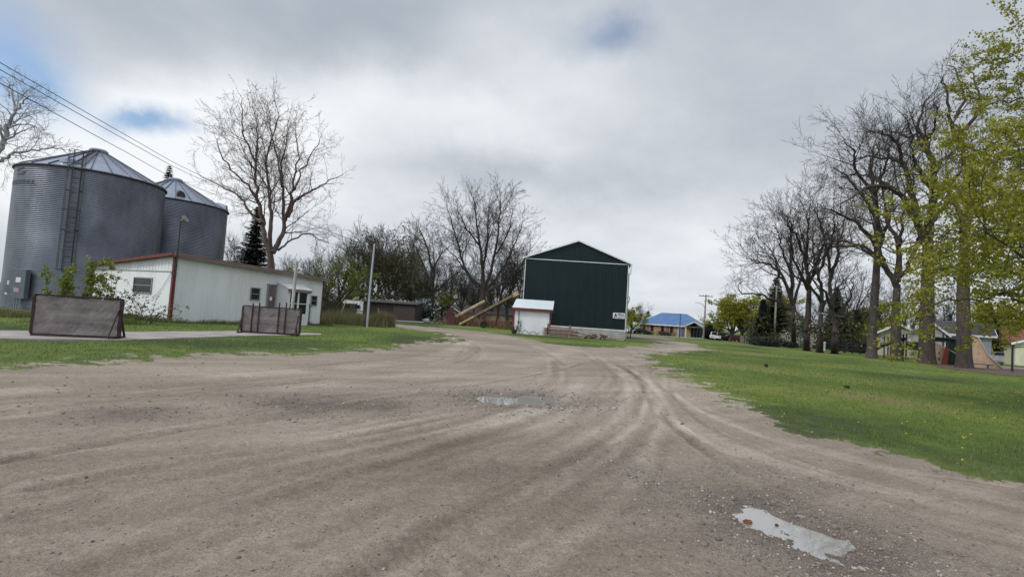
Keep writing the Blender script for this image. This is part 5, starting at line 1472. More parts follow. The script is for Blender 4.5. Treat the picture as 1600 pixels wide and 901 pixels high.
limb_tree('bare_tree', 'thick trunk at the right end of the row, half veiled by maple leaves', G(1507, 575), 35.2, [(1506, 530), (1505, 460), (1506, 400), (1508, 360)], .47,
    [(zr(p), r, d) for p, r, d in (
        ([(640, 690), (650, 560), (640, 430), (620, 300), (600, 180)], 0.336, 0), ([(640, 640), (590, 540), (560, 440), (560, 330)], 0.216, .5),
        ([(642, 600), (720, 520), (780, 420), (820, 300)], 0.240, -.5), ([(620, 300), (570, 180), (560, 60), (530, 0)], 0.156, -.3), ([(630, 250), (700, 150), (690, 40), (650, -40)], 0.156, .4),
        ([(600, 180), (640, 80), (600, -20), (560, -60)], 0.120, 0))], 24, bark, dict(dens=1.1, lmax=3.0, rmin=.012, crook=.13, side=.28), row, depth=4)
# the thinner trees of the row's far end
zq = lambda L: [(1150 + x / 3.917, 330 + y / 3.917) for x, y in L]
limb_tree('bare_tree', 'leafless tree of the row standing in front of the white blossom, leftmost trunk', G(1241, 542.5), 58, [(1240, 520), (1239, 480)], .34,
    [(zq(p), r, d) for p, r, d in (
        ([(352, 600), (340, 450), (335, 300), (340, 150), (335, 60)], 0.288, 0), ([(352, 610), (300, 580), (220, 540), (130, 505), (30, 500), (20, 440)], 0.240, .3),
        ([(350, 580), (290, 420), (200, 330), (100, 300), (60, 280)], 0.216, -.4), ([(345, 520), (260, 360), (220, 250), (150, 180)], 0.192, .6),
        ([(355, 560), (400, 400), (420, 250), (440, 120)], 0.192, .7), ([(338, 380), (280, 240), (260, 140), (230, 80)], 0.156, -.8))], 25, bark_dark, dict(dens=1.05, lmax=4.2, rmin=.010, crook=.13, side=.42, up=.3), row, depth=5)
limb_tree('bare_tree', 'double stemmed leafless tree, second trunk from the left of the row', G(1260.5, 547.5), 50, [(1260, 530), (1260, 505)], .36,
    [(zq(p), r, d) for p, r, d in (
        ([(435, 690), (445, 540), (440, 400), (430, 250), (440, 100), (430, 0)], 0.312, 0), ([(430, 700), (380, 620), (300, 560), (260, 530)], 0.144, .5),
        ([(440, 480), (380, 350), (340, 220), (350, 60)], 0.192, -.5), ([(445, 440), (500, 300), (540, 150), (500, 20)], 0.204, .6),
        ([(435, 330), (390, 200), (330, 100), (300, 30)], 0.156, -.9))], 26, bark_dark, dict(dens=1.05, lmax=4.2, rmin=.010, crook=.13, side=.42, up=.3), row, depth=4.5)
limb_tree('bare_tree', 'leafless tree with a dark straight bole, third trunk from the left of the row', G(1280.5, 550.5), 47, [(1281, 530), (1283, 490)], .33,
    [(zq(p), r, d) for p, r, d in (
        ([(520, 620), (530, 500), (500, 380), (470, 250), (480, 120)], 0.240, 0), ([(520, 610), (560, 540), (640, 480), (700, 440)], 0.168, .5), ([(525, 560), (470, 480), (400, 420), (330, 380)], 0.168, -.5), ([(500, 380), (560, 250), (600, 120), (590, 0)], 0.168, -.8))], 27, bark_dark, dict(dens=1.05, lmax=4.0, rmin=.010, crook=.13, side=.40, up=.3), row, depth=4)
limb_tree('bare_tree', 'leafless tree forking low, fourth trunk from the left of the row', G(1304, 552), 46.5, [(1304, 535), (1305, 505)], .34,
    [(zq(p), r, d) for p, r, d in (
        ([(607, 690), (590, 600), (575, 500), (580, 380), (560, 250), (520, 100), (500, -20)], 0.264, 0), ([(610, 690), (650, 600), (700, 520), (720, 400)], 0.216, .5),
        ([(590, 600), (540, 500), (500, 380), (520, 270)], 0.168, -.6), ([(580, 400), (620, 280), (640, 150), (680, 0)], 0.180, .8), ([(600, 640), (680, 640), (740, 560)], 0.144, -.8))], 28, bark_dark, dict(dens=1.05, lmax=4.0, rmin=.010, crook=.13, side=.40, up=.3), row, depth=4)

# ---- the maple whose leafy limbs reach in from the right; its trunk stands outside the frame
mb_ = G(1790, 640); mY = mb_.y
print('maple', mb_)
mapS = dict(dens=1.45, lmax=1.15, rmin=.006, crook=.13, side=.36, maxlvl=4, lmin=.4, ang=(.5, 1.0), up=.15)
limb_tree('maple_tree', 'large maple in yellow green young leaf reaching in from the right edge', mb_, mY, [(1785, 500), (1775, 380), (1762, 280)], .30,
    [([(1785, 470), (1700, 462), (1640, 478), (1580, 462), (1510, 470), (1455, 482)], .09, -.25), ([(1780, 430), (1700, 410), (1610, 425), (1530, 420), (1440, 425)], .09, .2),
     ([(1775, 390), (1690, 365), (1600, 350), (1515, 365), (1450, 385)], .09, -.4), ([(1770, 350), (1700, 310), (1620, 285), (1545, 300), (1485, 320)], .08, .4),
     ([(1768, 320), (1700, 260), (1635, 220), (1570, 220), (1510, 240)], .08, -.1), ([(1765, 290), (1710, 220), (1640, 165), (1580, 155), (1530, 165)], .08, .35),
     ([(1762, 280), (1720, 190), (1670, 115), (1620, 95), (1575, 95)], .07, 0), ([(1762, 280), (1740, 150), (1690, 80), (1625, 50)], .08, -.3),
     ([(1780, 450), (1720, 475), (1670, 490), (1620, 488), (1580, 480)], .07, .5), ([(1765, 300), (1800, 150), (1830, 40)], .09, .2), ([(1770, 350), (1860, 260), (1930, 170)], .09, -.3),
     ([(1775, 400), (1880, 360), (1970, 330)], .09, .4), ([(1780, 440), (1850, 440), (1900, 450)], .08, -.8),
     ([(1765, 280), (1700, 235), (1650, 215), (1600, 255), (1560, 290)], .06, -.6), ([(1762, 240), (1700, 170), (1650, 150), (1610, 200)], .06, .6), ([(1770, 330), (1690, 340), (1630, 325), (1575, 345)], .07, .7), ([(1768, 300), (1690, 300), (1630, 270), (1590, 265)], .06, .15),
     ([(1778, 410), (1690, 440), (1600, 395), (1540, 350)], .08, -1.0), ([(1768, 330), (1670, 270), (1620, 200), (1590, 190)], .07, .8), ([(1780, 400), (1700, 385), (1640, 400), (1590, 385)], .07, -.5)],
    31, bark, mapS, depth=4.0, leaf=(leaf_maple, 9, .078, .072))

# ---- background trees: free grown prototypes, copied
S_far = dict(dens=1.2, lmax=3.0, rmin=.018, crook=.15, lmin=.7, maxlvl=4)
bgA = free_tree('bare_tree', 'thin leafless tree behind the barn corner, right of the broad one', GX(792, 92), 15.5, .32, 41, bark_dark, S_far, nl=6, fork=.22)
bgB = free_tree('bare_tree', 'tall twiggy leafless tree above the dark green clump by the light pole', GX(562, 95), 17, .30, 42, bark_dark, dict(S_far, ang=(.4, .9)), nl=6, fork=.2, spread=.4)
bgC = free_tree('leafing_tree', 'round pale green leafing tree right of the shed roof end', GX(527, 60), 7.6, .20, 43, bark_dark, dict(S_far, dens=1.3, lmax=2.2, rmin=.012), nl=6, fork=.25, spread=.6, leaf=(leaf_green, 3, .20, .20))
bgD = free_tree('leafing_tree', 'dark green leafing tree clump right behind the light pole', GX(612, 80), 13.5, .30, 44, bark_dark, dict(S_far, dens=1.2, lmax=2.6, rmin=.014), nl=7, fork=.12, spread=.42, leaf=(leaf_dull, 1, .34, .22))
wood = 'leafless trees of the wood behind the lane'
P_ = [(bgA, 812, 96, 1.0, 2.1, 'leafless tree partly hidden by the left edge of the green barn'), (bgA, 778, 104, .95, .4, 'thin leafless tree between the broad tree and the barn'),
      (bgB, 588, 102, 1.05, 1.2, 'tall twiggy leafless tree directly right of the light pole top'), (bgB, 622, 108, 1.0, 2.7, 'leafless tree rising right of the dark green clump'),
      (bgA, 650, 112, .92, 3.9, 'leafless tree behind the pale blue garage roof'), (bgB, 700, 118, .85, 4.4, 'leafless tree behind the left gable of the brown house'),
      (bgA, 720, 122, .9, 5.2, 'leafless tree over the brown house roof'), (bgB, 738, 128, .85, .9, 'leafless tree left of the broad tree, far behind the house'),
      (bgA, 545, 104, .95, 5.8, 'leafless tree over the round pale green tree'), (bgB, 505, 90, .72, 3.1, 'twiggy leafless tree behind the far end of the white shed'),
      (bgA, 470, 88, .62, 1.0, 'leafless tree over the shed roof right of the big tree'), (bgB, 362, 82, .70, 2.0, 'leafless tree between the far grain bin and the dark spruce'),
      (bgA, 448, 76, .55, 4.0, 'low leafless tree behind the flaking white post'), (bgA, 765, 134, .9, 3.3, 'distant leafless tree in the wood behind the broad tree'),
      (bgD, 640, 96, .62, 2.0, 'low leafing tree behind the dark shed, beside the pale blue roof'), (bgB, 578, 84, .80, 4.1, 'twiggy leafless tree directly behind the light pole'),
      (bgC, 690, 112, .95, 1.3, 'yellow green leafing tree behind the slender spreading tree'), (bgC, 822, 128, .9, 3.0, 'leafing tree behind the barn and conveyors'),
      (bgD, 660, 118, .8, 5.0, 'leafing tree in the wood left of the slender spreading tree'), (bgD, 740, 138, .8, .5, 'leafing tree in the wood behind the brown house'),
      (bgC, 440, 66, .80, 2.2, 'bright green leafing tree behind the shed roof, under the big tree'), (bgD, 800, 140, .75, 1.5, 'leafing tree far behind the conveyors'),
      (bgA, 602, 90, .8, 2.2, 'thin leafless tree in front of the wood, above the dark shed'), (bgB, 668, 104, .8, 5.0, 'leafless tree just left of the slender spreading tree')]
for src, px, Y_, sc, rz_, lab in P_: place(src, GX(px, Y_), rz_, float(sc), lab)
# a low tangle of saplings and brush that closes the foot of the wood
def thicket(name, label, x0px, x1px, Y0, Y1, n, h0, h1, m, seed, leafm=None):
    rg = random.Random(seed); tb = TB()
    for _ in range(n):
        p = GX(rg.uniform(x0px, x1px), rg.uniform(Y0, Y1)); h_ = rg.uniform(h0, h1); d = Vector((rg.gauss(0, .12), rg.gauss(0, .12), 1)).normalized()
        q = p.copy(); P = [q.copy()]
        for i in range(5): d = (d + Vector((rg.gauss(0, .12), rg.gauss(0, .12), .05))).normalized(); q = q + d * h_ / 5; P.append(q.copy())
        tb.tube(P, [.06, .05, .04, .03, .02, .012], 3)
        for k in range(13):
            i = rg.randrange(1, 5); e = rnd_dir(rg, d, rg.uniform(.4, 1.0)); l = h_ * rg.uniform(.12, .3); q1 = P[i]; q2 = q1 + e * l * .5; q3 = q2 + (e + Vector((rg.gauss(0, .3), rg.gauss(0, .3), .2))).normalized() * l * .5
            tb.tube([q1, q2, q3], [.025, .018, .01], 3); tb.tips.append((q3, e)); tb.tips.append((q2, e))
    o = np_mesh(name, np.array(tb.V), tb.F, m)
    tag(o, label, 'undergrowth', kind='stuff')
    if leafm:
        o2 = leaves_mesh('brush_foliage', tb.tips, leafm, np.random.default_rng(seed), 3, .35, .26, None); tag(o2, 'thin spring foliage of ' + label.split(' ', 1)[1], 'foliage', kind='stuff')
thicket('woodland_brush', 'dense brush and saplings at the foot of the wood behind the lane', 500, 670, 86, 130, 190, 3, 8, bark_dark, 51, leaf_dull)
thicket('woodland_brush', 'brush and saplings of the wood behind the brown house', 660, 835, 152, 180, 260, 5, 13, bark_dark, 55, leaf_dull)
thicket('shed_side_brush', 'twiggy brush behind the white shed and the far grain bin', 340, 520, 70, 95, 80, 3, 6, bark_dark, 52, leaf_dull)
thicket('park_brush', 'dark brush and saplings behind the tree row on the right', 1165, 1360, 70, 100, 200, 2, 5, bark_dark, 53, leaf_dull)
thicket('park_far_brush', 'far brush behind the houses at the right edge', 1340, 1640, 88, 120, 170, 3, 8, bark_dark, 54, leaf_green)

# evergreens
spruce('spruce_tree', 'dark spruce between the far grain bin and the big bare tree', GX(388, 60), 12.6, 3.4, 61, needle)
tp = GX(243, 75); spruce('spruce_tree', 'spruce whose tip shows between the two bin roofs', tp, HZ(tp, 243, 251) - tp.z, 4.0, 62, needle)
s3 = GX(1209, 74); spruce('spruce_tree', 'tall green spruce behind the left end of the tree row', s3, HZ(s3, 1214, 430) - s3.z, 3.4, 63, needle_mid, dens=.8)
s4 = GX(1190, 72); spruce('cedar_tree', 'narrow dark cedar left of the tall green spruce', s4, HZ(s4, 1190, 466) - s4.z, 1.35, 64, needle, dens=1.5, droop=-.3)
s5 = GX(1305, 80); spruce('spruce_tree', 'spruce showing between the middle trunks of the row', s5, 10, 3.4, 65, needle_mid, dens=.8)
s6 = GX(1545, 68); spruce('spruce_tree', 'dark conifer before the red brown roof at the right', s6, 8.0, 2.4, 66, needle, dens=.9)
s7 = GX(1107, 118); spruce('cedar_tree', 'small dark cedar right of the utility pole', s7, HZ(s7, 1108, 502) - s7.z, 1.9, 67, needle, dens=1.4, droop=-.3)
s8 = GX(1338, 78); spruce('spruce_tree', 'spruce behind the straight tall tree of the row', s8, 6.5, 2.4, 68, needle_mid, dens=.8)
# leafing trees round the park's far side
m1 = GX(1141, 100)
mpT = free_tree('leafing_tree', 'round yellow green leafing tree in front of the parked cars', m1, HZ(m1, 1145, 461) - m1.z, .35, 71, bark, dict(S_far, dens=1.35, lmax=2.5, rmin=.014, lmin=.6), nl=7, fork=.2, spread=.75, leaf=(leaf_maple, 3, .28, .26))
place(mpT, GX(1160, 90), 2.0, .95, 'yellow green leafing tree left of the narrow dark cedar')
place(mpT, GX(1120, 128), 4.0, .55, 'small yellow green tree behind the parked black van')
place(mpT, GX(986, 122), 1.0, .72, 'yellow green tree showing past the right corner of the green barn')
place(mpT, GX(1208, 84), 3.0, .95, 'olive leafing tree behind the dark hedge')
place(mpT, GX(1600, 82), 5.0, 1.1, 'yellow green tree over the yellow garage')
place(mpT, GX(1562, 90), .6, 1.15, 'leafing tree over the red brown roof')
place(mpT, GX(1350, 92), 1.6, .95, 'leafing tree behind the cream sided house')
far_t = free_tree('bare_tree', 'leafless tree far behind the middle of the row', GX(1325, 84), 13, .3, 73, bark_dark, S_far, nl=6, fork=.22)
for px, Y_, sc, rz_, lab in ((1222, 94, .8, 1, 'leafless tree behind the tall green spruce'), (1290, 98, .75, 3, 'leafless tree in the gap between third and fourth trunks'),
                             (1378, 90, .9, 4, 'leafless tree over the cream house roof'), (1480, 86, .9, 5, 'leafless tree over the grey sided house'), (1420, 84, .85, 6, 'leafless tree between the cream and grey houses'), (1000, 170, .7, 2, 'distant leafless tree left of the blue roof')):
    place(far_t, GX(px, Y_), rz_, float(sc), lab)
# shrubs
bush('flowering_shrub', 'white blossoming shrub left of the leftmost row trunk', GX(1229, 70), 3.2, 2.0, 2.7, 81, blossom, 'shrub', 520, .18)
bush('flowering_shrub', 'white blossoming shrub between the leftmost row trunks', GX(1252, 69), 3.0, 2.0, 3.0, 82, blossom, 'shrub', 480, .18)
bush('dark_hedge', 'long dark evergreen bush beside the low wooden box', GX(1209, 60.5), 6.2, 2.4, 1.25, 83, needle, 'bush', 3600, .17)
bush('green_bush', 'yellow green bush behind the low wooden box', GX(1197, 63.5), 3.0, 2.0, 2.0, 84, leaf_dull, 'bush', 1300, .16)
bush('dark_bush', 'dark bush in front of the brick building, left one', GX(1012, 128), 4.0, 2, 1.1, 85, needle, 'bush', 500, .22)
bush('dark_bush', 'dark bush in front of the brick building, beside the blue door', GX(1040, 127), 5.6, 2, 1.5, 86, needle, 'bush', 700, .22)
bush('dark_bush', 'broad dark bush at the foot of the dark cedar beside the black van', GX(1110, 122), 5.4, 2.5, 2.0, 87, needle, 'bush', 700, .22)
bush('dark_bush', 'dark bush behind the row between the middle trunks', GX(1322, 62), 5.5, 2.2, 2.0, 88, needle, 'bush', 1400, .18)
bush('dark_bush', 'dark bush at the right end of the low rail fence', GX(1345, 60), 3.4, 2.0, 2.0, 89, needle, 'bush', 1100, .18)
bush('dark_bush', 'large dark bush with white blossom at the right end of the dark shed', GX(664, 74), 4.6, 2.5, 3.4, 90, needle, 'bush', 2200, .2)
bush('flowering_shrub', 'white flecks of blossom over the dark shed roof', GX(600, 73.5), 8.5, 2.0, 4.6, 91, leaf_dull, 'shrub', 2200, .2)
fl = np.random.default_rng(3); fp = GX(600, 71.5)
c_ = np.stack([fp.x + (fl.random(330) - .5) * 9, fp.y + (fl.random(330) - .5) * 1.5, 2.25 + fl.normal(0, .28, 330) + T(fp.x, fp.y)], 1)
o_ = leaves_mesh('blossom', [(p, None) for p in c_], blossom, fl, 1, .02, .26, None); tag(o_, 'white blossom sprays hanging over the dark shed roof', 'blossom', kind='stuff')
c_ = GX(664, 74); cc = np.stack([c_.x + (fl.random(110) - .5) * 4, c_.y - 1.2 + (fl.random(110) - .5), .3 + 2.6 * fl.random(110) + T(c_.x, c_.y)], 1)
o_ = leaves_mesh('blossom', [(p, None) for p in cc], blossom, fl, 1, .02, .24, None); tag(o_, 'white blossom flecks on the dark bush beside the lane', 'blossom', kind='stuff')

# ================================================================== smaller things
# flaking white post behind the second panel, and the vines on the shed's gable
pw_ = GX(453, 26.5); 
t = MB(); zt = HZ(pw_, 453, 407); rg = random.Random(5)
t.tube([(0, 0, -.1), (.02, 0, zt * .5), (.03, .01, zt)], [.09, .08, .075], 9); o = t.build('wooden_post', old_white_wood); o.location = pw_
tag(o, 'tall flaking white wooden post standing before the porch of the white shed', 'post')
# light pole
lp = GX(573, 37); zt = HZ(lp, 577, 372)
pole = thing('light_pole', 'slim silver metal light pole beside the bend of the lane', 'light pole', lp)
b = MB(); b.tube([(0, 0, -.1), (.02, 0, zt * .5), (.08, 0, zt)], [.085, .075, .06], 12); b.build('pole', K('silver_pole', (.42, .44, .48), (.34, .36, .40), rough=.4, metal=.3), pole)
b = MB(); b.tube([(-.13, .02, 0), (-.10, .02, zt * .5), (-.04, .02, zt - .2)], .035, 6); b.build('conduit', dark_steel, pole)
b = MB(); b.box(.0, .16, -.08, .08, zt - .35, zt + .05); b.tube([(.08, 0, zt), (-.1, -.05, zt + .18), (-.32, -.1, zt + .2)], .035, 6); b.build('bracket', dark_steel, pole)
b = MB(); b.lathe([(.05, 0), (.16, -.06), (.20, -.18), (.19, -.22), (0, -.22)], 14); o = b.build('lamp_head', K('dark_lamp', (.06, .06, .065), rough=.4), pole); o.location = (-.30, -.1, zt + .24)
b = MB(); b.blob((-.30, -.1, zt - .02), .14, .14, .08, random.Random(1), 12, 6, 0); b.build('lamp_glass', K('lamp_glass', (.5, .5, .48), rough=.2), pole)
# stakes
def stake(px, py, tpx, tpy, m, r, label, name='stake', Y=None, flat=False):
    p = G(px, py) if Y is None else GX(px, Y); q = AT(tpx, tpy, p.y) - p
    b = MB(); b.bar((0, 0, -.05), tuple(q), r * 2, r * (.7 if flat else 2)); o = b.build(name, m); o.location = p; return tag(o, label, 'stake')
stake(595, 501, 591, 482, K('orange_paint', (.50, .15, .05)), .045, 'orange marker stake in the tall grass right of the light pole', 'marker_stake', 50)
stake(529, 502, 541, 468, wood_tan, .04, 'leaning weathered pole in the tall grass left of the light pole', 'leaning_pole', 48)
stake(1554, 561, 1549, 543, K('yellow_wood', (.45, .34, .14)), .07, 'tan slanting stake in front of the silver car at the right', 'stake', 52)
stake(1197, 573.5, 1197, 568, dark_wood, .06, 'short dark stub sticking out of the lawn near the gravel edge', 'stub')
stake(1324, 608, 1323, 602, dark_wood, .05, 'small dark stump in the middle of the lawn', 'stub')

# saplings with fresh leaves behind the first panel, vines against the shed
def sapling(px, top, Y_, seed, label, m=leaf_pale, n=9, cat='sapling'):
    p = GX(px, Y_); h = HZ(p, px + 3, top) - p.z; rg = random.Random(seed)
    t = thing('sapling', label, cat, p); tb = TB(); st = []
    for k in range(3):
        q = Vector((rg.uniform(-.15, .15), rg.uniform(-.1, .1), -.05)); d = Vector((rg.gauss(0, .08), rg.gauss(0, .08), 1)); P = [q.copy()]
        hh = h * rg.uniform(.7, 1.0) if k else h
        for i in range(6): d = (d + Vector((rg.gauss(0, .05), rg.gauss(0, .05), 0))).normalized(); q = q + d * hh / 6; P.append(q.copy())
        tb.tube(P, [.018, .015, .012, .010, .008, .006, .004], 5)
        for i in range(n * 2):
            f = rg.uniform(.25, 1); j = min(int(f * 6), 5); e = rnd_dir(rg, d, rg.uniform(.4, .9)); a = P[j].lerp(P[j + 1], rg.random()); l = rg.uniform(.10, .30); c = a + e * l
            tb.tube([a, c], [.006, .003], 3); tb.tips.append((c, e)); tb.tips.append((a.lerp(c, .5), e))
    np_mesh('stems', np.array(tb.V), tb.F, bark, t)
    leaves_mesh('foliage', tb.tips, m, np.random.default_rng(seed), 7, .06, .10, t)
    return t
leaf_yg = K('sapling_leaf', (.24, .27, .04), (.15, .18, .03), scale=2, rough=.6, trans=.4)
sapling(79, 412, 21, 1, 'leafy young sapling behind the first panel, leftmost of the three', leaf_yg)
sapling(103, 418, 21.5, 2, 'leafy young sapling below the ladder of the near grain bin', leaf_yg)
sapling(128, 402, 22.5, 3, 'leafy young sapling right of the bin ladder, at the shed corner', leaf_yg)
sapling(152, 404, 24, 4, 'thin sapling against the left end of the shed gable', leaf_yg)
sapling(172, 402, 24.5, 5, 'thin leafing sapling in front of the shed gable wall', leaf_yg, 7)
vp = GX(205, 24.6); vt = thing('wild_shrub', 'wild arching shrub with small leaves below the gable window of the shed', 'shrub', vp); rg = random.Random(9); tb = TB()
for k in range(34):
    a = rg.uniform(-1, 1); L = rg.uniform(1.2, 2.4); q = Vector((rg.uniform(-1.1, .9), rg.uniform(-.3, .3), -.03)); d = Vector((a * .55, rg.uniform(-.3, .2), 1)).normalized(); P = [q.copy()]
    for i in range(9): d = (d + Vector((a * .13 + rg.gauss(0, .05), rg.gauss(0, .05), -.17))).normalized(); q = q + d * L / 9; q.z = max(q.z, .02); P.append(q.copy())
    tb.tube(P, [.013] * 4 + [.010] * 3 + [.006] * 3, 4)
    for i in range(3, 10):
        for _ in range(2): tb.tips.append((P[i] + Vector((rg.gauss(0, .05), rg.gauss(0, .05), rg.gauss(0, .05))), d))
np_mesh('stems', np.array(tb.V), tb.F, K('pink_brown_twig', (.20, .12, .10), (.11, .075, .06), scale=8), vt)
leaves_mesh('foliage', tb.tips, K('vine_leaf', (.085, .12, .03), (.05, .075, .02), scale=2, trans=.3), np.random.default_rng(4), 3, .045, .07, vt)
# weeds along the foot of the shed and tall dry grass beyond it
def local_pt(o, x, y): c, s = math.cos(o.rotation_euler.z), math.sin(o.rotation_euler.z); return Vector((o.location.x + x * c - y * s, o.location.y + x * s + y * c, 0))
rgt = np.random.default_rng(31)
def strip_blades(name, segs, label, m, h0, h1, wid, n):
    Vs = []
    for (a, b_, w_) in segs:
        u = rgt.random(n); x = a[0] + (b_[0] - a[0]) * u + (rgt.random(n) - .5) * w_; y = a[1] + (b_[1] - a[1]) * u + (rgt.random(n) - .5) * w_
        cl = fbm(x * 1.1, y * 1.1, 5, 3); h = (h0 + (h1 - h0) * rgt.random(n)) * (.25 + 1.2 * cl)
        az = rgt.random(n) * PI; dx = np.cos(az) * wid; dy = np.sin(az) * wid
        r_ = np.hypot(x, y); z = -1.1 * smooth((r_ - 50) / 95) - .03
        Vs.append(np.stack([np.stack([x - dx, y - dy, z], 1), np.stack([x + dx, y + dy, z], 1), np.stack([x + (rgt.random(n) - .5) * h * .8, y + (rgt.random(n) - .5) * h * .8, z + h], 1)], 1).reshape(-1, 3))
    Vs = np.concatenate(Vs); o = np_mesh(name, Vs, np.arange(len(Vs)).reshape(-1, 3), m)
    sh = o.data.attributes.new('shade', 'FLOAT', 'POINT'); sh.data.foreach_set('value', np.repeat(rgt.random(len(Vs) // 3), 3).astype(np.float32))
    return tag(o, label, 'grass', kind='stuff')
q0, q1, q2 = local_pt(shed, -.25, Dg), local_pt(shed, -.25, -.25), local_pt(shed, Ls + .3, -.25)
strip_blades('weeds', [(q0, q1, .5), (q1, q2, .5), (G(60, 505), G(200, 507), 1.2), (local_pt(shed, Ls, -.3), local_pt(shed, Ls + 1.2, 2), 1.2)], 'green weeds along the foot of the white shed', bm_, .12, .42, .012, 2600)
tg0, tg1 = GX(506, 42), GX(584, 40)
strip_blades('tall_grass', [(tg0, tg1, 3.0), (GX(506, 47), GX(570, 46), 4.0), (GX(580, 41), GX(602, 41), 1.5)], 'tall dry and green grass round the light pole beyond the shed', bm2, .3, 1.25, .016, 5200)
strip_blades('tall_grass', [(GX(690, 66), GX(790, 62), 3.0)], 'rough grass and dead weeds around the conveyors', bm2, .2, .8, .03, 1500)
strip_blades('dead_weeds', [(GX(716, 63), GX(744, 60), 1.6), (GX(748, 64), GX(795, 58), 1.6)], 'rusty brown dead weeds tangled under the conveyors', blade_mat('dead_weed_blade', [(.20, .10, .06), (.30, .17, .10), (.14, .09, .05), (.34, .24, .15)]), .5, 1.7, .025, 900)
strip_blades('weeds', [(G(-40, 492), G(45, 494), 3.0)], 'rough weeds at the foot of the near grain bin', bm2, .1, .45, .02, 2500)

# ------------------------------------------------------------------ conveyors and the old implement
def conveyor(label, g0, px0, py0, px1, py1, Y0, Y1, m, wid, tail):
    a = AT(px0, py0, Y0); b = AT(px1, py1, Y1); base = Vector((a.x, a.y, T(a.x, a.y)))
    t = thing('grain_conveyor', label, 'conveyor', base, 0); a -= base; b -= base
    d = (b - a).normalized(); up = Vector((0, 0, 1)); u = (up - d * up.dot(d)).normalized()
    if tail == 'tube':
        bb = MB(); bb.tube([a, b], wid, 14); bb.build('tube', m, t)
        for f in (.2, .5, .8): c = MB(); q = a.lerp(b, f); c.tube([q - d * .06, q + d * .06], wid * 1.14, 14); c.build('tube_band', K('conveyor_band', (.30, .22, .10), rough=.5), t)
    else:
        bb = MB(); s = d.cross(u)
        for k in (-1, 1): bb.bar(a + s * k * wid, b + s * k * wid, .05, .26)
        bb.bar(a, b, wid * 1.9, .04)
        bb.build('trough', m, t)
        c = MB(); n = 26
        for i in range(n): q = a.lerp(b, (i + .5) / n) + u * .07; c.bar(q - s * wid * .9, q + s * wid * .9, .05, .06)
        c.build('paddle_chain', K('dark_olive', (.09, .075, .03)), t)
        hd = MB(); hd.bar(b - d * .1, b + d * .7, .4, .45); hd.build('head', K('cream_painted_steel'), t)
    return t, a, b, base
c1, a, b, bs_ = conveyor('cream tube conveyor rising from a red hopper, left of the pair', 0, 706, 498.5, 757, 471, 60, 62, yellow_tube, .22, 'tube')
h = MB(); h.prism([(-.55, .25), (.25, .15), (.55, .8), (.25, 1.25), (-.3, 1.0)], -.4, .4); h.build('hopper', machine_red, c1)
h = MB(); h.prism([(-.9, .9), (-.3, .7), (.15, 1.5), (.1, 2.1), (-.35, 2.0)], -.3, .3); h.build('motor_box', K('dull_dark_red', (.09, .03, .03)), c1)
for s_ in (-1, 1):
    l = MB(); q = a.lerp(b, .55); l.tube([q, (q.x * .55 + .4, s_ * 1.1, .4)], .05, 6); l.build('strut', machine_red, c1)
    w_ = MB(); w_.tube([(q.x * .55 + .4, s_ * 1.1 - .09, .34), (q.x * .55 + .4, s_ * 1.1 + .09, .34)], .34, 14); w_.build('wheel', tyre, c1)
c2, a, b, bs_ = conveyor('long olive and cream paddle conveyor rising towards the green barn', 0, 742, 494, 803, 461.5, 56, 54, K('olive_steel', (.17, .135, .085), (.09, .07, .045), rough=.6), .24, 'trough')
l = MB(); l.bar(a - (b - a).normalized() * 2.1, a, .42, .2); l.build('feed_trough', yellow_tube, c2)
for s_ in (-1, 1):
    for f in (.30, .62): l = MB(); q = a.lerp(b, f); l.tube([q + Vector((0, s_ * .2, 0)), (q.x - .2, s_ * .9, -bs_.z * 0 + .35)], .05, 6); l.build('strut', machine_red, c2)
    w_ = MB(); q = a.lerp(b, .30); w_.tube([(q.x - .2, s_ * .95 - .1, .36), (q.x - .2, s_ * .95 + .1, .36)], .36, 14); w_.build('wheel', tyre, c2)
l = MB(); q = a.lerp(b, .30); l.bar((q.x - .2, -.95, .36), (q.x - .2, .95, .36), .08, .08); l.build('axle', machine_red, c2)
ip = GX(676, 63); im = thing('old_implement', 'dark drawbar and rusty implement lying left of the red hopper', 'farm implement', ip)
l = MB(); l.bar((.2, 0, .15), (2.3, -.2, 1.7), .25, .2); l.build('drawbar', K('dark_boom', (.045, .035, .03)), im)
l = MB(); rg = random.Random(3)
for i in range(5): l.bar((-.9 + i * .55, -.5, .12), (-.5 + i * .5, .6, .30), .1, .1)
l.bar((-1.0, -.3, .2), (1.9, .1, .28), .12, .12); l.build('beam', K('grey_rust', (.17, .13, .11), (.10, .07, .06)), im)
l = MB(); l.blob((-.75, -.3, .28), .45, .35, .28, rg, 9, 6); l.build('bag', K('pale_tarp', (.45, .43, .40)), im)
tr_ = thing('flat_trailer', 'low dark red farm trailer behind the conveyors near the barn', 'trailer', GX(758, 66), 0)
l = MB(); l.box(0, 4.4, -.9, .9, .62, .80); l.build('bed', K('dull_dark_red'), tr_); l = MB(); l.bar((4.4, 0, .7), (5.6, 0, .45), .1, .1); l.build('drawbar', rust, tr_)
for x in (.9, 3.4):
    for y in (-.95, .95): l = MB(); l.tube([(x, y - .1, .38), (x, y + .1, .38)], .38, 14); l.build('wheel', tyre, tr_)
rk = thing('red_frame', 'dark red angled steel frame standing between the two conveyors', 'steel frame', GX(741, 60), 0)
for (x0, x1) in ((0, .3), (1.3, 1.0)): l = MB(); l.bar((x0, 0, 0), (x1, 0, 1.9), .1, .1); l.build('leg', machine_red, rk)
l = MB(); l.bar((.3, 0, 1.9), (1.0, 0, 1.9), .1, .1); l.build('crossbar', machine_red, rk)

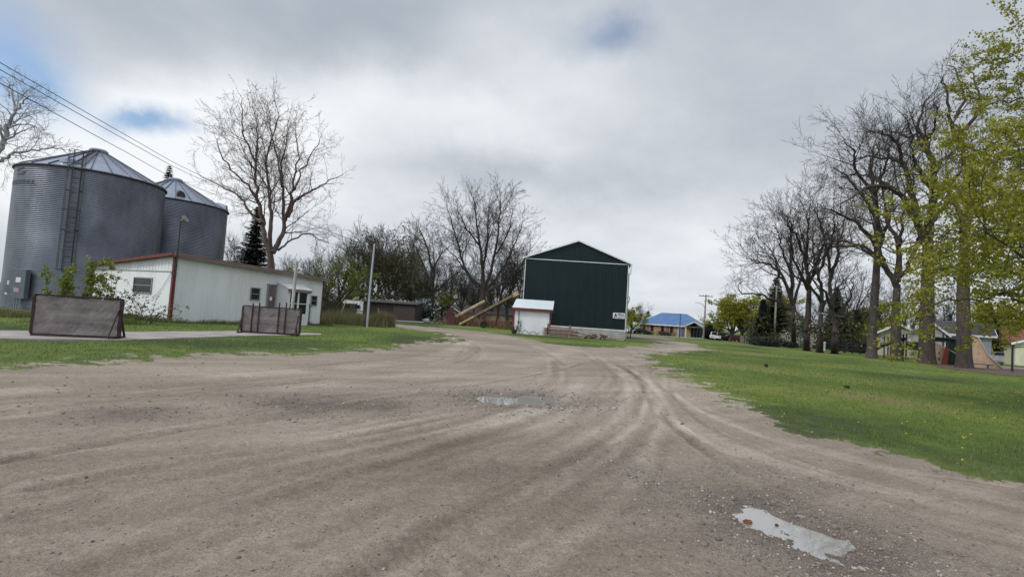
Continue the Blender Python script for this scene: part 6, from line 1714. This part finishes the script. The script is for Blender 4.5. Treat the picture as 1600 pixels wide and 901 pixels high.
# ------------------------------------------------------------------ lumber deck, boards and the debris heap by the barn
dk_ = G(849, 524.5); yaw_d = yaw_of(G(849, 524.5), G(894, 527.8))
deck = thing('board_stack', 'stack of long weathered boards between two posts beside the small white shed', 'boards', dk_, yaw_d)
rg = random.Random(12); Ld = (G(894, 527.8) - G(849, 524.5)).length
ns = 0
for j in range(5):
    for k in range(4):
        l = MB(); x0 = rg.uniform(-.12, .1); x1 = Ld + rg.uniform(-.05, .5) + (rg.uniform(0, 1.0) if k == 0 else 0); z = .03 + j * .145; y = k * .36
        l.bar((x0, y + rg.uniform(-.03, .03), z + .05), (x1, y + rg.uniform(-.06, .06), z + .05 + rg.uniform(-.01, .01)), .30, .085)
        l.build('board', lumber if rg.random() < .65 else lumber_red, deck)
for j in range(3): l = MB(); l.bar((.5 + j * .9, -.15, .005), (.5 + j * .9, 1.3, .005), .09, .05); l.build('bearer', dark_wood, deck)
for i, (px, tp) in enumerate(((855, 505), (889, 508))):
    p = G(px, 525 + i * 2.5) + Vector((0, -.02, 0)); b_ = MB(); b_.bar((0, 0, -.05), (.02, 0, HZ(p, px, tp)), .10 + .07 * i, .10); o = b_.build('wooden_post', dark_wood if i == 0 else K('grey_post', (.22, .17, .15), (.14, .11, .10), scale=5), None); o.location = p
    tag(o, ('thin dark post at the left end of the board stack', 'thick grey post at the right end of the board stack')[i], 'post')
rb_ = MB(); 
lc = G(905, 526.5)
for i in range(4):
    l = MB(); x = rg.uniform(-.9, -.3); L_ = rg.uniform(1.4, 2.6); y = rg.uniform(-.3, .8); l.bar((x, y, .50 - i * .05), (x + L_, y + rg.uniform(-.5, .3), .06 + .02 * i), .14, .045)
    o = l.build('loose_board', lumber if i % 2 else lumber_red); o.location = lc; tag(o, ('reddish', 'pale', 'reddish', 'pale')[i] + ' loose board slanting off the right end of the board stack, ' + ('topmost', 'second from the top', 'third from the top', 'lowest')[i], 'board', 'loose boards between the stack and the heap')
hp_ = G(934, 528.8); heap = MB(); hm = MB(); hw = MB()
def heap_pieces(n, cols, name, m, label):
    b = MB()
    for i in range(n):
        u = rg.gauss(0, 1); x = u * .62; y = rg.gauss(0, .35); hh = max(.0, .42 * math.exp(-(u * .62) ** 2 / .8) * (1 - abs(y))) * rg.random()
        a = rg.random() * 6.28; L_ = rg.uniform(.08, .42); e = Vector((math.cos(a), math.sin(a), rg.gauss(0, .35))).normalized() * L_ / 2; c = Vector((x, y, hh + .04))
        b.bar(c - e, c + e, rg.uniform(.05, .13), rg.uniform(.04, .10))
    o = b.build(name, m); o.location = hp_; return tag(o, label, 'rubble', kind='stuff')
heap_pieces(150, 0, 'rubble_heap', K('red_brown_rubble', (.16, .075, .055), (.07, .04, .035), scale=9), 'red brown wood and brick rubble heaped against the barn foundation')
heap_pieces(60, 0, 'rubble_bits', K('pale_rubble', (.45, .42, .38), (.30, .28, .25), scale=9), 'pale broken pieces among the rubble heap by the barn')
for i in range(3):
    l = MB(); x = .0 + i * .35; a = rg.uniform(-.5, .4); l.bar((x - .7, rg.uniform(-.2, .3), .25 + rg.random() * .2), (x + .9, rg.uniform(-.3, .3), .10 + rg.random() * .3), .07, .035)
    o = l.build('loose_board', lumber); o.location = hp_; tag(o, ('steep thin plank lying across the rubble heap, leftmost', 'thin plank across the middle of the rubble heap', 'thin plank resting on the right side of the rubble heap')[i], 'plank', 'planks lying across the rubble heap')
b = MB(); b.slab([(1.0, -.35, .05), (2.3, -.3, .05), (2.25, .2, .05), (1.0, .15, .05)], .04); o = b.build('plank', K('pale_plank', (.48, .44, .38))); o.location = hp_; tag(o, 'pale flat plank on the grass right of the rubble heap', 'plank')
for i, (px, py, tp, lab) in enumerate(((981, 528, 513, 'thin black steel bar at the right corner of the barn'), (984.5, 528.5, 514, 'thicker black steel post at the right corner of the barn'))):
    p = G(px, py); b = MB(); b.bar((0, 0, 0), (.03, 0, HZ(p, px, tp)), .05 + .05 * i, .06); o = b.build('steel_post', dark_steel); o.location = p; tag(o, lab, 'post')
# little shrub at the pump shed
bush('green_bush', 'small green bush at the left corner of the small white shed', G(805, 521.5), .9, .5, .95, 95, leaf_dull, 'bush', 260, .09)

# ------------------------------------------------------------------ utility pole, street lamp and other far poles
up = GX(1099, 95); zt = HZ(up, 1101, 460) - up.z
u = thing('utility_pole', 'tall utility pole with a crossarm and a street lamp near the blue roofed building', 'utility pole', up)
b = MB(); b.tube([(0, 0, -.2), (.1, 0, zt)], [.17, .11], 8); b.build('pole', K('grey_wood_pole', (.24, .21, .19), (.17, .15, .14), scale=4), u)
b = MB(); b.bar((-1.2, -.12, zt - .3), (1.3, -.12, zt - .3), .10, .12); b.build('crossarm', dark_wood, u)
for x in (-1.1, -.4, .5, 1.2): i_ = MB(); i_.lathe([(.05, zt - .24), (.07, zt - .14), (.03, zt - .05)], 8, (x, -.12)); i_.build('insulator', grey_frame, u)
b = MB(); b.tube([(.05, 0, zt - 2.6), (-.5, -.3, zt - 1.9), (-1.4, -.6, zt - 1.6)], .035, 6); b.build('lamp_arm', galv, u)
b = MB(); b.blob((-1.7, -.7, zt - 1.62), .42, .16, .09, random.Random(2), 10, 6, 0); b.build('lamp_head', white_metal, u)
p2 = GX(1061.5, 100); zt2 = HZ(p2, 1063, 491) - p2.z; b = MB(); b.tube([(0, 0, -.1), (0, 0, zt2)], [.09, .06], 6); b.box(-.35, .35, -.1, .1, zt2, zt2 + .12); o = b.build('lot_light', dark_steel); o.location = p2; tag(o, 'slim dark lamp post in front of the brick building', 'lamp post')
p3_ = GX(1011, 150); zt3 = HZ(p3_, 1011.5, 485) - p3_.z; b = MB(); b.tube([(0, 0, -.1), (0, 0, zt3)], [.16, .12], 6); b.box(-.35, .35, -.4, .4, zt3 - 1.3, zt3 - .3); o = b.build('utility_pole', dark_steel); o.location = p3_; tag(o, 'distant pole with a transformer over the left end of the blue roof', 'utility pole')
p4_ = GX(1209, 72); b = MB(); b.tube([(0, 0, -.1), (.1, 0, 8.5)], [.15, .11], 7); o = b.build('utility_pole', K('pale_pole', (.28, .25, .22), (.2, .18, .16))); o.location = p4_; tag(o, 'pale wooden pole before the tall green spruce', 'utility pole')
# wires from outside the frame on the left to a pole in the wood
wp = GX(648, 120); wzt = HZ(wp, 650, 410) - wp.z
u = thing('utility_pole', 'wooden power pole hidden among the trees behind the dark shed', 'utility pole', wp)
b = MB(); b.tube([(0, 0, -.2), (0, 0, wzt)], [.2, .14], 8); b.build('pole', dark_wood, u); b = MB(); b.bar((-1.2, -.15, wzt - .3), (1.2, -.15, wzt - .3), .12, .12); b.build('crossarm', dark_wood, u)
un = thing('utility_pole', 'power pole standing outside the left edge of the frame', 'utility pole', (-46, 22, 0))
wires = [((0, 98), (300, 268)), ((0, 109), (300, 274)), ((0, 130), (292, 287))]
tops = []
for k, (pa_, pb_) in enumerate(wires):
    # each wire passes through its two pixels, near the left pole and over the far bin
    A_ = AT(pa_[0], pa_[1], 30); B_ = AT(pb_[0], pb_[1], 62); dv = (B_ - A_)
    E_ = wp + Vector((-.9 + .9 * k, 0, wzt - .2)); S_ = A_ - dv * .35; tops.append(S_)
    pts = [S_, A_.lerp(S_, .5), A_, A_.lerp(B_, .5) - Vector((0, 0, .10)), B_] + [B_.lerp(E_, t_) - Vector((0, 0, 2.0 * t_ * (1 - t_))) for t_ in (.25, .5, .75, 1)]
    b = MB(); b.tube([tuple(p) for p in catmull(pts, 4)], .026, 5); o = b.build('power_line', dark_steel)
    tag(o, ('uppermost power line crossing the sky over the grain bins', 'middle power line, close under the uppermost, over the grain bins', 'lowest power line, running a little apart over the grain bins')[k], 'power line')
un.location = (tops[1].x, tops[1].y, 0); zt_ = max(p.z for p in tops)
b = MB(); b.tube([(0, 0, -.2), (0, 0, zt_ + .3)], [.18, .13], 8); b.build('pole', dark_wood, un)
b = MB(); b.bar(tuple(tops[0] - un.location + Vector((0, 0, -.1))), tuple(tops[1] - un.location + Vector((0, 0, -.1))), .1, .1); b.bar(tuple(tops[1] - un.location + Vector((0, 0, -.15))), tuple(tops[2] - un.location + Vector((0, 0, -.1))), .1, .1); b.build('crossarm', dark_wood, un)

# ------------------------------------------------------------------ cars
def car(label, p, yaw, paint, kind='car', group=None, L=4.5):
    t = thing('parked_' + kind, label, kind, p, yaw, group); W = 1.8; h = L / 2
    s = {'car': [(-1, .32), (-.98, .62), (-.93, .80), (-.62, .93), (-.40, 1.36), (-.28, 1.44), (.22, 1.44), (.34, 1.38), (.58, .96), (.92, .82), (1, .62), (1, .32)],
         'van': [(-1, .35), (-1, .95), (-.96, 1.12), (-.94, 1.55), (-.86, 1.72), (.35, 1.74), (.45, 1.66), (.68, 1.10), (.95, .98), (1, .70), (1, .35)],
         'pickup': [(-1, .45), (-1, 1.02), (-.30, 1.04), (-.26, 1.66), (-.16, 1.74), (.22, 1.74), (.42, 1.16), (.95, 1.06), (1, .8), (1, .45)]}[kind]
    # body below the glass line, cabin above it
    belt = {'car': .93, 'van': 1.12, 'pickup': 1.10}[kind]
    pts = [(x * h, z) for x, z in s]
    def loft(poly, y0s):
        b = MB(); n = len(poly); rings = []
        for y, k in y0s: rings.append([(x, y, .32 + (z - .32) * k) for x, z in poly])
        vs = [p_ for r_ in rings for p_ in r_]; fs = []
        for j in range(len(rings) - 1):
            for i in range(n): fs.append((j * n + i, j * n + (i + 1) % n, (j + 1) * n + (i + 1) % n, (j + 1) * n + i))
        fs.append(tuple(range(n))[::-1]); fs.append(tuple((len(rings) - 1) * n + i for i in range(n))); b.add(vs, fs); return b
    low = [(x, min(z, belt)) for x, z in pts]
    b = loft(low, [(-W / 2, .97), (-W / 2 + .06, 1.0), (W / 2 - .06, 1.0), (W / 2, .97)]); bd = b.build('body', paint, t)
    cab = [(x, z) for x, z in pts if z > belt - .02]
    if len(cab) >= 3:
        b = MB(); n = len(cab); ins = .16; vs = []
        for y_, sgn in ((-W / 2 + .02, 1), (W / 2 - .02, -1)):
            for x, z in cab: vs.append((x, y_ + sgn * ins * (z - belt) / .5, z))
        b.add(vs, [tuple(range(n))[::-1], tuple(range(n, 2 * n))] + [(i, (i + 1) % n, (i + 1) % n + n, i + n) for i in range(n)])
        b.build('windows', dark_glass, t)
        ztop = max(z for x, z in cab); rx = [x for x, z in cab if z > ztop - .08]
        r_ = MB(); r_.box(min(rx) - .04, max(rx) + .04, -W / 2 + .13, W / 2 - .13, ztop - .03, ztop + .025); r_.build('roof', paint, bd)
        pl = MB()
        for sy in (-1, 1):
            y_ = sy * (W / 2 - .03)
            for fx in (.0, .5, 1.0): x0_ = cab[0][0] + (cab[-1][0] - cab[0][0]) * fx; xt = min(rx) + (max(rx) - min(rx)) * fx; pl.bar((x0_, y_ + sy * .01, belt), (xt, sy * (W / 2 - .16), ztop), .05, .05)
        pl.build('window_pillars', paint, bd)
    for x in (-.62 * h, .64 * h):
        for y in (-W / 2 + .10, W / 2 - .10):
            w_ = MB(); w_.tube([(x, y - .12, .33), (x, y + .12, .33)], .33, 16); wo_ = w_.build('wheel', tyre, t)
            r_ = MB(); r_.tube([(x, y - .13 * (1 if y < 0 else -1) - .005, .33), (x, y - .125 * (1 if y < 0 else -1), .33)], .19, 12); r_.build('rim', galv, wo_)
    for sy in (-1, 1):
        l = MB(); l.box(h - .06, h + .01, sy * .62 - .16, sy * .62 + .16, .62, .74); l.build('headlight', white_metal, t)
        l = MB(); l.box(-h - .01, -h + .06, sy * .66 - .12, sy * .66 + .12, .66, .80); l.build('tail_light', K('tail_red', (.3, .02, .02), rough=.3), t)
    return t
black_p = K('black_paint', (.012, .013, .018), rough=.25); navy_p = K('navy_paint', (.02, .025, .05), rough=.25); red_p = K('maroon_paint', (.14, .02, .025), rough=.3)
silver_p = K('silver_paint', (.42, .43, .45), (.38, .39, .41), rough=.3, metal=.3); white_p = K('white_car_paint', (.68, .69, .72), (.64, .65, .68), rough=.3)
for px, kind, m, yw, lab in ((1117, 'pickup', white_p, 75, 'white pickup parked leftmost in front of the small trees'), (1123, 'van', black_p, 80, 'black van parked between the white pickup and the navy car'),
                             (1135, 'van', navy_p, 20, 'navy van with a pale roof parked left of the maroon car'), (1148, 'car', red_p, 12, 'maroon car parked at the right end of the row of vehicles')):
    car(lab, GX(px, 112), R(yw), m, kind, L=4.7)
car('silver car parked before the red brown roofed house', GX(1566, 66), R(150), silver_p, 'car')
car('maroon car parked behind the silver car at the right', GX(1588, 69), R(140), red_p, 'car')
car('white pickup parked before the yellow garage at the right edge', GX(1590, 72), R(155), white_p, 'pickup', L=5.2)
car('dull red van parked behind the silver car', GX(1570, 71), R(150), K('dusty_red', (.22, .09, .08), rough=.4), 'van')
for px, lab in ((990, 'small pale car far off past the barn corner'), (1001, 'dark car far off left of the brick building')): car(lab, GX(px, 132), R(8), white_p if px == 990 else black_p, 'car')

# ------------------------------------------------------------------ box, gate and rail fence left of the tree row
bp_ = G(1168, 537.5); byaw = yaw_of(bp_, G(1192, 539.5)); Lb_ = (G(1192, 539.5) - bp_).length
bx = thing('wooden_box', 'low dark wooden box beside the dark hedge at the far edge of the lawn', 'box', bp_, byaw)
for i in range(9): l = MB(); x = i * Lb_ / 9; l.box(x + .005, x + Lb_ / 9 - .005, 0, .04, 0.02, .78); l.build('board', dark_wood if i % 3 else K('grey_brown_board', (.075, .062, .058)), bx)
l = MB(); l.box(0, .04, .045, 1.3, .02, .78); l.box(Lb_ - .04, Lb_, .045, 1.3, .02, .78); l.box(.04, Lb_ - .04, 1.26, 1.3, .02, .78); l.build('sides', dark_wood, bx)
l = MB(); l.box(-.04, Lb_ + .04, -.05, 1.35, .785, .84); l.build('lid', K('grey_lid', (.16, .14, .13), (.11, .095, .09)), bx)
gt_ = thing('grey_panel_fence', 'short pale grey panel fence between the maroon car and the wooden box', 'fence', GX(1155.5, 80), 0)
for i in range(2): l = MB(); l.box(i * .72 + .05, i * .72 + .68, 0, .04, .1, 1.15); l.build('panel', K('grey_panel', (.27, .28, .28), (.22, .23, .23)), gt_)
for i in range(3): l = MB(); l.box(i * .72 - .03, i * .72 + .04, -.03, .07, 0, 1.3); l.build('post', dark_steel, gt_)
rl = thing('rail_fence', 'low dark wooden rail fence behind the middle of the tree row', 'fence', G(1308, 550.5), yaw_of(G(1308, 550.5), G(1357, 554)))
Lr = (G(1357, 554) - G(1308, 550.5)).length
for i in range(5): l = MB(); l.box(i * Lr / 4 - .06, i * Lr / 4 + .06, 0, .12, -.05, .85); l.build('post', dark_wood, rl)
for z in (.35, .70): l = MB(); l.box(0, Lr, -.045, -.005, z, z + .12); l.build('rail', dark_wood, rl)
bl_ = GX(1288, 60); b = MB(); b.tube([(0, 0, 0), (0, 0, .85)], .10, 10); b.blob((0, 0, .9), .16, .16, .12, random.Random(3), 10, 6, 0); o = b.build('bollard', white_paint); o.location = bl_; tag(o, 'small white bollard between the third and fourth trunks of the row', 'bollard')
gp_ = GX(1250, 66); b = MB(); b.tube([(0, 0, 0), (0, 0, 2.6)], .07, 8); o = b.build('green_post', K('green_post_paint', (.03, .10, .06))); o.location = gp_; tag(o, 'green post between the two leftmost trunks of the row', 'post')
sg_ = GX(1384, 62)

# ------------------------------------------------------------------ play equipment behind the row
play_black = K('play_dark_plastic', (.016, .018, .024), rough=.45); play_green = K('play_dark_green', (.014, .05, .040), rough=.5); play_brown = K('play_brown_post', (.075, .05, .042), rough=.6)
play_red = K('play_red_panel', (.30, .05, .03), (.22, .04, .025), rough=.5); rockm = K('climbing_wall', (.42, .29, .19), (.24, .15, .10), scale=3, rough=.7, ramp=(.3, .5)); grey_deck = K('play_grey', (.16, .18, .20), rough=.5)
sp_ = GX(1388, 47)
ps = thing('play_structure', 'dark play tower with a curved slide behind the tree row', 'play structure', sp_, R(-28))
posts = [(1.3, 0), (2.6, 0), (1.3, 1.4), (2.6, 1.4), (4.2, .2), (4.2, 1.4)]
for i, (x, y) in enumerate(posts): l = MB(); l.tube([(x, y, -.3), (x, y, 2.3 + .25 * (i % 2))], .065, 8); l.build('post', play_brown if i % 2 else play_black, ps)
for z, x0, x1 in ((1.62, 1.3, 2.6), (.95, 2.6, 4.2)): l = MB(); l.box(x0, x1, 0, 1.4, z - .08, z); l.build('deck', play_black, ps)
l = MB(); 
for x0, x1, z in ((1.32, 2.58, .85), (2.62, 4.18, .25)): l.box(x0, x1, -.03, .03, z + .02, z + .75)
l.build('side_panel', play_black, ps)
pts = [(-1.5, .3, .32), (-1.15, .3, .38), (-.5, .4, .85), (.3, .5, 1.30), (1.3, .6, 1.72)]
sl = MB(); cp_ = catmull(pts, 5); n = len(cp_); vs = []
for p_ in cp_:
    for (dy, dz) in ((-.34, .26), (-.27, .05), (0, 0), (.27, .05), (.34, .26), (.30, .26), (.22, -.0), (0, -.05), (-.22, -.0), (-.30, .26)): vs.append((p_.x, p_.y + dy, p_.z + dz))
sl.add(vs, [(i * 10 + k, i * 10 + (k + 1) % 10, (i + 1) * 10 + (k + 1) % 10, (i + 1) * 10 + k) for i in range(n - 1) for k in range(10)]); sl.build('slide', play_black, ps)
l = MB(); l.prism([(1.1, 2.25), (2.8, 2.25), (1.95, 2.75)], -.1, 1.5); l.build('canopy', grey_deck, ps)
l = MB(); l.prism([(2.9, 1.75), (4.3, 1.75), (3.6, 2.0)], -.05, 1.45); l.build('low_canopy', play_green, ps)
l = MB()
for k in range(9): a = PI * k / 8; 
l.tube([(3.1 + .55 * math.cos(PI * k / 10), -.25, .35 + .75 * math.sin(PI * k / 10)) for k in range(11)], .05, 6); l.build('hoop', play_black, ps)
l = MB(); l.tube([(4.4, .2, .2), (4.4, .2, 1.2), (4.9, .2, 1.2), (4.9, .2, .2)], .04, 6); l.build('bars', grey_deck, ps)
for x, y in ((3.0, -.9), (3.6, -1.0)): l = MB(); l.blob((x, y, .35), .28, .22, .3, random.Random(4), 10, 7, .1); l.build('stepping_seat', play_black, ps)
for k, px in enumerate((1381, 1387)):
    p = GX(px, 45); b = MB(); b.tube([(0, 0, -.1), (0, 0, 1.9)], .05, 8); o = b.build('steel_post', dark_steel); o.location = p; tag(o, ('thin black post beside the foot of the slide, left one', 'thin black post beside the foot of the slide, right one')[k], 'post')
cw = thing('climbing_wall', 'tan climbing wall with a red end panel and green side beside the thickest trunk', 'climbing wall', GX(1455, 40), R(-36))
l = MB(); l.prism([(-.5, .1), (.62, .0), (.78, 1.2), (.4, 1.45), (-.5, 2.0)], 0, .14); l.build('climbing_face', rockm, cw)
l = MB(); l.bar((-.55, -.02, 2.06), (.85, -.02, 1.28), .10, .07); l.bar((.85, -.02, 1.28), (1.9, -.02, .65), .08, .07); l.build('top_rail', K('pale_pink_rail', (.42, .33, .29)), cw)
l = MB(); l.prism([(.60, -.35), (.92, -.35), (1.05, 1.28), (.80, 1.36)], -.16, .05); l.build('end_panel', play_red, cw)
l = MB(); l.prism([(1.0, .0), (2.0, .0), (2.0, 1.7), (1.0, 1.9)], .3, .42); l.build('side_panel', play_green, cw)
l = MB()
for i in range(10): rg = random.Random(50 + i); l.blob((rg.uniform(-.4, .5), -.03, rg.uniform(.3, 1.3)), .06, .05, .06, rg, 6, 4)
l.build('hand_holds', K('hold_brown', (.14, .07, .04)), cw)
l = MB(); l.slab([(-.4, 0, 2.12), (2.1, 0, 2.02), (2.1, 1.6, 1.85), (-.4, 1.6, 1.95)], .08); l.build('shade_roof', K('dark_teal_roof', (.02, .055, .06)), cw)
c2_ = thing('climbing_wall', 'peaked tan climbing net wall right of the last trunk in the row', 'climbing wall', GX(1512, 38), R(-38))
l = MB(); l.prism([(-.5, 0), (1.9, .0), (1.1, .9), (.45, 2.2), (-.1, 2.4), (-.5, 2.3)], 0, .12); l.build('climbing_face', rockm, c2_)
l = MB(); l.tube([(.0, -.05, 2.45), (.55, -.05, 2.2), (1.1, -.05, .95), (1.95, -.05, .05)], .06, 6); l.build('edge_rail', K('pale_pink_rail'), c2_)
l = MB(); l.bar((-.4, -.7, .30), (1.3, -.5, .30), .4, .08); l.box(-.3, -.2, -.75, -.65, 0, .26); l.box(1.0, 1.1, -.6, -.5, 0, .26); l.build('low_platform', K('play_blue_grey', (.12, .14, .20)), c2_)
bn_ = thing('park_bench', 'pale bench behind the peaked climbing wall', 'bench', GX(1531, 43), R(-38))
l = MB(); l.box(0, 1.5, 0, .4, .42, .47); l.build('seat', K('pale_bench', (.45, .45, .44)), bn_); l = MB(); l.box(0, 1.5, .42, .46, .6, .95); l.build('backrest', K('pale_bench'), bn_)
for x in (.15, 1.3): l = MB(); l.box(x, x + .06, .02, .44, 0, .42); l.build('leg', dark_steel, bn_)
# chain link fence at the right end
fp0 = G(1581.5, 580.5); fq = fp0 + Vector((math.cos(R(-12)), math.sin(R(-12)), 0)) * 9
cf = thing('chain_link_fence', 'black chain link fence running out of frame from its end post', 'fence', fp0, R(-12)); hfz = HZ(fp0, 1582, 540)
for i in range(4): l = MB(); l.tube([(i * 3, 0, -.1), (i * 3, 0, hfz)], .045 if i else .06, 8); l.blob((i * 3, 0, hfz + .03), .06, .06, .05, random.Random(1), 8, 5, 0); l.build('post', play_black, cf)
l = MB(); l.tube([(0, 0, hfz - .06), (9, 0, hfz - .06)], .025, 6); l.build('top_rail', play_black, cf)
l = MB(); n = int(9 / .11)
for i in range(n):
    x = i * .11
    for s_ in (-1, 1):
        xa, xb = x, x + s_ * (hfz - .1) * .5
        if 0 <= xb <= 9: l.tube([(xa, 0, .04), (xb, 0, hfz - .07)], .0035, 3, False)
l.build('mesh', play_black, cf)
for px, py, tpy, lab in ((1565.5, 560, 549, 'short black post on the far grass by the silver car'),):
    p = G(px, py); b = MB(); b.tube([(0, 0, 0), (0, 0, HZ(p, px, tpy) - p.z)], .05, 8); o = b.build('steel_post', dark_steel); o.location = p; tag(o, lab, 'post')
# half brick lying at the edge of the near puddle and a dark pebble in it
p = G(1168, 807); b = MB(); b.blob((0, 0, .0), .045, .026, .022, random.Random(8), 9, 6, .25); o = b.build('brick_fragment', K('orange_brick', (.22, .075, .03), (.10, .04, .02), scale=30)); o.location = (p.x, p.y, zmed(PUD1, .9) - .04); tag(o, 'orange brown brick fragment at the left tip of the near puddle', 'brick')
p = G(1214, 811); b = MB(); b.blob((0, 0, .0), .016, .016, .014, random.Random(9), 8, 6, .2); o = b.build('pebble', dark_steel); o.location = (p.x, p.y, zmed(PUD1, .9) - .045); tag(o, 'dark round pebble standing in the near puddle', 'pebble')
